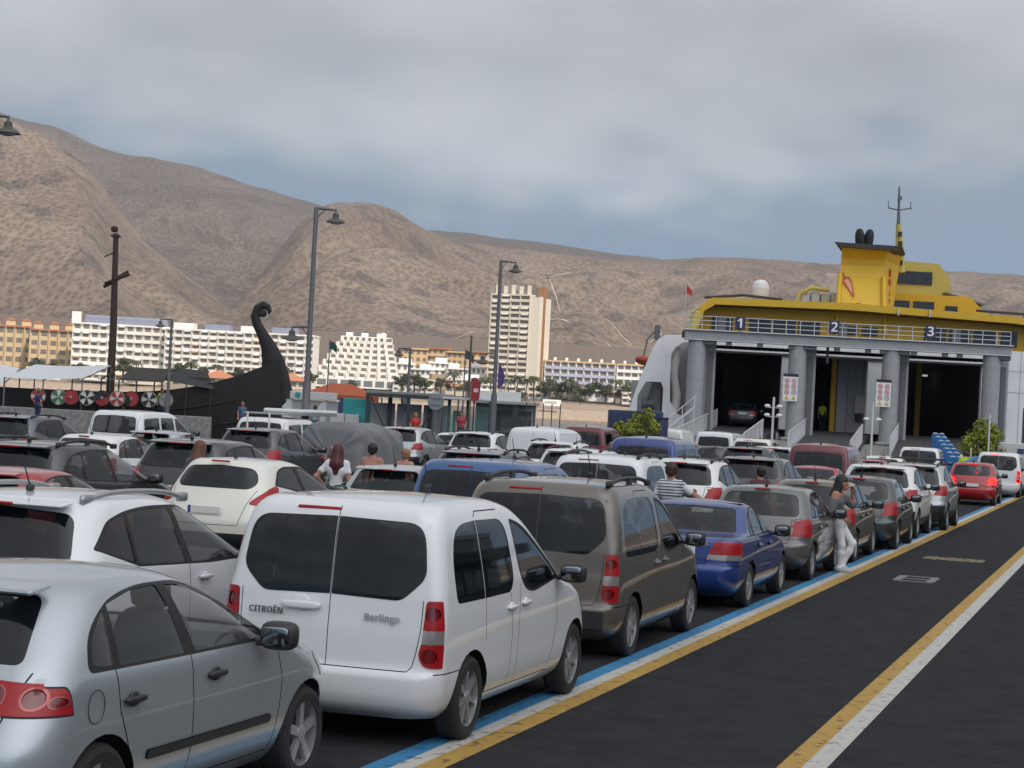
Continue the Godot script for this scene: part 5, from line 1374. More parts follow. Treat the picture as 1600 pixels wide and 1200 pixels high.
	var ts := [[-208, 5.0, 838, 0, 1.5], [-200, 5.5, 836, 1, 1.4], [-188, 5.0, 834, 0, 1.3], [-168, 5.0, 830, 1, 1.9], [-163, 5.0, 832, 2, 1.2], [-146, 5.0, 832, 0, 1.7], [-139, 5.0, 830, 2, 1.3], [-134, 5.0, 833, 1, 1.5], [-128, 5.0, 830, 2, 1.2], [-121, 5.0, 834, 0, 1.6], [-104, 6.0, 836, 0, 1.7], [-99, 6.0, 834, 2, 1.2], [-88, 6.5, 838, 0, 1.3], [-70, 6.5, 842, 1, 0.9], [-48, 6.5, 842, 0, 1.5], [-43, 6.5, 845, 1, 1.6], [-38, 6.5, 840, 0, 1.3], [-31, 6.5, 843, 1, 1.4], [-25, 6.0, 841, 2, 1.4], [-20, 6.0, 843, 1, 1.3], [-14, 6.0, 838, 2, 1.1], [-9, 6.0, 840, 2, 1.2], [-1.5, 6.0, 838, 2, 1.15], [2.0, 6.0, 838, 2, 1.3], [6.5, 6.0, 840, 2, 1.2], [10, 6.0, 839, 2, 1.35], [14.5, 6.5, 846, 0, 1.5], [17, 6.5, 850, 1, 1.8], [22, 7.0, 856, 0, 1.5], [25.5, 7.0, 852, 2, 1.2], [28, 7.0, 858, 1, 1.6], [33, 7.0, 855, 0, 1.4], [37, 7.0, 860, 0, 1.7], [42, 7.0, 856, 1, 1.5], [46, 7.0, 858, 2, 1.3], [49.5, 7.0, 862, 0, 1.5], [53, 6.5, 850, 2, 1.3], [57, 6.0, 842, 0, 1.6], [4, 5.0, 830, 0, 1.0], [-4, 5.0, 828, 1, 0.9], [20, 5.0, 838, 1, 1.0], [30, 5.0, 838, 0, 0.9]]
	var near := ["by the ochre apartments", "before the white hotel", "beside the beach restaurant", "next to the prow", "before the terraced hotel", "under the white village", "at the tower's foot", "below the ochre roofed apartments", "near the ferry's stern"]
	var kinds := ["dark bushy tree", "dry olive tree", "ragged palm"]
	var seen := {}
	for i in ts.size():
		var q: Array = ts[i]
		var o: Node3D = protos[(q[3] as int) + 3 * (i % 2)].duplicate()
		o.name = numbered(["bushy_tree", "olive_tree", "palm_tree"][q[3]])
		add_child(o)
		o.position = P(q[0], q[1], q[2]); o.rotation.y = i * 1.7; o.scale = Vector3.ONE * (q[4] as float)
		var x: float = q[0]
		var w: int = 0 if x < -185 else 1 if x < -136 else 2 if x < -110 else 3 if x < -85 else 4 if x < -55 else 5 if x < -15 else 6 if x < 12 else 7 if x < 48 else 8
		var ck := "%d %d" % [w, q[3]]
		seen[ck] = seen.get(ck, 0) + 1
		tag(o, "%s %s, %s from the left" % [kinds[q[3]], near[w], ["first", "second", "third", "fourth", "fifth", "sixth", "seventh"][seen[ck] - 1]], "tree", "trees of the town")
	for p in protos: p.free()
# ---------------------------------------------------------------- lamps, booths and shelters along the quay
func lamp_post(label: String, at: Vector3, h: float, top_side: float, low_h := 0.0) -> Node3D:
	var o := thing("street_lamp", label, "street lamp", "", at)
	var m: Material = M.lamp_grey
	var pm := MB.new()
	pm.tube([Vector3.ZERO, Vector3(0, h * 0.35, 0), Vector3(0, h * 0.36, 0), Vector3(0, h, 0)], [0.13, 0.125, 0.085, 0.07], 12)
	pmb(o, "post", pm, m)
	bx(o, "base", Vector3(0, 0.25, 0), Vector3(0.42, 0.5, 0.42), m, 0.05)
	var arms := [[h - 0.03, top_side, 0.62]]
	if low_h > 0.0: arms.append([low_h, -top_side, 0.55])
	for a in arms:
		var x: float = a[1] * a[2]
		var am := MB.new()
		am.tube([Vector3(0, a[0], 0), Vector3(x * 0.5, a[0], 0), Vector3(x, a[0] - 0.03, 0)], [0.045, 0.04, 0.035], 8)
		am.tube([Vector3(x, a[0], 0), Vector3(x, a[0] - 0.14, 0)], 0.03, 8)
		am.tube([Vector3(0, a[0] - 0.35, 0), Vector3(x * 0.45, a[0] - 0.02, 0)], 0.02, 6)
		pmb(o, "arm", am, m)
		var lm := MB.new()
		lm.lathe([Vector2(0.30, 0.0), Vector2(0.27, 0.05), Vector2(0.13, 0.13), Vector2(0.10, 0.16), Vector2(0.10, 0.26), Vector2(0.05, 0.30), Vector2(0.0, 0.31)], 18)
		lm.lathe([Vector2(0.0, 0.0), Vector2(0.30, 0.0)], 18)
		var lo := pmb(o, "lantern", lm, M.lantern, Vector3(x, a[0] - 0.42, 0))
		var gm := MB.new()
		gm.sup(Vector3(0, 0.0, 0), Vector3(0.2, 0.06, 0.2), 1.0, 1.0)
		pmb(lo, "glass_bowl", gm, M.milk)
	return o

func flag_pole(label: String, at: Vector3, h: float, cloth: Material, fw: float, fh: float) -> void:
	var o := thing("flag", label, "flag", "", at)
	tb(o, "pole", [Vector3.ZERO, Vector3(0, h, 0)], [0.05, 0.03], M.lamp_grey, 8)
	var rows := []
	for i in 6:
		var r := []
		for k in 9:
			var t := k / 8.0
			r.append(Vector3(0.03 + fw * t * 0.85, h - 0.1 - fh * i / 5.0 - fw * 0.55 * t * t, 0.1 * sin(t * 7.0 + i * 0.4) * t))
		rows.append(r)
	var mb := MB.new()
	mb.sheet(rows, func(_p: Vector3) -> Vector3: return Vector3(0, 0, 1))
	pmb(o, "cloth", mb, cloth)

func shrub(called: String, label: String, at: Vector3, lumps: Array, n: int, leaf: float, sd: int) -> void:
	var rng := RandomNumberGenerator.new()
	rng.seed = sd
	var o := thing(called, label, "shrub", "", at)
	var tr := MB.new()
	var cr := MB.new()
	for q in lumps:
		var c := Vector3(q[0], q[1], q[2])
		tr.tube([Vector3(q[0] * 0.6, 0, q[2] * 0.6), c * Vector3(0.9, 0.6, 0.9), c], [0.07, 0.05, 0.02], 6)
		for k in 4: leafy(cr, c + Vector3(rng.randfn(), rng.randfn(), rng.randfn()) * (q[3] as float) * 0.35, Vector3.ONE * (q[3] as float) * rng.randf_range(0.5, 0.8), n, leaf, rng)
	pmb(o, "trunk", tr, M.bark)
	part(o, "crown", cr.mesh(true), M.leaf_lime)

func build_quayside() -> void:
	M.lamp_grey = mt(L(0.16, 0.16, 0.17), 0.5, 0.4)
	M.lantern = mt(L(0.10, 0.095, 0.085), 0.55, 0.3)
	M.milk = mt(L(0.5, 0.5, 0.48), 0.3)
	lamp_post("grey street lamp whose lantern hangs in at the picture's left edge", P(-12.75, 0, 45), 8.78, 1.0)
	lamp_post("tall grey street lamp rising behind the grey tarpaulin cover", P(-6.4, 0, 60), 8.47, 1.0, 4.72)
	lamp_post("tall grey street lamp with purple banner before the tower block", P(-0.72, 0, 80), 8.65, 1.0, 4.75)
	lamp_post("short grey street lamp standing before the painted shields", P(-18.85, 0, 105.5), 6.45, -1.0)
	lamp_post("short grey street lamp with a dark box by the steel shelter", P(-5.6, 0, 104), 5.5, -1.0)
	var dbx := thing("control_box", "dark grey control box mounted on a short lamp post", "control box", "", P(-5.75, 2.55, 103.6))
	bx(dbx, "case", Vector3.ZERO, Vector3(0.36, 1.1, 0.25), mt(L(0.10, 0.105, 0.11), 0.5), 0.03)
	bx(dbx, "door_panel", Vector3(0, -0.05, 0.13), Vector3(0.28, 0.8, 0.02), M.lamp_grey, 0.005)
	# purple banner
	var bn := thing("banner", "purple pennant banner hanging on the tall street lamp", "banner", "", P(-0.6, 3.32, 79.9))
	var bp := MB.new()
	bp.prism(rp([[0, 0, 0.1], [0.26, 0.15, 0.12], [0.28, 0.6, 0.15], [0.1, 0.95, 0.1], [0, 0.95]]), -0.01, 0.01)
	pmb(bn, "cloth", bp, mt(L(0.09, 0.045, 0.20), 0.8))
	for k in 2: bx(bn, "bracket", Vector3(0.1, 0.02 + 0.92 * k, 0), Vector3(0.24, 0.025, 0.03), M.lamp_grey)
	var rb := thing("banner", "narrow red tongue shaped banner beside the flagpole", "banner", "", P(-1.98, 0, 94))
	tb(rb, "pole", [Vector3(0, 0, 0), Vector3(0, 3.9, 0)], 0.03, M.lamp_grey)
	var rbm := MB.new()
	rbm.prism(rp([[0.02, 2.75, 0.1], [0.42, 2.85, 0.15], [0.44, 3.6, 0.2], [0.25, 3.95, 0.15], [0.02, 3.9, 0.05]]), -0.012, 0.012)
	pmb(rb, "cloth", rbm, mt(L(0.30, 0.03, 0.035), 0.8))
	bx(rb, "white_patch", Vector3(0.23, 3.3, 0.016), Vector3(0.22, 0.18, 0.006), mt(L(0.6, 0.55, 0.55), 0.8))
	flag_pole("dark green flag drooping from a thin pole before the terraced hotel", P(-9.4, 0, 98), 5.55, mt(L(0.02, 0.09, 0.075), 0.9), 0.42, 0.4)
	flag_pole("dark grey flag drooping from a pole near the red banner", P(-2.5, 0, 100), 5.5, mt(L(0.05, 0.065, 0.075), 0.9), 0.5, 0.45)
	var fp := thing("flagpole", "bare brown pole standing beside the shelter", "pole", "", P(-2.12, 0, 95))
	tb(fp, "pole", [Vector3.ZERO, Vector3(0, 6.0, 0)], [0.10, 0.05], mt(L(0.09, 0.075, 0.065), 0.7), 10)
	bx(fp, "base", Vector3(0, 0.3, 0), Vector3(0.5, 0.6, 0.5), M.concrete, 0.05)
	# orange tent
	var ot := thing("market_tent", "orange red canvas tent roof behind the ticket kiosk", "tent", "", P(-8.9, 0, 101))
	var om := mt(L(0.36, 0.085, 0.035), 0.8)
	var tm := MB.new()
	var e := [Vector3(-1.9, 2.75, 1.5), Vector3(2.0, 2.72, 1.5), Vector3(2.0, 2.72, -1.5), Vector3(-1.9, 2.75, -1.5)]
	var rdg := [Vector3(-0.6, 3.35, 0), Vector3(0.5, 3.33, 0)]
	tm.quad(e[0], e[1], rdg[1], rdg[0], Vector3(0, 1, 1)); tm.quad(e[2], e[3], rdg[0], rdg[1], Vector3(0, 1, -1))
	tm.flat(e[1], e[2], rdg[1], Vector3(1, 1, 0)); tm.flat(e[3], e[0], rdg[0], Vector3(-1, 1, 0))
	pmb(ot, "roof", tm, om)
	bx(ot, "valance", Vector3(0.05, 2.6, 1.5), Vector3(3.9, 0.28, 0.02), om)
	for k in 4: tb(ot, "pole", [Vector3(e[k].x, 0, e[k].z), e[k]], 0.04, M.lamp_grey)
	# ticket kiosk: white, with teal sign and teal side
	var wht := mt(L(0.50, 0.51, 0.51), 0.6)
	var gry := mt(L(0.30, 0.31, 0.32), 0.6)
	var teal := mt(L(0.02, 0.26, 0.27), 0.5)
	var steel := mt(L(0.045, 0.05, 0.055), 0.5, 0.3)
	var kx := thing("ticket_kiosk", "white ticket kiosk with teal logo sign and angled side panels", "kiosk", "", P(-10.1, 0, 98))
	bx(kx, "wall", Vector3(0, 1.2, -0.4), Vector3(2.7, 2.4, 1.2), gry, 0.03)
	for k in 2:
		var pm := MB.new()
		pm.prism(PackedVector2Array([Vector2(0, 0), Vector2(1.1, 0), Vector2(1.1, 2.2), Vector2(0.45, 2.45), Vector2(0, 2.0)]), -0.05, 0.05, Transform3D(Basis(Vector3.UP, 0.5), Vector3(-1.5 + 1.75 * k, 0, 0.4)))
		pmb(kx, "side_panel", pm, wht)
	bx(kx, "sign_board", Vector3(0.05, 2.62, 0.3), Vector3(2.4, 0.40, 0.12), wht, 0.02)
	var lg := MB.new()
	lg.prism(disc(0, 0, 0.15, 18), 0.0, 0.012)
	pmb(kx, "logo_disc", lg, teal, Vector3(-0.75, 2.62, 0.365))
	bx(kx, "counter", Vector3(0.2, 1.0, 0.25), Vector3(1.6, 0.08, 0.4), wht)
	var tk := thing("teal_booth", "teal fronted booth with white counter boxes beside the kiosk", "kiosk", "", P(-7.9, 0, 98.3))
	bx(tk, "wall", Vector3(0, 1.3, 0), Vector3(1.5, 2.6, 1.2), teal, 0.03)
	bx(tk, "corner_post", Vector3(-0.72, 1.3, 0.62), Vector3(0.18, 2.6, 0.06), mt(L(0.03, 0.04, 0.12), 0.5))
	bx(tk, "door", Vector3(0.35, 1.1, 0.62), Vector3(0.55, 2.1, 0.04), mt(L(0.03, 0.33, 0.34), 0.4))
	for k in 2: bx(tk, "counter_box", Vector3(-0.85 + 0.75 * k, 0.9, 0.85), Vector3(0.72, 1.8 - 0.05 * k, 0.45), wht, 0.02)
	# steel frame shelter
	var sh := thing("steel_shelter", "dark steel framed shelter with flat roof and diagonal braces", "shelter", "", P(-5.2, 0, 96.5))
	bx(sh, "roof", Vector3(0.1, 2.98, -0.4), Vector3(4.3, 0.14, 2.2), mt(L(0.22, 0.225, 0.23), 0.5), 0.02)
	bx(sh, "fascia", Vector3(0.1, 2.82, 0.68), Vector3(4.3, 0.16, 0.06), steel)
	for k in 5: bx(sh, "post", Vector3(-1.95 + 1.02 * k, 1.4, 0.55 - 1.6 * (k % 2)), Vector3(0.16 if k % 2 == 0 else 0.22, 2.8, 0.16), steel, 0.01)
	for k in 2: tb(sh, "brace", [Vector3(-1.8 + 1.5 * k, 2.7, 0.5), Vector3(-0.8 + 1.5 * k, 0.7, 0.5)], 0.05, steel, 6)
	tb(sh, "brace", [Vector3(1.2, 2.0, 0.5), Vector3(0.55, 0.9, 0.5)], 0.05, steel, 6)
	for k in 3: bx(sh, "back_panel", Vector3(-1.3 + 1.35 * k, 1.3, -1.3), Vector3(1.25, 2.3, 0.05), gry)
	# glass bus shelter
	var bsx := thing("bus_shelter", "glass sided bus shelter with white flat roof edge", "shelter", "", P(-2.2, 0, 94.6))
	bx(bsx, "roof", Vector3(0, 2.85, -0.4), Vector3(2.6, 0.12, 1.6), wht, 0.02)
	for k in 4: bx(bsx, "post", Vector3(-1.15 + 0.77 * k, 1.4, 0.3), Vector3(0.08, 2.8, 0.08), steel)
	var pg := glass(L(0.12, 0.28, 0.26), 0.35)
	for k in 3: bx(bsx, "glass_panel", Vector3(-0.77 + 0.77 * k, 1.45, -1.0), Vector3(0.70, 2.1, 0.02), pg)
	bx(bsx, "poster", Vector3(-0.4, 1.7, -0.93), Vector3(0.5, 1.1, 0.02), mt(L(0.03, 0.26, 0.20), 0.5))
	bx(bsx, "bench", Vector3(0, 0.45, -0.7), Vector3(2.0, 0.06, 0.35), steel)
	# white ticket hall with dark columns
	var wb := thing("ticket_hall", "low white ticket hall with dark grey columns and flat roof", "building", "", P(-0.35, 0, 98))
	bx(wb, "wall", Vector3(0.1, 1.4, -1.5), Vector3(3.1, 2.8, 2.4), wht)
	bx(wb, "parapet", Vector3(-0.35, 3.1, -1.3), Vector3(2.4, 0.5, 2.6), mt(L(0.62, 0.62, 0.62), 0.6), 0.02)
	bx(wb, "canopy", Vector3(0.1, 2.78, 0.0), Vector3(3.4, 0.16, 1.6), gry, 0.02)
	for k in 4: bx(wb, "column", Vector3(-1.3 + 0.95 * k, 1.35, 0.55), Vector3(0.3 if k == 2 else 0.1, 2.7, 0.2), steel)
	for k in 3: bx(wb, "glass_panel", Vector3(-0.85 + 0.95 * k, 1.3, -0.25), Vector3(0.8, 2.2, 0.03), glass(L(0.10, 0.12, 0.13), 0.6))
	# fence posts by the water
	var fn := thing("quay_fence", "row of thin black fence posts with wire by the water", "fence", "", P(1.7, 0, 92.5))
	for k in 5: bx(fn, "post", Vector3(-0.95 + 0.41 * k, 1.42, 0), Vector3(0.05, 2.85, 0.05), steel)
	for k in 3: tb(fn, "wire", [Vector3(-0.95, 0.5 + 1.05 * k, 0), Vector3(0.69, 0.5 + 1.05 * k, 0)], 0.006, steel, 4)
	# back of a round traffic sign
	var sg := thing("traffic_sign", "round traffic sign seen from its grey back", "sign", "", P(-2.74, 0, 70))
	tb(sg, "post", [Vector3(0, 0, -0.04), Vector3(0, 2.75, -0.04)], 0.035, M.lamp_grey)
	var sm := MB.new()
	sm.prism(disc(0, 2.6, 0.30, 24), -0.005, 0.015)
	pmb(sg, "disc", sm, mt(L(0.22, 0.24, 0.26), 0.45, 0.4))
	for k in 2: bx(sg, "clamp", Vector3(0, 2.48 + 0.24 * k, 0.02), Vector3(0.4, 0.04, 0.03), M.lamp_grey)
	# low wall and planter hedges
	var hd := thing("quay_wall", "low concrete wall running before the longship", "wall", "", P(-27, 0, 103))
	bx(hd, "wall", Vector3(0, 0.6, 0), Vector3(22, 1.2, 0.35), M.concrete, 0.03)
	shrub("shrub", "spreading lime green shrub beside the blue container", P(5.3, 0.6, 87.5), [[-0.9, 0.9, 0, 0.42], [-0.3, 1.1, 0, 0.46], [0.3, 1.3, -0.3, 0.46], [0.85, 1.5, 0, 0.5], [1.2, 1.35, 0.2, 0.46], [0.2, 0.9, 0.3, 0.5]], 120, 0.075, 3)
	shrub("shrub", "tall lime green bush before the third ramp's right column", P(22.5, 0.0, 92), [[-0.35, 1.2, 0.2, 0.6], [-0.45, 1.8, 0, 0.5], [-0.1, 2.2, 0, 0.55], [0.2, 2.5, 0, 0.5], [0.45, 1.9, 0, 0.5], [0.3, 1.3, 0.2, 0.6]], 120, 0.075, 4)
	shrub("shrub", "darker green bush behind the thin white pole", P(23.4, 0.0, 93.5), [[0.0, 1.7, 0, 0.5], [0.25, 2.3, 0, 0.5], [-0.1, 2.6, 0, 0.4], [0.5, 1.6, 0, 0.5]], 90, 0.075, 5)
	var bb := thing("blue_container", "navy blue container half hidden by the lime shrub", "container", "", P(5.85, 0, 90))
	bx(bb, "case", Vector3(0, 1.35, 0), Vector3(2.5, 2.7, 1.6), mt(L(0.03, 0.05, 0.12), 0.5, 0.2), 0.03)
	for k in 8: bx(bb, "rib", Vector3(-1.1 + 0.31 * k, 1.35, 0.83), Vector3(0.10, 2.4, 0.05), mt(L(0.025, 0.045, 0.11), 0.5, 0.2))
	var db := thing("dark_blue_bin", "narrow dark blue bin between shrub and ramp railing", "bin", "", P(7.1, 0, 89))
	bx(db, "case", Vector3(0, 1.2, 0), Vector3(0.42, 2.4, 0.5), mt(L(0.03, 0.04, 0.11), 0.5), 0.03)
	bx(db, "lid", Vector3(0, 2.43, 0), Vector3(0.46, 0.06, 0.54), M.black_plastic, 0.01)
	var pl := thing("white_pole", "thin white pole rising in front of the green bushes", "pole", "", P(22.8, 0, 91.4))
	tb(pl, "pole", [Vector3.ZERO, Vector3(0, 3.25, 0)], 0.045, mt(L(0.6, 0.6, 0.6), 0.5))
	tb(pl, "lamp_head", [Vector3(0, 3.25, 0), Vector3(0, 3.42, 0)], [0.08, 0.03], mt(L(0.6, 0.6, 0.6), 0.5))
	# stacked blue barriers
	var bl := mt(L(0.015, 0.13, 0.36), 0.55)
	var bwh := mt(L(0.5, 0.58, 0.64), 0.6)
	for k in 7:
		var ob := thing("traffic_barrier", "blue plastic traffic barrier with white caps, %s of the row beside ramp three" % ["nearest", "second", "third", "fourth", "fifth", "sixth", "furthest"][k], "barrier", "blue barriers lined up by the third ramp", P(19.45 + 0.12 * k, 0.55 + 0.16 * k, 83.5 + 1.15 * k))
		bx(ob, "panel", Vector3(0, 0.5, 0), Vector3(0.62, 0.7, 0.22), bl, 0.05)
		bx(ob, "foot", Vector3(0, 0.05, 0), Vector3(0.62, 0.3, 0.42), bl, 0.04)
		for i in 2: bx(ob, "white_cap", Vector3(-0.15 + 0.3 * i, 0.87, 0.02), Vector3(0.18, 0.06, 0.24), bwh, 0.02)
	var bc := thing("barrier_cover", "light blue tilted tarpaulin over the nearest barriers", "tarpaulin", "", P(19.9, 0, 82.2))
	var bcm := MB.new()
	bcm.prism(PackedVector2Array([Vector2(-0.5, 0), Vector2(0.5, 0), Vector2(0.4, 1.4), Vector2(0.1, 1.5), Vector2(-0.45, 1.2)]), -0.35, 0.35)
	pmb(bc, "sheet", bcm, mt(L(0.07, 0.22, 0.38), 0.7))
	# pale cabin on the far right
	var cb := thing("white_cabin", "pale cabin with a small blue sign behind the last white van", "cabin", "", P(26.0, 0, 94.5))
	bx(cb, "wall", Vector3(0, 1.05, 0), Vector3(4.6, 2.1, 2.4), wht, 0.03)
	bx(cb, "blue_sign", Vector3(-1.15, 1.72, 1.22), Vector3(0.32, 0.24, 0.02), mt(L(0.02, 0.03, 0.16), 0.5))
	bx(cb, "blue_panel", Vector3(-0.2, 1.0, 1.22), Vector3(0.5, 1.9, 0.03), mt(L(0.02, 0.10, 0.32), 0.5))
	# long terminal building along the right side of the lanes, which the car windows mirror
	var tw := thing("ferry_terminal", "long pale terminal building with dark canopy beside the lanes, out of the picture", "building", "", lane(17, 30), -YAW)
	bx(tw, "wall", Vector3(4, 3.2, 0), Vector3(8, 6.4, 90), gry)
	bx(tw, "canopy", Vector3(-1.2, 3.9, 0), Vector3(3.4, 0.5, 88), steel)
	bx(tw, "parapet", Vector3(-0.05, 6.2, 0), Vector3(0.3, 0.9, 90), wht)
	for k in 15:
		bx(tw, "window", Vector3(-0.04, 1.9, -40 + 5.7 * k), Vector3(0.1, 2.4, 4.2), pg)
		bx(tw, "post", Vector3(-2.6, 1.9, -40 + 5.7 * k), Vector3(0.2, 3.8, 0.2), steel)
# ---------------------------------------------------------------- longship moored behind the quay
func build_ship() -> void:
	var wood := mt(Color.WHITE, 0.75)
	tri_tex(wood, noise_tex(91, 0.03, [L(0.010, 0.009, 0.010), L(0.018, 0.016, 0.017), L(0.028, 0.024, 0.022)], 256, 4), 0.5, false)
	var brown := mt(L(0.05, 0.032, 0.024), 0.85)
	var o := thing("longship", "black wooden longship with a tall curled prow", "ship", "", P(-24, 0, 112))
	# hull: cross sections from stern to prow
	var rows := []
	for i in 25:
		var t := i / 24.0
		var x := lerpf(-18.0, 10.6, t)
		var b := 2.6 * pow(sin(PI * clampf(0.08 + 0.92 * (1.0 - t) if t > 0.5 else 0.54 - 0.3 * (0.5 - t), 0.02, 0.98)), 0.7)
		var top := 2.2 + 0.25 * absf(t - 0.45) + (pow(clampf((t - 0.62) / 0.38, 0, 1), 2.6) * 2.4)
		var r := []
		for k in 13:
			var a := PI * k / 12.0
			r.append(Vector3(x, top - sin(a) * (top + 1.9) * 0.98, cos(a) * b * (0.55 + 0.45 * cos(a) * cos(a))))
		rows.append(r)
	var hm := MB.new()
	hm.sheet(rows, func(p: Vector3) -> Vector3: return Vector3(0, -0.4, p.z + 0.01))
	pmb(o, "hull", hm, wood)
	for s in 5:
		for sd in [1.0, -1.0]:
			var pts := []
			for i in range(2, 23):
				var r: Array = rows[i]
				var q: Vector3 = r[1 + s] if sd > 0 else r[11 - s]
				pts.append(q + Vector3(0, 0, 0.03 * sd))
			var sm := MB.new()
			sm.tube(pts, 0.045, 5)
			pmb(o, "strake", sm, wood)
	var dk := MB.new()
	for i in 20: dk.quad(Vector3(rows[i][0].x, rows[i][0].y - 0.7, rows[i][0].z * 0.95), Vector3(rows[i + 1][0].x, rows[i + 1][0].y - 0.7, rows[i + 1][0].z * 0.95), Vector3(rows[i + 1][12].x, rows[i + 1][12].y - 0.7, rows[i + 1][12].z * 0.95), Vector3(rows[i][12].x, rows[i][12].y - 0.7, rows[i][12].z * 0.95), Vector3.UP)
	pmb(o, "deck", dk, brown)
	# prow: a thick carved post with a curl, drawn as centre line with widths
	var cl := [[9.9, 0.2, 0.9], [10.35, 1.4, 1.0], [10.3, 2.6, 0.98], [10.15, 3.8, 0.80], [9.95, 4.7, 0.62], [9.68, 5.4, 0.45], [9.32, 6.05, 0.32], [8.98, 6.6, 0.27], [8.82, 7.1, 0.26], [8.95, 7.58, 0.25], [9.28, 7.78, 0.24], [9.55, 7.66, 0.2], [9.66, 7.42, 0.13], [9.60, 7.28, 0.05]]
	var left := []
	var right := []
	for i in cl.size():
		var a: Array = cl[maxi(i - 1, 0)]
		var b: Array = cl[mini(i + 1, cl.size() - 1)]
		var d := Vector2(b[0] - a[0], b[1] - a[1]).normalized()
		var n := Vector2(-d.y, d.x)
		var c := Vector2(cl[i][0], cl[i][1])
		left.append(c + n * (cl[i][2] as float)); right.append(c - n * (cl[i][2] as float))
	var pm := MB.new()
	for sd in [1.0, -1.0]:
		var g := []
		for i in cl.size():
			var th: float = 0.30 - 0.012 * i
			var r := []
			for k in 9:
				var t := k / 8.0
				var q: Vector2 = (left[i] as Vector2).lerp(right[i], t)
				r.append(Vector3(q.x, q.y, sd * th * pow(sin(PI * clampf(t, 0.0, 1.0)), 0.5)))
			g.append(r)
		pm.sheet(g, func(p: Vector3) -> Vector3: return Vector3(0.001 * p.x, 0, sd))
	pmb(o, "prow", pm, wood)
	var cu := MB.new()
	cu.sup(Vector3(9.25, 7.30, 0), Vector3(0.24, 0.22, 0.14), 0.8, 0.8)
	pmb(o, "carved_tooth", cu, wood)
	# keel flare joining hull and prow
	var kf := MB.new()
	kf.prism(PackedVector2Array([Vector2(4.0, -1.5), Vector2(10.9, -1.5), Vector2(11.2, 1.0), Vector2(9.4, 3.2), Vector2(8.6, 2.85), Vector2(7.4, 2.55), Vector2(4.0, 2.2)]), -0.22, 0.22)
	pmb(o, "stem_board", kf, wood)
	# mast with a broken crosstree
	var ms := MB.new()
	ms.tube([Vector3(0.62, 0.2, 0), Vector3(0.6, 6.0, 0), Vector3(0.45, 11.5, 0)], [0.26, 0.21, 0.15], 10)
	pmb(o, "mast", ms, brown)
	var ct := MB.new()
	ct.tube([Vector3(-0.1, 8.35, 0), Vector3(0.5, 8.75, 0), Vector3(1.3, 9.35, 0)], [0.10, 0.16, 0.07], 7)
	ct.cbox(Vector3(0.95, 9.0, 0), Vector3(0.9, 0.16, 0.5), 0.03, Basis(Vector3.BACK, 0.4))
	ct.cbox(Vector3(0.2, 8.65, 0), Vector3(0.5, 0.12, 0.5), 0.03, Basis(Vector3.BACK, 0.4))
	pmb(o, "crosstree", ct, brown)
	var ct2 := MB.new()
	ct2.tube([Vector3(-0.15, 10.1, 0), Vector3(0.6, 10.5, 0)], 0.04, 6)
	ct2.cbox(Vector3(0.35, 11.75, 0), Vector3(0.4, 0.35, 0.3), 0.08)
	ct2.cbox(Vector3(0.45, 11.35, 0), Vector3(0.55, 0.12, 0.4), 0.03)
	pmb(o, "masthead", ct2, brown)
	# shields along the rail, each painted in wedges
	var red := mt(L(0.34, 0.03, 0.035), 0.7)
	var wh := mt(L(0.55, 0.54, 0.50), 0.7)
	var bk := mt(L(0.02, 0.02, 0.022), 0.7)
	var gn := mt(L(0.04, 0.16, 0.06), 0.7)
	var gy := mt(L(0.25, 0.24, 0.23), 0.7)
	var sx := [[-26.60, red, wh, 8], [-25.45, gn, wh, 8], [-24.75, red, red, 6], [-23.85, wh, bk, 8], [-23.0, bk, red, 2], [-22.15, red, wh, 8], [-21.35, red, bk, 3], [-20.35, bk, wh, 8], [-19.4, gy, gy, 8]]
	var sl := ["red and white wedged round shield furthest from the prow", "green and white round shield second from the far end", "plain dark red round shield with pale boss", "white round shield with black blades", "black round shield with a red lower half", "red and white wedged round shield right of the black one", "red and dark round shield beside the black and white one", "black and white wedged round shield", "worn grey round shield nearest the short lamp"]
	for i in sx.size():
		var q: Array = sx[i]
		var s := thing("shield", sl[i], "shield", "shields hung on the longship's rail", P(q[0], 1.80 + 0.02 * i, 108.1))
		var base := MB.new()
		base.lathe([Vector2(0.0, 0.05), Vector2(0.41, 0.0), Vector2(0.45, -0.03), Vector2(0.42, -0.05), Vector2(0.0, -0.04)], 24, Transform3D(Basis(Vector3.RIGHT, PI / 2), Vector3.ZERO))
		pmb(s, "board", base, q[2])
		var n: int = q[3]
		var wm := MB.new()
		for k in range(0, n, 2):
			var pl := PackedVector2Array([Vector2.ZERO])
			for j in 7:
				var a := TAU * (k + j / 6.0) / n + 0.35
				pl.append(Vector2(cos(a), sin(a)) * 0.40)
			wm.prism(pl, 0.045, 0.06)
		pmb(s, "painted_wedges", wm, q[1])
		var bo := MB.new()
		bo.sup(Vector3(0, 0, 0.06), Vector3(0.09, 0.09, 0.06), 1.0, 1.0)
		pmb(s, "boss", bo, gy)
		var rm := MB.new()
		var rp2 := []
		for k in 25: rp2.append(Vector3(0.43 * cos(TAU * k / 24), 0.43 * sin(TAU * k / 24), 0.0))
		rm.tube(rp2, 0.025, 6, false)
		pmb(s, "rim", rm, [bk, gy][i % 2])
		bx(s, "hanger", Vector3(0, 0.2, -0.5), Vector3(0.05, 0.05, 0.95), bk)
	# awnings on frames over the deck
	var cv := mt(L(0.56, 0.58, 0.60), 0.8)
	var aw := [[[-31.5, 3.95], [-28.6, 3.35], 2.6, "large white canvas awning at the picture's edge"], [[-28.0, 3.62], [-23.6, 3.80], 2.6, "white canvas awning stretched beside the longship's mast"]]
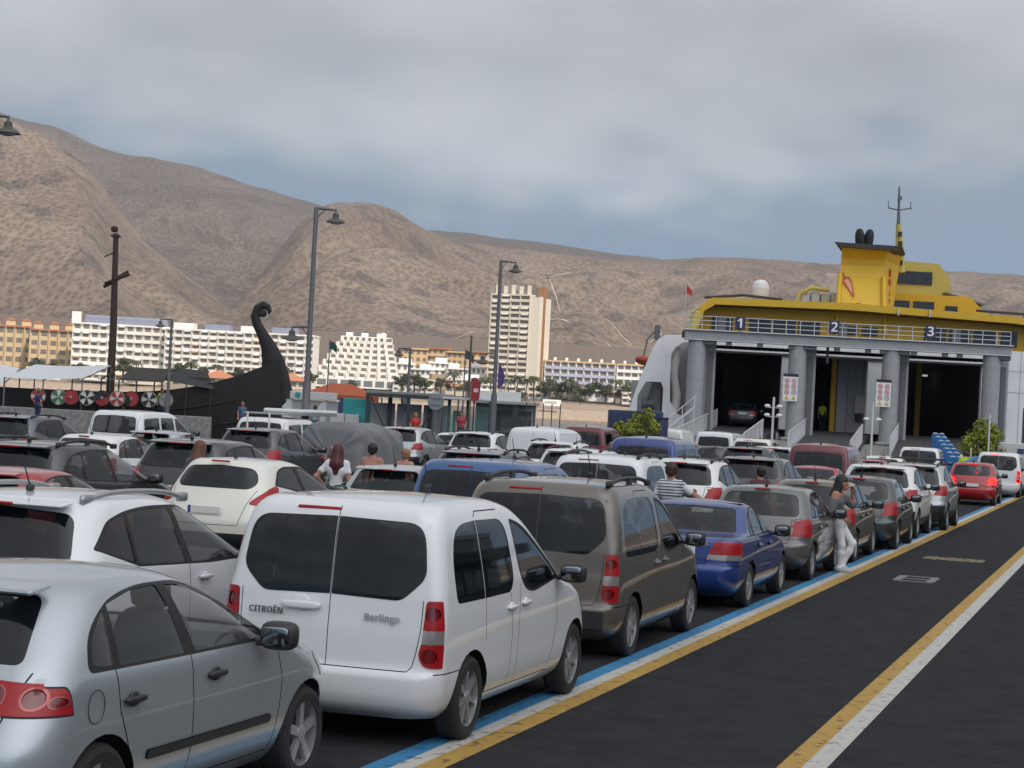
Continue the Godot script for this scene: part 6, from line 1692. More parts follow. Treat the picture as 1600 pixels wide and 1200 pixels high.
	for i in 2:
		var q: Array = aw[i]
		var a := thing("awning", q[3], "awning", "", P(0, 0, 110))
		var g := []
		for k in 7:
			var t := k / 6.0
			var r := []
			for j in 9:
				var s := j / 8.0
				var x := lerpf(q[0][0], q[1][0], s) + (0.0 if i == 0 else -0.9 * (t - 0.3))
				r.append(P(x, lerpf(q[0][1], q[1][1], s) - 0.85 * t - 0.08 * sin(PI * s), 1.6 - 3.2 * t))
			g.append(r)
		var mb := MB.new()
		mb.sheet(g, func(_p: Vector3) -> Vector3: return Vector3(0, 1, 0.2))
		pmb(a, "canvas", mb, cv)
		for j in [0, 4, 8]:
			tb(a, "pole", [Vector3(g[6][j].x, 0.2, g[6][j].z), g[6][j]], 0.04, M.lamp_grey, 6)
			tb(a, "pole", [Vector3(g[0][j].x, 0.2, g[0][j].z), g[0][j]], 0.04, M.lamp_grey, 6)
			tb(a, "rafter", [g[0][j] - Vector3(0, 0.05, 0), g[3][j] - Vector3(0, 0.05, 0), g[6][j] - Vector3(0, 0.05, 0)], 0.03, M.lamp_grey, 6)
	var fr := thing("thatched_shelter", "dark thatched lean-to frame right of the white awning", "awning", "", P(-21.8, 0, 110))
	for k in 4: tb(fr, "rafter", [Vector3(-1.4 + 1.0 * k, 2.95, 1.4), Vector3(-0.9 + 1.0 * k, 3.7, -1.2)], 0.05, brown, 6)
	for k in 4: tb(fr, "post", [Vector3(-1.4 + 1.0 * k, 0.2, 1.4), Vector3(-1.4 + 1.0 * k, 2.95, 1.4)], 0.045, brown, 6)
	bx(fr, "thatch", Vector3(0.9, 3.35, 0.1), Vector3(2.4, 0.12, 2.6), mt(L(0.045, 0.04, 0.035), 1.0), 0.03, Basis(Vector3.RIGHT, 0.28))
	bx(fr, "rail", Vector3(0.2, 2.97, 1.4), Vector3(3.6, 0.06, 0.06), M.lamp_grey)
	var tent := thing("beach_tent", "dark ragged awning roof standing beside the short lamp", "awning", "", P(-18.6, 0, 111))
	var tmb := MB.new()
	tmb.quad(Vector3(-1.5, 3.1, 1.2), Vector3(1.6, 2.7, 1.2), Vector3(0.9, 3.75, -0.4), Vector3(-0.6, 3.85, -0.4), Vector3(0, 1, 1))
	pmb(tent, "canvas", tmb, mt(L(0.04, 0.04, 0.042), 0.95))
	for k in 3: tb(tent, "pole", [Vector3(-1.4 + 1.4 * k, 0.2, 1.1), Vector3(-1.4 + 1.4 * k, 3.1 - 0.18 * k, 1.15)], 0.04, brown, 6)
	bx(tent, "cross_beam", Vector3(0, 3.3, 0.5), Vector3(3.0, 0.06, 0.06), brown)
# ---------------------------------------------------------------- the ferry, its loading gantry and ramps
func railing(label: String, pts: Array, h: float, m: Material, gap := 0.62) -> void:
	var o := thing("ramp_railing", label, "railing", "", pts[0])
	for i in pts.size() - 1:
		var a: Vector3 = pts[i] - pts[0]
		var b: Vector3 = pts[i + 1] - pts[0]
		var up := Vector3(0, h, 0)
		tb(o, "top_rail", [a + up, b + up], 0.035, m, 6)
		tb(o, "lower_rail", [a + up * 0.25, b + up * 0.25], 0.025, m, 6)
		var n := maxi(1, int(a.distance_to(b) / gap))
		for k in n + 1:
			var p := a.lerp(b, float(k) / n)
			tb(o, "bar", [p, p + up], 0.04 if k % 3 == 0 else 0.03, m, 6)

func text_mesh(s: String, size: float, depth: float) -> TextMesh:
	var t := TextMesh.new()
	var f := SystemFont.new()
	f.font_names = PackedStringArray(["Droid Sans"])
	f.font_weight = 700
	t.font = f
	t.text = s; t.font_size = 48; t.pixel_size = size / 48.0; t.depth = depth
	return t

func build_ferry() -> void:
	var steel := mt(Color.WHITE, 0.6)
	tri_tex(steel, noise_tex(101, 0.02, [L(0.29, 0.30, 0.31), L(0.32, 0.33, 0.34), L(0.35, 0.36, 0.37)], 512, 5), 0.2)
	M.gantry = steel
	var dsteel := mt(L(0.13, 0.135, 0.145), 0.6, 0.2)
	var rail := mt(L(0.56, 0.57, 0.58), 0.5)
	var hullw := mt(Color.WHITE, 0.45)
	tri_tex(hullw, noise_tex(102, 0.012, [L(0.68, 0.69, 0.70), L(0.77, 0.78, 0.79), L(0.80, 0.81, 0.81)], 512, 5), 0.09)
	var yel := mt(L(0.62, 0.38, 0.015), 0.5)
	var yel2 := mt(L(0.55, 0.33, 0.02), 0.55)
	var ylt := mt(L(0.52, 0.42, 0.10), 0.5)
	var pane := mt(L(0.02, 0.022, 0.025), 0.15)
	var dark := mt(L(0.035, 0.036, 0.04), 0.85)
	var bulk := mt(L(0.30, 0.31, 0.33), 0.7)
	# ramps
	var tarmac := mt(L(0.05, 0.05, 0.052), 0.9)
	var rx := [[11.6, 15.1], [17.0, 20.4], [22.1, 26.3]]
	var skew := 0.24      # the ramps lead in slightly from the left
	for i in 4:
		var g := MB.new()
		var pf := [[84.0, 0.0], [105.0, 1.85], [111.0, 2.15]] if i < 3 else [[88.0, 0.0], [104.0, 1.55], [109.0, 1.55]]
		var x0: float = rx[i][0] if i < 3 else 10.2
		var x1: float = rx[i][1] if i < 3 else 28.2
		for k in 2:
			var a: Array = pf[k]
			var b: Array = pf[k + 1]
			var c := []
			for e in [[x0, a], [x1, a], [x1, b], [x0, b]]: c.append(P(e[0] - skew * (109.0 - e[1][0]), e[1][1], e[1][0]))
			g.quad(c[0], c[1], c[2], c[3], Vector3.UP)
			for e in [[0, 3], [1, 2]]: g.quad(c[e[0]], c[e[1]], Vector3(c[e[1]].x, -1, c[e[1]].z), Vector3(c[e[0]].x, -1, c[e[0]].z), Vector3(-1 if e[0] == 0 else 1, 0, 0))
		var r := struct("ramp" if i < 3 else "ramp_island", g.mesh(), tarmac if i < 3 else M.concrete)
		if i < 3: r.set_meta("label", ["first loading ramp", "second loading ramp", "third loading ramp"][i])
	# gantry
	var gt := thing("loading_gantry", "grey steel loading gantry with walkway above the three ramps", "gantry", "", P(18.2, 0, 105))
	for x in [10.0, 15.52, 20.64, 26.15]:
		var cm := MB.new()
		cm.tube([Vector3(x - 18.2, 1.2, 0), Vector3(x - 18.2, 6.85, 0)], 0.48, 20)
		for yy in [3.1, 4.6]: cm.tube([Vector3(x - 18.2, yy, 0), Vector3(x - 18.2, yy + 0.05, 0)], 0.495, 20)
		pmb(gt, "column", cm, steel)
		bx(gt, "guide_column", Vector3(x - 17.35, 4.0, -1.2), Vector3(0.6, 5.8, 0.9), steel, 0.03)
		bx(gt, "guide_slot", Vector3(x - 17.35, 3.9, -0.72), Vector3(0.3, 4.6, 0.08), dsteel)
		bx(gt, "head_bracket", Vector3(x - 17.8, 6.66, 0.0), Vector3(1.1, 0.28, 0.8), dsteel, 0.05)
		bx(gt, "base_plate", Vector3(x - 18.2, 1.66, 0), Vector3(1.5, 0.14, 1.4), steel, 0.02)
	bx(gt, "beam", Vector3(0, 7.06, 0.1), Vector3(17.8, 0.5, 0.7), steel, 0.03)
	bx(gt, "beam_flange", Vector3(0, 7.33, 0.15), Vector3(17.9, 0.06, 1.0), rail)
	bx(gt, "beam_flange", Vector3(0, 6.79, 0.12), Vector3(17.8, 0.05, 0.9), rail)
	bx(gt, "walkway", Vector3(0, 7.3, -1.1), Vector3(17.8, 0.08, 1.5), dsteel)
	bx(gt, "rear_beam", Vector3(0, 7.1, -1.8), Vector3(17.8, 0.3, 0.3), dsteel)
	for k in 24: tb(gt, "rail_post", [Vector3(-8.8 + 17.6 * k / 23.0, 7.36, 0.5), Vector3(-8.8 + 17.6 * k / 23.0, 8.08, 0.5)], 0.022, rail, 6)
	for k in 3: tb(gt, "hand_rail", [Vector3(-8.8, 7.6 + 0.24 * k, 0.5), Vector3(8.8, 7.6 + 0.24 * k, 0.5)], 0.022, rail, 6)
	for k in 10: bx(gt, "cable_clip", Vector3(-6.5 + 1.4 * k + 0.3 * (k % 3), 6.66, 0.35), Vector3(0.3, 0.2, 0.2), dsteel)
	tb(gt, "hoist_rod", [Vector3(-0.95, 5.9, -0.6), Vector3(-0.95, 6.9, -0.6)], 0.08, dsteel)
	for x in [-8.1, -1.5, 4.7]:
		bx(gt, "access_gate", Vector3(x + 1.15, 7.72, 0.45), Vector3(0.45, 0.75, 0.06), dsteel)
	# number boards
	var navy := mt(L(0.02, 0.025, 0.07), 0.5)
	var wh := mt(L(0.75, 0.75, 0.75), 0.6)
	for q in [[12.22, 7.78, "1"], [17.33, 7.84, "2"], [22.58, 7.87, "3"]]:
		var nb := thing("number_board", "navy board with a white numeral %s on the gantry" % ["one", "two", "three"][int(q[2]) - 1], "sign", "ramp numbers on the gantry", P(q[0], q[1], 104.3))
		bx(nb, "board", Vector3.ZERO, Vector3(0.54, 0.72, 0.04), navy, 0.01)
		part(nb, "numeral", text_mesh(q[2], 0.72, 0.02), wh, Vector3(0, 0.0, 0.028))
		bx(nb, "mount", Vector3(0, -0.2, -0.06), Vector3(0.1, 0.5, 0.08), dsteel)
	# prohibition boards
	var red := mt(L(0.48, 0.03, 0.045), 0.6)
	var yw := mt(L(0.55, 0.42, 0.05), 0.6)
	for i in 2:
		var sb := thing("safety_board", ["white board of red prohibition signs on the second gantry column", "white board of red prohibition signs on the third gantry column"][i], "sign", "", P([15.12, 20.19][i], [4.36, 4.31][i], 104.35))
		bx(sb, "board", Vector3.ZERO, Vector3(0.80, 1.32, 0.03), wh, 0.005)
		bx(sb, "header", Vector3(0, 0.75, 0.0), Vector3(0.82, 0.16, 0.035), mt(L(0.02, 0.02, 0.022), 0.6), 0.005)
		for r in 4:
			for c in 2:
				var at := Vector3(-0.19 + 0.38 * c, 0.44 - 0.31 * r, 0.02)
				if r < 3:
					var rg := MB.new()
					var pts := []
					for k in 17: pts.append(Vector3(0.125 * cos(TAU * k / 16), 0.125 * sin(TAU * k / 16), 0))
					rg.tube(pts, 0.017, 5, false)
					if r < 2 or c == 0: rg.box(Vector3.ZERO, Vector3(0.22, 0.03, 0.015), Basis(Vector3.BACK, -0.78))
					pmb(sb, "ban_ring", rg, red if r < 2 or c == 0 else mt(L(0.06, 0.06, 0.065), 0.6), at)
					var pic := MB.new()
					pic.cbox(Vector3(0, 0, 0), Vector3(0.09, 0.09 - 0.02 * c, 0.012), 0.01)
					pmb(sb, "pictogram", pic, mt(L(0.05, 0.05, 0.055), 0.6), at)
				else:
					var tr := MB.new()
					tr.prism(PackedVector2Array([Vector2(-0.13, -0.09), Vector2(0.13, -0.09), Vector2(0, 0.13)]), 0, 0.01)
					pmb(sb, "warning_triangle", tr, yw, at)
	# ramp signal lamps
	var wlamp := mt(L(0.72, 0.72, 0.70), 0.4)
	for i in 2:
		var lp := thing("ramp_signal", ["white post with four round lamp heads before the first ramp's railing", "white post with round lamp heads before the third gantry column"][i], "signal post", "", P([12.98, 17.9][i], 1.0, 95))
		tb(lp, "post", [Vector3.ZERO, Vector3(0, 2.75, 0)], 0.06, rail, 8)
		for k in (4 if i == 0 else 2):
			var sx := -1.0 if k % 2 == 0 else 1.0
			var yy := 2.3 - 0.45 * (k / 2) - 0.4 * i
			tb(lp, "bracket", [Vector3(0, yy - 0.08, 0), Vector3(0.28 * sx, yy - 0.08, 0)], 0.025, rail, 6)
			var hm := MB.new()
			hm.sup(Vector3(0.30 * sx, yy, 0), Vector3(0.15, 0.09, 0.12), 0.9, 0.9)
			pmb(lp, "lamp_head", hm, wlamp)
	# railings along the ramps
	var rs := func(x: float, z: float) -> Vector3: return P(x - skew * (109.0 - z), 0.0 if z < 84 else (z - 84.0) / 21.0 * 1.85 if z < 105 else 1.85 + (z - 105) * 0.05, z)
	railing("white railing climbing the first ramp's outer side", [rs.call(11.65, 95.0), rs.call(11.65, 109.5)], 1.0, rail)
	railing("short white railing before the first ramp", [rs.call(15.1, 92.2), rs.call(15.1, 93.4)], 1.0, rail, 0.5)
	railing("white railing along the first ramp's inner side", [rs.call(15.05, 94.2), rs.call(15.05, 102.5)], 1.0, rail)
	railing("white railing along the second ramp's left side", [rs.call(17.05, 96.0), rs.call(17.05, 109.5)], 1.0, rail)
	railing("white railing before the third column", [rs.call(20.35, 93.0), rs.call(20.35, 102.5)], 1.0, rail)
	railing("white railing along the third ramp's left side", [rs.call(22.15, 96.0), rs.call(22.15, 109.5)], 1.0, rail)
	railing("white railing end post beside the lime bush", [rs.call(26.2, 90.0), rs.call(26.2, 93.0)], 1.1, rail)
	var stair := thing("quay_stair", "grey steel stair beside the first gantry column", "stair", "", P(8.4, 0, 101))
	tb(stair, "stringer", [Vector3(-0.6, 1.4, 0), Vector3(1.3, 3.1, 0)], 0.09, rail, 6)
	tb(stair, "hand_rail", [Vector3(-0.6, 2.0, 0.3), Vector3(1.3, 3.7, 0.3)], 0.03, rail, 6)
	for k in 4: tb(stair, "post", [Vector3(-0.6 + 0.6 * k, 0.3, 0.3), Vector3(-0.6 + 0.6 * k, 2.0 + 0.54 * k, 0.3)], 0.03, rail, 6)
	# ------------------------------------------------ the ferry itself
	var f := thing("ferry", "white and yellow car ferry with its stern doors open", "ferry", "", P(0, 0, 0))
	var hz := 109.0
	# stern frame: white header and jambs with three openings
	var plates := [[10.6, 27.4, 6.42, 7.25], [10.6, 11.05, 0.0, 6.42], [15.25, 16.3, 0.0, 6.42], [20.15, 21.5, 0.0, 6.42], [26.6, 27.4, 0.0, 6.42], [11.05, 26.6, -1.5, 1.95]]
	for q in plates: bx(f, "stern_plate", P((q[0] + q[1]) * 0.5, (q[2] + q[3]) * 0.5, hz + 0.2), Vector3(q[1] - q[0], q[3] - q[2], 0.4), hullw)
	for k in 9: bx(f, "plate_seam", P(27.9 + 0.9 * k, 3.0, hz - 0.005), Vector3(0.025, 8.4, 0.02), bulk)
	for k in 2: bx(f, "plate_seam", P(31.7, 4.9 + 1.2 * k, hz - 0.006), Vector3(8.4, 0.025, 0.02), bulk)
	bx(f, "door_lip", P(19, 6.36, hz - 0.05), Vector3(16.0, 0.12, 0.2), dark)
	# left stern quarter with two cut openings
	var lm := MB.new()
	# simple outline pieces keep the openings as real holes
	for pl in [[[5.9, -1.6], [6.55, 2.2], [7.15, 2.2], [7.15, -1.6]], [[7.15, -1.6], [7.15, 2.2], [8.6, 2.2], [8.6, -1.6]], [[6.55, 2.2], [7.25, 4.6], [7.35, 4.0], [7.15, 3.6], [7.15, 2.2]], [[7.25, 4.6], [7.95, 6.45], [8.95, 6.1], [8.95, 4.45], [7.6, 4.45], [7.35, 4.0]], [[8.6, -1.6], [8.6, 4.1], [8.45, 4.45], [8.95, 4.45], [9.0, 3.4], [9.5, 2.65], [9.5, -1.6]], [[7.95, 6.45], [8.2, 6.9], [8.6, 7.15], [9.6, 7.2], [9.6, 6.78], [9.15, 6.45], [8.95, 6.1]], [[9.6, 7.2], [10.6, 7.25], [10.6, 6.85], [9.6, 6.78]], [[9.5, -1.6], [9.5, 2.65], [10.6, 2.6], [10.6, -1.6]]]:
		var pv := PackedVector2Array()
		for a in pl: pv.append(Vector2(a[0], a[1]))
		lm.prism(pv, -hz - 0.5, -hz, Transform3D.IDENTITY)
	pmb(f, "stern_quarter", lm, hullw)
	bx(f, "recess_wall", P(7.75, 2.2, hz + 1.6), Vector3(1.7, 4.6, 0.2), bulk)
	bx(f, "recess_wall", P(9.75, 3.2, hz + 1.9), Vector3(1.9, 7.2, 0.2), bulk)
	var ch := MB.new()
	var cp := []
	for k in 9: cp.append(P(9.3 + 0.12 * sin(k * 0.9), 2.75 + 0.47 * k, hz + 0.7))
	ch.tube(cp, [0.2, 0.26, 0.27, 0.25, 0.23, 0.26, 0.3, 0.22, 0.12], 10)
	pmb(f, "evacuation_slide", ch, mt(L(0.52, 0.52, 0.50), 0.8))
	var drum := MB.new()
	drum.tube([P(7.5, 3.2, hz + 1.0), P(8.2, 3.2, hz + 1.0)], 0.32, 12)
	drum.tube([P(7.2, 2.75, hz + 0.6), P(8.6, 2.75, hz + 0.6)], 0.05, 6)
	pmb(f, "mooring_winch", drum, dsteel)
	var hs := MB.new()
	hs.quad(P(6.6, -1.6, hz + 0.5), P(16.0, -1.6, hz + 70), P(18.0, 6.5, hz + 70), P(8.4, 6.5, hz + 0.5), Vector3(-1, 0, 0))
	hs.quad(P(36.0, -1.6, hz + 0.4), P(30.0, -1.6, hz + 70), P(30.0, 7.2, hz + 70), P(36.0, 7.2, hz + 0.4), Vector3(1, 0, 0))
	pmb(f, "hull_side", hs, hullw)
	# right stern quarter with its window recess
	for q in [[27.4, 29.05, -1.5, 7.25], [29.05, 31.0, 4.05, 7.25], [29.05, 31.0, -1.5, 1.9], [31.0, 36.0, -1.5, 7.25]]: bx(f, "stern_plate", P((q[0] + q[1]) * 0.5, (q[2] + q[3]) * 0.5, hz + 0.2), Vector3(q[1] - q[0], q[3] - q[2], 0.4), hullw)
	bx(f, "recess_wall", P(30.2, 2.9, hz + 1.8), Vector3(3.0, 3.0, 0.2), mt(L(0.16, 0.165, 0.18), 0.7))
	var cap := MB.new()
	cap.tube([P(30.1, 2.6, hz + 0.9), P(30.1, 3.2, hz + 0.9)], 0.22, 12)
	pmb(f, "capstan", cap, dark)
	tb(f, "fender_post", [P(29.6, 6.6, 108.4), P(29.6, 8.2, 108.4)], 0.1, rail, 8)
	# vehicle decks
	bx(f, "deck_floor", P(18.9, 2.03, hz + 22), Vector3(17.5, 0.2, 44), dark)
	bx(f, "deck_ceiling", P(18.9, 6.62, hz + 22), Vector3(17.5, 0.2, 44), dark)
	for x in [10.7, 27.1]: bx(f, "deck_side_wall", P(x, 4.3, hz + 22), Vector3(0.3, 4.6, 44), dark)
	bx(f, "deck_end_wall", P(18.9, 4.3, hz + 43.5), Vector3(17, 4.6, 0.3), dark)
	bx(f, "casing_wall", P(20.2, 4.3, hz + 3.6), Vector3(2.6, 4.5, 2.0), bulk)
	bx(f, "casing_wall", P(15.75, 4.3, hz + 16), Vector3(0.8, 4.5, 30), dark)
	bx(f, "casing_box", P(20.2, 3.8, hz + 2.45), Vector3(0.65, 1.1, 0.3), mt(L(0.34, 0.35, 0.37), 0.6), 0.05)
	bx(f, "casing_cabinet", P(20.2, 3.0, hz + 2.45), Vector3(0.4, 0.4, 0.3), dark, 0.03)
	for k in 2: bx(f, "casing_seam", P(19.5 + 0.9 * k, 4.3, hz + 2.59), Vector3(0.03, 4.4, 0.02), dsteel)
	bx(f, "yellow_pillar", P(18.72, 4.3, hz + 3), Vector3(0.28, 4.6, 0.4), yel)
	bx(f, "yellow_pillar", P(24.5, 4.3, hz + 7), Vector3(0.32, 4.6, 0.4), yel2)
	var lit := mt(L(0.6, 0.62, 0.6), 0.5)
	lit.emission_enabled = true; lit.emission = Color(0.8, 0.85, 0.8); lit.emission_energy_multiplier = 0.5
	for q in [[13.2, 5.0, 24.0], [14.3, 5.0, 30.0], [24.0, 5.6, 14.0], [25.6, 5.5, 20.0], [26.6, 5.5, 26.0], [27.0, 5.4, 14.0]]:
		var lo := bx(f, "deck_lamp", P(q[0] - (0.6 if q[0] > 26.5 else 0.0), q[1] + 0.6, hz + q[2]), Vector3(0.3, 0.12, 0.3), lit, 0.02)
		var ol := OmniLight3D.new()
		ol.name = "deck_lamp_light"
		ol.light_energy = 0.03; ol.light_color = Color(0.9, 1.0, 0.9); ol.omni_range = 40; ol.omni_attenuation = 2.0; ol.shadow_enabled = true; ol.light_size = 0.15
		ol.position = lo.position + Vector3(0, -0.2, 0)
		add_child(ol)
	# yellow deckhouse; the ship lies turned a little to the right
	var shear := func(z0: float) -> Transform3D: return Transform3D(Basis(Vector3.RIGHT, Vector3.UP, Vector3(-0.24, 0, 1)), Vector3(-0.24 * z0, 0, 0))
	var dh := MB.new()
	dh.prism(PackedVector2Array([Vector2(11.0, 7.2), Vector2(11.15, 8.9), Vector2(11.6, 9.35), Vector2(20.0, 9.45), Vector2(30.0, 9.15), Vector2(36.0, 8.6), Vector2(36.0, 7.2)]), -126.0, -117.0, shear.call(117.0))
	pmb(f, "deckhouse", dh, yel2)
	var ov := MB.new()
	ov.prism(PackedVector2Array([Vector2(10.7, 7.9), Vector2(11.0, 7.9), Vector2(11.35, 9.0), Vector2(12.0, 9.42), Vector2(20.0, 9.5), Vector2(30.2, 9.2), Vector2(36.2, 8.55), Vector2(36.2, 8.95), Vector2(30.2, 9.62), Vector2(20.0, 9.92), Vector2(11.8, 9.82), Vector2(11.05, 9.2)]), -118.6, -115.6)
	pmb(f, "roof_edge", ov, yel)
	for q in [[12.6, 1.3], [14.9, 1.35], [16.4, 1.35], [17.9, 1.35], [25.6, 1.35], [27.1, 1.35], [28.6, 1.35], [30.1, 1.0]]: bx(f, "window", P(q[0], 8.3, 116.98), Vector3(q[1], 0.95, 0.08), pane)
	bx(f, "doorway", P(33.2, 8.0, 116.97), Vector3(2.4, 1.6, 0.08), dark)
	bx(f, "yellow_fin", P(10.3, 7.9, 112), Vector3(0.35, 1.6, 3.0), ylt, 0.05, Basis(Vector3.BACK, -0.25))
	# funnel: sloped front, pinched neck, dark cap
	var fz := 117.0
	var prof := [[8.2, 0.0, 19.45, 22.55], [9.6, 0.25, 19.62, 22.45], [10.6, 0.9, 19.75, 22.5], [11.8, 1.7, 19.9, 22.6], [12.5, 1.95, 19.98, 22.68], [12.9, 1.9, 19.98, 22.7], [13.55, 1.35, 19.9, 22.8]]
	var fm := MB.new()
	for i in prof.size() - 1:
		var a: Array = prof[i]
		var b: Array = prof[i + 1]
		var back := fz + 6.0
		var c := [P(a[2], a[0], fz + a[1]), P(a[3], a[0], fz + a[1]), P(b[3], b[0], fz + b[1]), P(b[2], b[0], fz + b[1])]
		fm.quad(c[0], c[1], c[2], c[3], Vector3(0, 0, 1))
		fm.quad(c[1], P(a[3] + 1.7, a[0], back), P(b[3] + 1.7, b[0], back), c[2], Vector3(1, 0, 0))
		fm.quad(c[0], P(a[2] + 1.4, a[0], back), P(b[2] + 1.4, b[0], back), c[3], Vector3(-1, 0, 0))
		fm.quad(P(a[2] + 1.4, a[0], back), P(a[3] + 1.7, a[0], back), P(b[3] + 1.7, b[0], back), P(b[2] + 1.4, b[0], back), Vector3(0, 0, -1))
	pmb(f, "funnel", fm, yel)
	for x in [19.52, 22.5]:
		var rb := MB.new()
		for i in 3:
			var a: Array = prof[i]
			var b: Array = prof[i + 1]
			var xx: float = 2 if x > 20 else 3
			rb.tube([P(a[3] if x > 20 else a[2], a[0], fz + a[1] - 0.15), P(b[3] if x > 20 else b[2], b[0], fz + b[1] - 0.15)], 0.16, 6)
		pmb(f, "funnel_rib", rb, yel)
	var fc := MB.new()
	fc.prism(PackedVector2Array([Vector2(19.35, 13.78), Vector2(23.55, 13.72), Vector2(22.95, 13.42), Vector2(19.85, 13.5)]), -fz - 6.6, -fz - 0.9, shear.call(fz + 1.0))
	pmb(f, "funnel_cap", fc, mt(L(0.045, 0.04, 0.035), 0.6))
	for k in 2:
		var em := MB.new()
		em.sup(P(21.28 + 0.52 * k, 14.15, fz + 3), Vector3(0.30, 0.75, 0.5), 0.8, 0.9, Basis(Vector3.BACK, -0.12 + 0.24 * (1 - k)))
		pmb(f, "exhaust_pipe", em, mt(L(0.008, 0.009, 0.014), 0.7))
	for k in 2:
		for j in 2: bx(f, "window", P(20.35 + 1.25 * k, 8.35 - 0.62 * j, fz - 0.12), Vector3(0.98, 0.5 - 0.12 * j, 0.1), pane)
	bx(f, "funnel_ledge", P(20.9, 9.55, fz + 0.05), Vector3(0.9, 0.06, 0.3), yel2)
	# pepper emblem on the sloped face
	var dirv := Vector3(0, 2.2, -1.45).normalized()
	var nrm := Vector3(0, 1.45, 2.2).normalized()
	var eb := Basis(Vector3.RIGHT, dirv, nrm) * Basis(Vector3.BACK, 0.30)
	var ex := Transform3D(eb, P(20.42, 11.15, fz + 1.26) + nrm * 0.03)
	var pe := MB.new()
	pe.prism(PackedVector2Array([Vector2(-0.30, 0.55), Vector2(-0.1, 0.72), Vector2(0.24, 0.62), Vector2(0.30, 0.3), Vector2(0.18, -0.3), Vector2(0.05, -0.85), Vector2(-0.08, -0.95), Vector2(-0.12, -0.5), Vector2(-0.25, 0.1)]), 0, 0.03, ex)
	pmb(f, "pepper_emblem", pe, mt(L(0.42, 0.07, 0.02), 0.5))
	var pe2 := MB.new()
	pe2.prism(PackedVector2Array([Vector2(-0.16, 0.45), Vector2(0.12, 0.45), Vector2(0.14, 0.1), Vector2(0.0, -0.6), Vector2(-0.06, -0.55), Vector2(-0.12, 0.0)]), 0.03, 0.045, ex)
	pmb(f, "pepper_highlight", pe2, mt(L(0.60, 0.30, 0.16), 0.5))
	var st := MB.new()
	st.tube([ex * Vector3(-0.02, 0.66, 0.03), ex * Vector3(-0.02, 1.0, 0.03)], 0.035, 6)
	pmb(f, "pepper_stalk", st, mt(L(0.25, 0.05, 0.02), 0.5))
	var cr := MB.new()
	cr.sup(P(20.9, 9.95, fz + 0.35), Vector3(0.20, 0.12, 0.05), 0.8, 0.9)
	pmb(f, "crest", cr, mt(L(0.35, 0.05, 0.03), 0.5))
	# side lettering of the funnel
	for k in 4: bx(f, "side_mark", P(23.52, 10.4 + 0.62 * k, fz + 4.0), Vector3(0.06, 0.42, 1.6), mt(L(0.45, 0.09, 0.02), 0.5), 0.0, Basis(Vector3.UP, -0.27))
	# mast
	var mm := MB.new()
	mm.tube([P(24.65, 12.6, 124), P(24.55, 14.4, 124), P(24.42, 15.7, 124)], [0.36, 0.26, 0.17], 8)
	pmb(f, "mast", mm, ylt)
	for k in 4: bx(f, "mast_slot", P(24.6 - 0.04 * k, 13.2 + 0.62 * k, 123.66), Vector3(0.26, 0.3, 0.12), dark)
	tb(f, "mast_pole", [P(24.42, 15.7, 124), P(24.35, 18.15, 124)], [0.12, 0.05], dsteel, 8)
	tb(f, "crossarm", [P(23.7, 16.75, 124), P(24.4, 16.62, 124), P(25.2, 16.8, 124)], 0.05, dsteel, 6)
	for x in [23.7, 25.15]: tb(f, "whip_aerial", [P(x, 16.7, 124), P(x, 17.2, 124)], 0.03, dsteel, 6)
	bx(f, "radar", P(24.4, 17.4, 123.9), Vector3(0.25, 0.25, 0.2), dsteel)
	# bridge
	var bm := MB.new()
	bm.prism(PackedVector2Array([Vector2(23.8, 9.4), Vector2(23.8, 11.3), Vector2(29.4, 11.3), Vector2(30.5, 10.2), Vector2(30.8, 9.2)]), -136.0, -124.5, shear.call(124.5))
	pmb(f, "bridge_deck", bm, yel)
	var bm2 := MB.new()
	bm2.prism(PackedVector2Array([Vector2(24.2, 11.3), Vector2(24.2, 13.2), Vector2(25.0, 13.55), Vector2(27.6, 13.45), Vector2(28.3, 12.6), Vector2(28.6, 11.3)]), -134.0, -126.0, shear.call(126.0))
	pmb(f, "bridge", bm2, ylt)
	for k in 3: bx(f, "window", P(24.95 + 0.9 * k, 12.45, 125.95), Vector3(0.86, 0.85, 0.1), pane)
	bx(f, "window", P(28.4, 12.2, 127.5), Vector3(0.1, 1.1, 2.5), mt(L(0.20, 0.24, 0.27), 0.1), 0.0, Basis(Vector3.BACK, 0.2))
	for q in [[24.8, 10.35, 1.35], [26.4, 10.35, 1.35], [28.2, 10.15, 0.8]]: bx(f, "window", P(q[0], q[1], 124.45), Vector3(q[2], 0.95, 0.1), pane)
	for k in 12: tb(f, "rail_post", [P(23.4 + 0.65 * k, 9.5, 122), P(23.4 + 0.65 * k, 10.1, 122)], 0.02, rail, 5)
	tb(f, "hand_rail", [P(23.4, 10.1, 122), P(30.6, 10.0, 122)], 0.025, rail, 5)
	bx(f, "roof_awning", P(29.2, 11.2, 126), Vector3(2.6, 0.12, 2.0), dsteel, 0.0, Basis(Vector3.BACK, -0.25))
	bx(f, "stair_side", P(30.9, 10.3, 126), Vector3(2.4, 0.8, 0.3), bulk, 0.0, Basis(Vector3.BACK, -0.5))
	# radome, roof boxes and dark roof rails
	var rd := MB.new()
	rd.lathe([Vector2(0.0, 1.25), Vector2(0.3, 1.19), Vector2(0.5, 0.98), Vector2(0.58, 0.7), Vector2(0.56, 0.3), Vector2(0.5, 0.0)], 20, Transform3D(Basis.IDENTITY, P(15.85, 10.5, 125)))
	pmb(f, "radome", rd, mt(L(0.72, 0.72, 0.72), 0.5))
	tb(f, "radome_foot", [P(15.85, 9.5, 125), P(15.85, 10.5, 125)], 0.45, rail, 12)
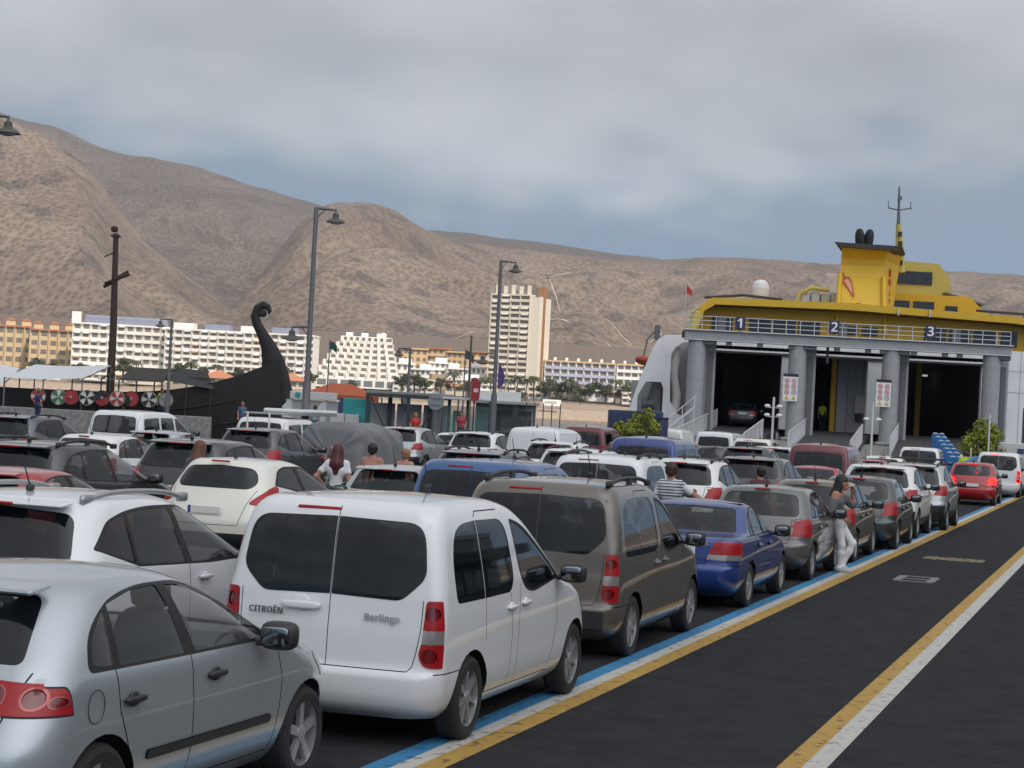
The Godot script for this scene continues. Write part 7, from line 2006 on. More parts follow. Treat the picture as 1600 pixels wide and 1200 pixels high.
	for k in 4: bx(f, "roof_box", P(18.0 + 0.62 * k, 10.25 + 0.1 * (k % 2), 120), Vector3(0.5, 0.85, 0.8), mt(L(0.5, 0.51, 0.5), 0.6), 0.03)
	tb(f, "yellow_arch", [P(17.4, 9.6, 119.5), P(17.6, 10.6, 119.5), P(18.3, 11.0, 119.5), P(19.4, 10.9, 119.5)], 0.16, ylt, 6)
	for q in [[11.6, 16.4, 9.98, 10.25, 10.1], [28.4, 36.2, 10.05, 9.95, 9.3]]:
		tb(f, "roof_rail", [P(q[0], q[2], 118.5), P((q[0] + q[1]) * 0.5, q[3], 118.5), P(q[1], q[4], 118.5)], 0.09, mt(L(0.05, 0.035, 0.035), 0.7), 6)
		for k in 4: tb(f, "rail_post", [P(lerpf(q[0], q[1], (k + 0.5) / 4.0), 9.2, 118.5), P(lerpf(q[0], q[1], (k + 0.5) / 4.0), 10.0, 118.5)], 0.04, dsteel, 5)
	for x in [23.0, 24.9]:
		tb(f, "deck_light", [P(x, 9.3, 115.5), P(x, 9.75, 115.5)], 0.05, rail, 6)
	# red flag on the stern rail, red life raft
	var fl := thing("red_flag", "small red flag on a thin staff above the ferry's rail", "flag", "", P(10.35, 8.0, 118))
	tb(fl, "staff", [Vector3.ZERO, Vector3(0.05, 2.7, 0)], 0.025, rail, 6)
	var fg := MB.new()
	fg.prism(PackedVector2Array([Vector2(0.05, 2.2), Vector2(0.4, 2.0), Vector2(0.42, 2.3), Vector2(0.25, 2.5), Vector2(0.05, 2.7)]), -0.01, 0.01)
	pmb(fl, "cloth", fg, mt(L(0.42, 0.03, 0.03), 0.8))
	var rf := MB.new()
	rf.sup(P(7.55, 5.75, 112.5), Vector3(0.42, 0.24, 0.7), 0.8, 0.8)
	pmb(f, "rescue_boat", rf, mt(L(0.40, 0.05, 0.03), 0.6))
	bx(f, "davit", P(8.35, 7.4, 112.5), Vector3(0.3, 0.9, 0.3), dsteel, 0.04)
	tb(f, "davit_arm", [P(8.35, 7.6, 112.5), P(7.8, 7.0, 112.5), P(7.6, 5.9, 112.5)], 0.05, dsteel, 6)
# ---------------------------------------------------------------- the queue of vehicles
func car(model: String, called: String, paint: String, lat: float, rear: float, label: String, turn := 0.0, opts := {}) -> Node3D:
	var D: Dictionary = defs[model]
	if not models.has(model): models[model] = car_model(D)
	var o: Node3D = models[model].duplicate()
	o.name = numbered(called)
	add_child(o)
	var len: float = D.len
	o.position = lane(lat, rear + len * 0.5, opts.get("y", 0.0)); o.rotation.y = -YAW + turn
	if opts.has("at"):
		o.position = opts.at; o.rotation.y = turn
	tag(o, label, "car" if not opts.has("cat") else opts.cat, "vehicles queuing for the ferry")
	for ch in o.get_children():
		if ch.has_meta("mk"):
			var k: String = ch.get_meta("mk")
			if k == "paint": ch.material_override = M[paint]
			if k == "lamp_red" and opts.get("lit", false): ch.material_override = M.lamp_lit
			if k.begins_with("glass") and opts.has("glass"): ch.material_override = M[opts.glass]
			ch.remove_meta("mk")
		if ch.name.begins_with("brake_light") and opts.get("lit", false): ch.material_override = M.lamp_lit
		if ch.name.begins_with("rear_bumper") and opts.get("body_bumper", false): ch.material_override = M[paint]
		if ch.name.begins_with("side_molding") and opts.get("body_bumper", false): ch.material_override = M[paint]
		if opts.get("plain", false) and ch.name.begins_with("number_plate"): ch.free()
	return o
var defs := {}

func badge(o: Node3D, called: String, s: String, size: float, at: Vector3, m: Material, slant := 0.0) -> void:
	var p := part(o, called, text_mesh(s, size, 0.006), m, at)
	p.rotation.x = slant

func build_cars() -> void:
	defs = car_defs()
	# the queue beside the blue line, from the nearest on
	var a1 := car("hatch", "hatchback", "silver", -5.97, 8.37, "silver blue hatchback cut off by the lower left corner of the picture", -0.012)
	a1.scale = Vector3.ONE * 1.035
	var cap := MB.new()
	var cpts := []
	for k in 25: cpts.append(cc(Vector3(0.60 + 0.08 * cos(TAU * k / 24), 0.838, 0.80 + 0.085 * sin(TAU * k / 24)), 3.95))
	cap.tube(cpts, 0.0025, 5, false)
	pmb(a1, "fuel_flap", cap, M.seam)
	var a2 := car("van", "leisure_van", "white", -5.58, 12.9, "white leisure van with two tinted rear doors, nearest the painted lines", 0.0, {plain = true})
	badge(a2, "maker_badge", "CITROËN", 0.065, cc(Vector3(0.060, -0.50, 0.925), 4.38), mt(L(0.12, 0.125, 0.13), 0.3, 0.6), -0.05)
	badge(a2, "model_badge", "Berlingo", 0.07, cc(Vector3(0.064, 0.42, 0.935), 4.38), mt(L(0.38, 0.38, 0.39), 0.3, 0.6), -0.05)
	var hd := MB.new()
	hd.sup(cc(Vector3(0.052, -0.22, 0.985), 4.38), Vector3(0.16, 0.028, 0.022), 0.5, 0.5)
	hd.sup(cc(Vector3(0.066, -0.22, 1.0), 4.38), Vector3(0.075, 0.06, 0.012), 0.8, 0.8)
	pmb(a2, "rear_handle", hd, M.white)
	var a3 := car("van_rails", "leisure_van", "bronze", -5.80, 18.6, "bronze brown leisure van with roof rails ahead of the white one", 0.0, {plain = true})
	for k in 2:
		var cm := MB.new()
		cm.prism(PackedVector2Array([Vector2(-0.09, -0.05), Vector2(0, 0.035), Vector2(0.09, -0.05), Vector2(0.09, -0.015), Vector2(0, 0.075), Vector2(-0.09, -0.015)]), 0, 0.01)
		pmb(a3, "chevron_emblem", cm, M.satin, cc(Vector3(0.062, -0.36, 0.93 - 0.07 * k), 4.38))
	bx(a3, "bumper_cover", cc(Vector3(0.0, 0.0, 0.42), 4.38), Vector3(1.55, 0.20, 0.03), M.black_plastic, 0.012)
	var a4 := car("sedan", "saloon_car", "blue", -5.72, 24.6, "bright blue saloon ahead of the brown van")
	badge(a4, "model_badge", "Accent", 0.09, cc(Vector3(0.048, 0.28, 0.885), 4.26), M.satin, -0.1)
	car("compact", "hatchback", "grey", -5.72, 30.1, "grey hatchback with red lamps ahead of the blue saloon", 0.0, {body_bumper = true})
	car("compact", "hatchback", "bronze", -5.72, 35.0, "dark grey brown hatchback the leaning woman stands against", 0.0, {glass = "glass_tint", body_bumper = true})
	car("compact", "hatchback", "charcoal", -5.5, 39.6, "charcoal hatchback ahead of the leaning woman", 0.0, {body_bumper = true})
	car("suv_plain", "estate_car", "white_b", -5.68, 44.1, "white car squeezed between the charcoal hatchback and the silver one with rails")
	var a9 := car("suv_rails", "sport_utility_car", "silver_b", -5.45, 48.7, "silver car with roof bars at the head of the near queue")
	for k in 2: bx(a9, "roof_bar", Vector3(0, 1.76, 0.9 - 0.9 * k), Vector3(1.3, 0.04, 0.07), M.black_plastic, 0.01)
	car("compact", "hatchback", "red", -5.5, 67.9, "bright red hatchback with its brake lights lit", 0.0, {lit = true, body_bumper = true})
	car("van", "leisure_van", "white", -5.35, 78.5, "white leisure van last on the right edge with its lamps lit", 0.0, {lit = true})
	# second lane
	car("suv", "sport_utility_car", "white", -8.25, 12.3, "white sport utility car with silver roof rails behind the silver hatchback")
	car("van", "leisure_van", "blue_b", -8.45, 24.0, "sky blue van with dark rear glass behind the brown van")
	car("van_rails", "leisure_van", "white", -8.8, 31.5, "white van with roof rails directly behind the brown van's roof")
	car("suv_rails", "estate_car", "white_b", -8.85, 37.6, "white estate with arched rails beside the striped man")
	car("suv_plain", "hatchback", "charcoal", -8.75, 44.5, "dark grey hatchback with a wide rear window beside the grey hatchback")
	car("sedan", "saloon_car", "pink_red", -8.3, 50.3, "low pinkish red saloon almost hidden beside the maroon van")
	car("minibus", "minibus", "maroon", -8.9, 55.8, "dark maroon van with a broad rear window")
	car("hatch", "hatchback", "pink_red", -8.8, 64.6, "faded red hatchback ahead of the maroon van")
	car("compact", "hatchback", "white_b", -9.0, 71.0, "white hatchback half hidden ahead of the maroon van")
	car("van", "leisure_van", "white", -8.8, 81.6, "white van standing nearest the third ramp")
	car("compact", "hatchback", "white_c", -8.7, 93.0, "small white car just left of the bright red hatchback")
	# third lane
	car("hatch", "hatchback", "red", -13.6, 19.9, "dark red hatchback at the picture's left edge", 0.05)
	car("crossover", "crossover_car", "cream", -12.75, 24.9, "cream white crossover with slanted red rear lamps")
	car("hatch", "hatchback", "silver_b", -12.0, 29.6, "low silver car with a short aerial behind the white van's roof")
	car("suv_rails", "sport_utility_car", "slate", -12.3, 34.7, "slate blue sport utility car with black rear glass")
	car("suv_rails", "estate_car", "white", -12.3, 41.6, "white estate with black roof rails in the middle of the lot")
	car("minibus", "minibus", "navy", -12.2, 48.0, "royal blue van in the middle distance")
	car("suv_plain", "sport_utility_car", "dark", -12.2, 61.2, "black sport utility car behind the dark grey hatchback")
	car("suv_plain", "sport_utility_car", "white", -12.2, 66.2, "white sport utility car near the second ramp")
	car("suv_rails", "sport_utility_car", "teal_dark", -12.2, 79.6, "dark teal sport utility car with roof load behind the maroon van")
	# fourth lane
	car("suv_rails", "sport_utility_car", "dark", -15.4, 23.6, "black sport utility car with high arched roof rails on the left")
	car("suv_plain", "sport_utility_car", "dark", -16.1, 30.0, "black sport utility car with a tail spoiler beside the cream crossover")
	car("suv_rails", "estate_car", "white_b", -15.4, 50.1, "white estate with black rails before the white panel van")
	car("compact", "hatchback", "charcoal", -15.4, 71.3, "dark hatchback behind the royal blue van")
	car("van", "leisure_van", "cream", -15.4, 79.0, "cream coloured small van before the second ramp")
	car("hatch", "hatchback", "grey_b", -15.4, 63.5, "grey hatchback behind the royal blue van's roof")
	# fifth and further lanes
	car("panel", "panel_van", "white", -18.5, 58.6, "large white panel van with plain sides")
	car("minibus", "minibus", "white", -18.5, 86.0, "white minibus with dark windows before the first ramp")
	car("sedan", "saloon_car", "maroon", -18.6, 79.5, "maroon saloon before the first ramp")
	car("compact", "hatchback", "white_b", -21.6, 36.0, "white hatchback behind the black one with arched rails")
	car("suv_plain", "sport_utility_car", "charcoal", -21.6, 44.0, "charcoal sport utility car with an arm resting out of its window")
	car("suv_rails", "sport_utility_car", "white", -21.3, 60.4, "white sport utility car with black roof trim beside the slate blue one")
	car("minibus", "minibus", "maroon", -21.6, 75.2, "maroon minibus with grey side glass by the blue container")
	car("hatch", "hatchback", "red", -21.7, 84.0, "red car partly hidden behind the maroon minibus")
	car("panel", "panel_van", "white_b", -21.6, 89.2, "white panel van furthest back near the lime shrub")
	car("suv_plain", "sport_utility_car", "silver_b", -24.7, 62.3, "silver people carrier beside the grey tarpaulin cover")
	car("compact", "hatchback", "white", -24.7, 67.8, "white hatchback with a pale green rear window")
	var cmp := car("offroad", "camper_van", "white_b", -24.6, 51.2, "white boxy camper with a loaded roof rack")
	bx(cmp, "roof_rack", Vector3(0, 1.98, 0.1), Vector3(1.5, 0.05, 3.6), M.satin, 0.01)
	bx(cmp, "roof_tent", Vector3(0.1, 2.07, -0.4), Vector3(1.35, 0.14, 2.6), M.white_c, 0.05)
	for sd in [-0.35, 0.35]: bx(cmp, "rear_ladder", Vector3(sd, 1.5, 2.36), Vector3(0.05, 1.0, 0.05), M.white_b, 0.01)
	car("offroad", "off_road_car", "white", -27.6, 48.0, "tall white off-roader with big windows before the shields")
	car("suv_rails", "estate_car", "slate", -27.8, 42.6, "dark blue estate at the picture's left edge below the awnings")
	car("hatch", "hatchback", "silver_b", -24.7, 44.5, "pale silver car glimpsed left of the tall white off-roader")
	# covered trailer
	var tl := thing("covered_trailer", "trailer under a creased grey tarpaulin", "trailer", "", lane(-21.7, 51.6), -YAW)
	var tp := mt(L(0.17, 0.175, 0.185), 0.7)
	var rows := []
	for i in 19:
		var f := clampf((i - 2) / 14.0, 0, 1)
		var e: float = [0.04, 0.72, 0.95][i] if i < 3 else [0.04, 0.72, 0.95][18 - i] if i > 15 else 1.0
		var z := lerpf(1.6, -1.7, f) + (0.05 * (2 - i) if i < 3 else -0.05 * (i - 16) if i > 15 else 0.0)
		var r := []
		for k in 25:
			var a := PI * k / 24.0
			var w := 1.0 + 0.04 * sin(i * 1.3 + k * 0.9)
			var hgt := 1.84 + 0.05 * sin(i * 0.8) - 0.10 * f * f
			var cx := cos(a)
			var p := Vector2(signf(cx) * pow(absf(cx), 0.4) * 0.98 * w, 0.3 + (hgt - 0.3) * pow(sin(a), 0.4) + 0.02 * sin(k * 2.1 + i))
			p = Vector2(0, 0.9) + (p - Vector2(0, 0.9)) * e
			r.append(Vector3(p.x, p.y, z + 0.03 * sin(k * 1.7) * e))
		rows.append(r)
	var tm := MB.new()
	tm.sheet(rows, func(p: Vector3) -> Vector3: return Vector3(p.x, p.y - 0.8, p.z * 0.6))
	pmb(tl, "tarpaulin", tm, tp)
	bx(tl, "chassis", Vector3(0, 0.4, -0.1), Vector3(1.7, 0.12, 3.2), M.black_plastic)
	var wh := make_wheel(0.3, 0.18, 1)
	for sd in [1.0, -1.0]:
		var w := part(tl, "wheel", wh[0], M.tyre, Vector3(0.9 * sd, 0.3, 0.2))
		if sd < 0: w.rotation.y = PI
		part(w, "rim", wh[1], M.alloy)
	# vehicles already driving aboard
	car("sedan", "saloon_car", "dark", 0, 0, "black saloon driving up the first ramp", -0.2, {at = P(13.6, 2.14, 111.5)})
	car("offroad", "off_road_car", "white_b", 0, 0, "white off-roader parked inside the ferry", PI - 0.3, {at = P(17.5, 2.14, 118)})
	for k in models: models[k].free()
	models.clear()
# ---------------------------------------------------------------- people
# A figure is a field of tapered bones meshed as one surface. Bones: [from, to, radius, radius, colour]
func bone_d(p: Vector3, b: Array) -> float:
	var ab: Vector3 = b[1] - b[0]
	var t := clampf((p - (b[0] as Vector3)).dot(ab) / maxf(ab.length_squared(), 1e-6), 0, 1)
	return p.distance_to((b[0] as Vector3) + ab * t) - lerpf(b[2], b[3], t)
func blend(bones: Array, cell: float, k := 0.035) -> MB:
	var val := {}
	var colr := {}
	var k2 := k * 1.6
	for b in bones:
		var lo: Vector3 = (b[0] as Vector3).min(b[1]) - Vector3.ONE * (maxf(b[2], b[3]) + cell * 2)
		var hi: Vector3 = (b[0] as Vector3).max(b[1]) + Vector3.ONE * (maxf(b[2], b[3]) + cell * 2)
		var i0 := Vector3i((lo / cell).floor())
		var i1 := Vector3i((hi / cell).ceil())
		for x in range(i0.x, i1.x + 1):
			for y in range(i0.y, i1.y + 1):
				for z in range(i0.z, i1.z + 1):
					var key := Vector3i(x, y, z)
					if val.has(key): continue
					var p := Vector3(key) * cell
					var d0 := bone_d(p, b)
					if absf(d0) > cell * 3.5 and d0 > 0: continue
					var s := 1e9
					var best := 1e9
					var bc: Color = b[4]
					for q in bones:
						var ab: Vector3 = q[1] - q[0]
						var pa: Vector3 = p - q[0]
						var t := clampf(pa.dot(ab) / (ab.length_squared() + 1e-6), 0, 1)
						var d: float = (pa - ab * t).length() - lerpf(q[2], q[3], t)
						if d < best:
							best = d; bc = q[4]
						if d - s < k2 and s - d < k2:
							var h := 0.5 + 0.5 * (s - d) / k2
							s = lerpf(s, d, h) - k2 * h * (1.0 - h)
						elif d < s: s = d
					val[key] = s
					colr[key] = bc
	var vert := {}
	var nrm := {}
	var vc := {}
	var mb := MB.new()
	var corners := [Vector3i(0, 0, 0), Vector3i(1, 0, 0), Vector3i(0, 1, 0), Vector3i(1, 1, 0), Vector3i(0, 0, 1), Vector3i(1, 0, 1), Vector3i(0, 1, 1), Vector3i(1, 1, 1)]
	var edges := [[0, 1], [2, 3], [4, 5], [6, 7], [0, 2], [1, 3], [4, 6], [5, 7], [0, 4], [1, 5], [2, 6], [3, 7]]
	for key in val:
		var vs := []
		var ok := true
		for c in corners:
			if not val.has(key + c):
				ok = false; break
			vs.append(val[key + c])
		if not ok: continue
		var sum := Vector3.ZERO
		var n := 0
		for e in edges:
			var a: float = vs[e[0]]
			var b: float = vs[e[1]]
			if (a < 0) != (b < 0):
				sum += Vector3(corners[e[0]]).lerp(Vector3(corners[e[1]]), a / (a - b)); n += 1
		if n == 0: continue
		vert[key] = (Vector3(key) + sum / n) * cell
		nrm[key] = Vector3(vs[1] + vs[3] + vs[5] + vs[7] - vs[0] - vs[2] - vs[4] - vs[6], vs[2] + vs[3] + vs[6] + vs[7] - vs[0] - vs[1] - vs[4] - vs[5], vs[4] + vs[5] + vs[6] + vs[7] - vs[0] - vs[1] - vs[2] - vs[3]).normalized()
		vc[key] = colr[key]
	for key in vert:
		for ax in 3:
			var d := Vector3i.ZERO
			d[ax] = 1
			if not val.has(key + d): continue
			if (val[key] < 0) == (val[key + d] < 0): continue
			var u := Vector3i.ZERO
			u[(ax + 1) % 3] = 1
			var w := Vector3i.ZERO
			w[(ax + 2) % 3] = 1
			var q := [key, key - u, key - u - w, key - w]
			if not (vert.has(q[1]) and vert.has(q[2]) and vert.has(q[3])): continue
			mb.col = vc[key]
			mb.tri(vert[q[0]], vert[q[1]], vert[q[2]], nrm[q[0]], nrm[q[1]], nrm[q[2]])
			mb.tri(vert[q[0]], vert[q[2]], vert[q[3]], nrm[q[0]], nrm[q[2]], nrm[q[3]])
	return mb

func hand_bones(wrist: Vector3, dir: Vector3, side: Vector3, curl: Vector3, c: Color) -> Array:
	# palm, four fingers of unequal length bent towards curl, and a thumb leaving the palm's side
	var out := []
	var palm := wrist + dir * 0.085
	out.append([wrist, wrist + dir * 0.04, 0.026, 0.03, c])
	for k in 4:
		var o := side * (0.027 - 0.018 * k)
		out.append([wrist + dir * 0.02 + o * 0.6, palm + o, 0.017, 0.014, c])
		var l: float = [0.068, 0.078, 0.072, 0.055][k]
		var m := palm + o + (dir * 0.9 + curl * 0.35).normalized() * l * 0.5
		out.append([palm + o, m, 0.0105, 0.0095, c])
		out.append([m, m + (dir * 0.5 + curl * 0.9).normalized() * l * 0.55, 0.0095, 0.008, c])
	var tb0 := wrist + dir * 0.03 + side * 0.026
	var tb1 := tb0 + (dir * 0.6 + side * 0.8).normalized() * 0.04
	out.append([tb0, tb1, 0.014, 0.012, c])
	out.append([tb1, tb1 + (dir * 0.9 + curl * 0.4).normalized() * 0.035, 0.012, 0.009, c])
	return out

func head_bones(o: Vector3, f: Vector3, c: Color) -> Array:      # o is the skull's middle, f where the face looks
	var up := Vector3.UP
	var s := f.cross(up).normalized()
	return [[o + up * 0.03 - f * 0.02, o + up * 0.025 + f * 0.005, 0.088, 0.084, c], [o - up * 0.04 + f * 0.03, o - up * 0.075 + f * 0.045, 0.062, 0.040, c],
		[o + up * 0.0 + f * 0.085, o - up * 0.028 + f * 0.108, 0.010, 0.015, c], [o - up * 0.062 + f * 0.088 - s * 0.016, o - up * 0.062 + f * 0.088 + s * 0.016, 0.011, 0.011, Color(0.30, 0.10, 0.09)],
		[o + s * 0.083 + up * 0.012, o + s * 0.085 - up * 0.025, 0.017, 0.012, c], [o - s * 0.083 + up * 0.012, o - s * 0.085 - up * 0.025, 0.017, 0.012, c],
		[o + up * 0.025 + f * 0.080 + s * 0.03, o + up * 0.025 + f * 0.080 - s * 0.03, 0.014, 0.014, c]]

# pose: joints relative to the feet, x to the figure's left, z to its front... given as a dictionary over a standing default
func person(called: String, label: String, at: Vector3, turn: float, look: Dictionary, pose := {}, cell := 0.024) -> Node3D:
	var J := {hip = Vector3(0, 0.90, 0), chest = Vector3(0, 1.25, 0), neck = Vector3(0, 1.42, 0), head = Vector3(0, 1.57, 0.02), face = Vector3(0, 0, 1),
		ls = Vector3(0.17, 1.36, 0), le = Vector3(0.23, 1.10, -0.02), lw = Vector3(0.22, 0.86, 0.06), rs = Vector3(-0.17, 1.36, 0), re = Vector3(-0.23, 1.10, -0.02), rw = Vector3(-0.22, 0.86, 0.06),
		lk = Vector3(0.10, 0.49, 0.02), la = Vector3(0.11, 0.08, -0.02), rk = Vector3(-0.10, 0.49, 0.02), ra = Vector3(-0.11, 0.08, -0.02), lt = Vector3(0.12, 0.03, 0.14), rt = Vector3(-0.12, 0.03, 0.14), lc = Vector3(0, 0, 1), rc = Vector3(0, 0, 1)}
	J.merge(pose, true)
	var sk: Color = look.get("skin", Color(0.40, 0.22, 0.15))
	var sh: Color = look.shirt
	var tr: Color = look.get("trousers", Color(0.03, 0.04, 0.08))
	var so: Color = look.get("shoe", Color(0.06, 0.06, 0.06))
	var sleeve: Color = look.get("sleeve", sh)
	var fore: Color = look.get("fore", sk)
	var wd: float = look.get("wide", 1.0)
	var sd := Vector3(0.10 * wd, 0, 0)
	if J.has("across"): sd = J.across * 0.10 * wd
	var B := [[J.hip - sd * 0.7, J.hip + sd * 0.7, 0.115 * wd, 0.115 * wd, tr], [J.hip + Vector3(0, 0.10, 0), J.chest - Vector3(0, 0.1, 0), 0.115 * wd, 0.12 * wd, sh],
		[J.chest - sd * 0.55, J.chest + sd * 0.55, 0.125 * wd, 0.125 * wd, sh], [(J.ls as Vector3).lerp(J.neck, 0.25), (J.rs as Vector3).lerp(J.neck, 0.25), 0.062, 0.062, look.get("yoke", sh)],
		[J.neck - Vector3(0, 0.05, 0), (J.head as Vector3) - Vector3(0, 0.07, 0) - J.face * 0.01, 0.056, 0.05, sk]]
	for q in [["ls", "le", "lw"], ["rs", "re", "rw"]]:
		var s: Vector3 = J[q[0]]
		var e: Vector3 = J[q[1]]
		var m := s.lerp(e, 0.55)
		B.append([s, m, 0.062, 0.052, sleeve if not (look.has("bare") and q[0] == look.bare) else sk]); B.append([m, e, 0.050, 0.042, look.get("upper", sk if not look.get("long", false) else sleeve)]); B.append([e, J[q[2]], 0.042, 0.029, fore])
		if look.get("cuff", false): B.append([s.lerp(e, 0.35), e, 0.064, 0.066, sh])
	for q in [["lk", "la", "lt", 1.0], ["rk", "ra", "rt", -1.0]]:
		var h0: Vector3 = J.hip + sd * 0.9 * (q[3] as float) - Vector3(0, 0.04, 0)
		B.append([h0, J[q[0]], 0.095 * wd, 0.062, tr]); B.append([J[q[0]], (J[q[0]] as Vector3).lerp(J[q[1]], 0.35), 0.060, 0.060, tr]); B.append([(J[q[0]] as Vector3).lerp(J[q[1]], 0.35), J[q[1]], 0.060, 0.042, tr])
		B.append([J[q[1]] - Vector3(0, 0.025, 0), J[q[2]], 0.045, 0.034, so]); B.append([J[q[1]] - Vector3(0, 0.03, 0) - (J[q[2]] - J[q[1]]) * 0.25, J[q[2]], 0.038, 0.032, so])
	var mb := blend(B, cell)
	var hd := blend(head_bones(J.head, J.face, sk), 0.008 if cell < 0.02 else 0.012, 0.02)
	mb.v.append_array(hd.v); mb.n.append_array(hd.n); mb.c.append_array(hd.c)
	for q in [["le", "lw", "lc"], ["re", "rw", "rc"]]:
		var d: Vector3 = (J[q[1]] - J[q[0]]).normalized()
		var cu: Vector3 = J[q[2]]
		var hb := blend(hand_bones(J[q[1]], d, d.cross(cu).normalized(), cu, sk), 0.007 if cell < 0.02 else 0.012, 0.006)
		mb.v.append_array(hb.v); mb.n.append_array(hb.n); mb.c.append_array(hb.c)
	var o := thing(called, label, "person", "", at, turn)
	var sc: float = look.get("scale", 1.0)
	o.scale = Vector3.ONE * sc
	part(o, "body", mb.mesh(true), M.skin)
	# eyes
	var f: Vector3 = J.face
	var s := f.cross(Vector3.UP).normalized()
	for e in [-1.0, 1.0]:
		var em := MB.new()
		em.sup(J.head + s * (0.031 * e) + Vector3(0, 0.008, 0) + f * 0.083, Vector3(0.012, 0.008, 0.008), 1, 1, Basis.IDENTITY, 8, 6)
		pmb(o, "eye", em, M.seam)
	# hair
	var hc: Color = look.get("hair", Color(0.02, 0.014, 0.01))
	var H: Vector3 = J.head
	var up := Vector3.UP
	var hair := [[H + up * 0.055 - f * 0.03, H + up * 0.05 + f * 0.015, 0.09, 0.082, hc], [H + up * 0.03 - f * 0.045, H - up * 0.02 - f * 0.06, 0.088, 0.07, hc], [H + s * 0.07 + up * 0.03 - f * 0.01, H + s * 0.07 - up * 0.02 - f * 0.03, 0.03, 0.03, hc], [H - s * 0.07 + up * 0.03 - f * 0.01, H - s * 0.07 - up * 0.02 - f * 0.03, 0.03, 0.03, hc]]
	var st: String = look.get("style", "short")
	if st == "long": hair += [[H - up * 0.02 - f * 0.06, H - up * 0.22 - f * 0.11, 0.085, 0.10, hc], [H - up * 0.20 - f * 0.11, H - up * 0.36 - f * 0.13, 0.095, 0.05, hc], [H + s * 0.07 - f * 0.03, H + s * 0.09 - up * 0.24 - f * 0.08, 0.035, 0.05, hc], [H - s * 0.07 - f * 0.03, H - s * 0.09 - up * 0.24 - f * 0.08, 0.035, 0.05, hc]]
	if st == "bun": hair += [[H + up * 0.08 - f * 0.08, H + up * 0.085 - f * 0.085, 0.05, 0.05, hc]]
	if st == "cap": hair += [[H + up * 0.07 + f * 0.08, H + up * 0.06 + f * 0.14, 0.02, 0.01, hc]]
	var hm := blend(hair, 0.011 if cell < 0.02 else 0.015, 0.02)
	part(o, "hair", hm.mesh(true), M.hair)
	if look.has("stripes"):
		for k in 9:
			var y := 1.06 + 0.045 * k
			var pts := []
			for j in 25:
				var a := TAU * j / 24.0
				pts.append(Vector3(cos(a) * (0.198 + 0.01 * (k % 2)) * wd, y, sin(a) * 0.135 * wd))
			tb(o, "stripe", pts, 0.007, M.stripe, 5)
	return o

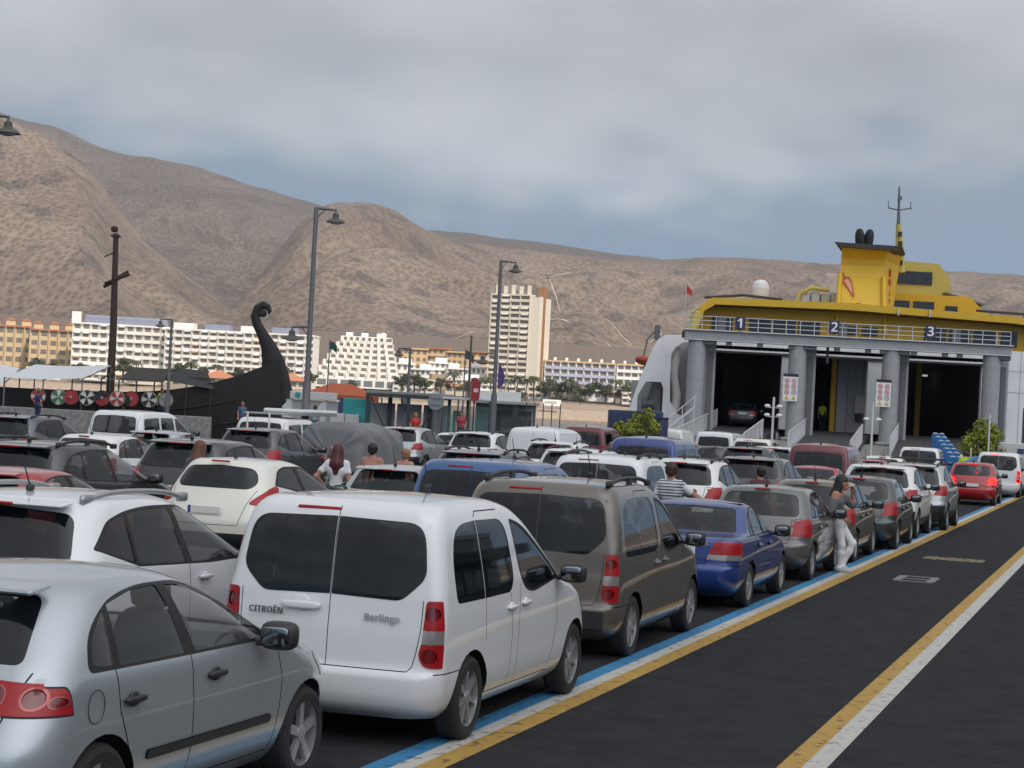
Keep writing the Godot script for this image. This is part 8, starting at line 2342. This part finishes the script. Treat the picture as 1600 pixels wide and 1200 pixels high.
func build_people() -> void:
	M.skin = mt(Color.WHITE, 0.75)
	M.skin.vertex_color_use_as_albedo = true
	M.hair = mt(Color.WHITE, 0.6)
	M.hair.vertex_color_use_as_albedo = true
	M.stripe = mt(L(0.035, 0.04, 0.06), 0.9)
	# the woman leaning on a car, seen from her right side; she faces along the lanes to the right
	var wp := {hip = Vector3(0, 0.86, -0.10), chest = Vector3(0, 1.20, -0.15), neck = Vector3(0, 1.37, -0.13), head = Vector3(0, 1.52, -0.07), face = Vector3(0.0, -0.22, 0.975),
		rs = Vector3(-0.16, 1.31, -0.17), re = Vector3(-0.22, 1.04, -0.22), rw = Vector3(-0.12, 0.91, 0.0), ls = Vector3(0.16, 1.31, -0.10), le = Vector3(0.17, 1.16, 0.10), lw = Vector3(0.07, 1.36, 0.10),
		rk = Vector3(-0.08, 0.47, -0.03), ra = Vector3(-0.05, 0.08, -0.06), rt = Vector3(-0.05, 0.03, 0.10), lk = Vector3(0.07, 0.50, 0.14), la = Vector3(0.02, 0.10, -0.02), lt = Vector3(0.0, 0.035, 0.12), rc = Vector3(1, 0.2, 0), lc = Vector3(-1, 0, -0.3)}
	person("person", "woman in grey off-shoulder top and white trousers leaning on a car", lane(-4.74, 33.0), PI / 2 - 0.25, {shirt = Color(0.11, 0.12, 0.13), sleeve = Color(0.11, 0.12, 0.13), bare = "rs", upper = Color(0.11, 0.12, 0.13), fore = Color(0.34, 0.17, 0.11), skin = Color(0.36, 0.185, 0.12), yoke = Color(0.36, 0.185, 0.12), cuff = true, trousers = Color(0.66, 0.65, 0.67), shoe = Color(0.40, 0.40, 0.42), hair = Color(0.012, 0.01, 0.01), style = "long"}, wp, 0.017)
	var back := PI - YAW
	person("person", "man in white striped shirt standing behind the blue saloon", lane(-7.15, 30.2), back, {shirt = Color(0.62, 0.63, 0.66), stripes = true, fore = Color(0.36, 0.19, 0.13), trousers = Color(0.05, 0.06, 0.10), hair = Color(0.05, 0.018, 0.014), skin = Color(0.38, 0.19, 0.14), scale = 1.04, wide = 1.1}, {re = Vector3(-0.40, 1.18, 0.10), rw = Vector3(-0.62, 1.08, 0.14)})
	person("person", "person with long red hair and white shirt, seen from behind", lane(-13.5, 31.4), back + 0.2, {shirt = Color(0.66, 0.66, 0.68), hair = Color(0.075, 0.015, 0.02), style = "long", trousers = Color(0.05, 0.06, 0.09)}, {le = Vector3(0.36, 1.12, -0.05), lw = Vector3(0.22, 0.96, 0.05)})
	person("person", "dark haired person with bare shoulders facing the tarpaulin cover", lane(-13.9, 34.0), back, {shirt = Color(0.38, 0.19, 0.14), hair = Color(0.015, 0.012, 0.012), skin = Color(0.36, 0.19, 0.14), scale = 1.0})
	person("person", "person with a blond hair bun beside the slate blue car", lane(-14.0, 36.0), back - 0.3, {shirt = Color(0.45, 0.25, 0.18), hair = Color(0.28, 0.14, 0.06), style = "bun", scale = 0.93})
	person("person", "person with auburn hair behind the cream crossover", lane(-14.1, 27.3), back, {shirt = Color(0.10, 0.10, 0.12), hair = Color(0.12, 0.045, 0.025), style = "long", scale = 1.02})
	person("person", "person bending by an open car door, red shirt", lane(-7.1, 37.6), back + 0.6, {shirt = Color(0.10, 0.03, 0.04), hair = Color(0.012, 0.01, 0.01), scale = 0.95})
	person("person", "person in a red shirt among the cars before the second ramp", lane(-10.5, 62.5), back, {shirt = Color(0.34, 0.05, 0.06), hair = Color(0.03, 0.012, 0.012)}, {}, 0.03)
	var viz := Color(0.45, 0.62, 0.03)
	person("person", "worker in yellow safety vest left of the pair behind the red hatchback", lane(-7.2, 85.0), back, {shirt = viz, sleeve = viz, trousers = Color(0.03, 0.04, 0.08)}, {}, 0.03)
	person("person", "worker in yellow safety vest right of the pair behind the red hatchback", lane(-6.65, 84.8), back + 0.5, {shirt = viz, sleeve = viz, trousers = Color(0.03, 0.04, 0.08)}, {}, 0.03)
	person("person", "worker in lime safety vest inside the ferry", P(18.25, 2.14, 112.5), PI, {shirt = viz, sleeve = viz, trousers = Color(0.02, 0.02, 0.03)}, {}, 0.03)
	person("person", "pale clad worker at the third ramp's entrance", P(21.6, 2.0, 107.5), 0.3, {shirt = Color(0.30, 0.31, 0.28), sleeve = Color(0.3, 0.31, 0.28), trousers = Color(0.05, 0.05, 0.06)}, {}, 0.03)
	person("person", "person in red sitting height by the glass shelter", P(-2.35, 0.55, 92.5), 0.0, {shirt = Color(0.34, 0.04, 0.06), hair = Color(0.05, 0.02, 0.02)}, {}, 0.03)
	person("person", "person in bright red clothes before the steel shelter", P(-4.6, 0.35, 93.5), 0.3, {shirt = Color(0.50, 0.03, 0.03), sleeve = Color(0.5, 0.03, 0.03), hair = Color(0.4, 0.1, 0.06), trousers = Color(0.45, 0.03, 0.03)}, {}, 0.03)
	person("person", "person in pale shirt with a cap by the ticket kiosk", P(-9.75, 0.45, 96.0), 2.8, {shirt = Color(0.30, 0.34, 0.40), hair = Color(0.02, 0.02, 0.025), style = "cap"}, {}, 0.03)
	person("person", "person in navy shirt before the painted shields", P(-24.6, 0.5, 100.0), 2.6, {shirt = Color(0.02, 0.03, 0.10), hair = Color(0.12, 0.05, 0.03), wide = 1.15}, {}, 0.03)
	person("person", "balding person in blue before the longship's black hull", P(-14.5, 0.4, 104.0), 0.2, {shirt = Color(0.06, 0.11, 0.18), hair = Color(0.20, 0.12, 0.09)}, {}, 0.03)
	person("person", "person standing on the longship's deck", P(-17.2, 1.35, 111.5), 0.4, {shirt = Color(0.05, 0.05, 0.05), hair = Color(0.08, 0.05, 0.03)}, {}, 0.03)
	person("person", "person in lime vest on the longship beside the worn shield", P(-19.9, 0.9, 109.5), 0.1, {shirt = viz, sleeve = viz}, {}, 0.03)
	# the forearm resting out of a car window belongs to a seated driver
	person("person", "driver in red resting an arm out of the charcoal car", lane(-20.95, 47.0, -0.42), back + 0.2, {shirt = Color(0.30, 0.06, 0.06), hair = Color(0.05, 0.03, 0.02)}, {le = Vector3(0.3, 1.2, 0.2), lw = Vector3(0.45, 1.5, 0.15), re = Vector3(-0.40, 1.30, 0.12), rw = Vector3(-0.5, 1.55, -0.05)}, 0.03)
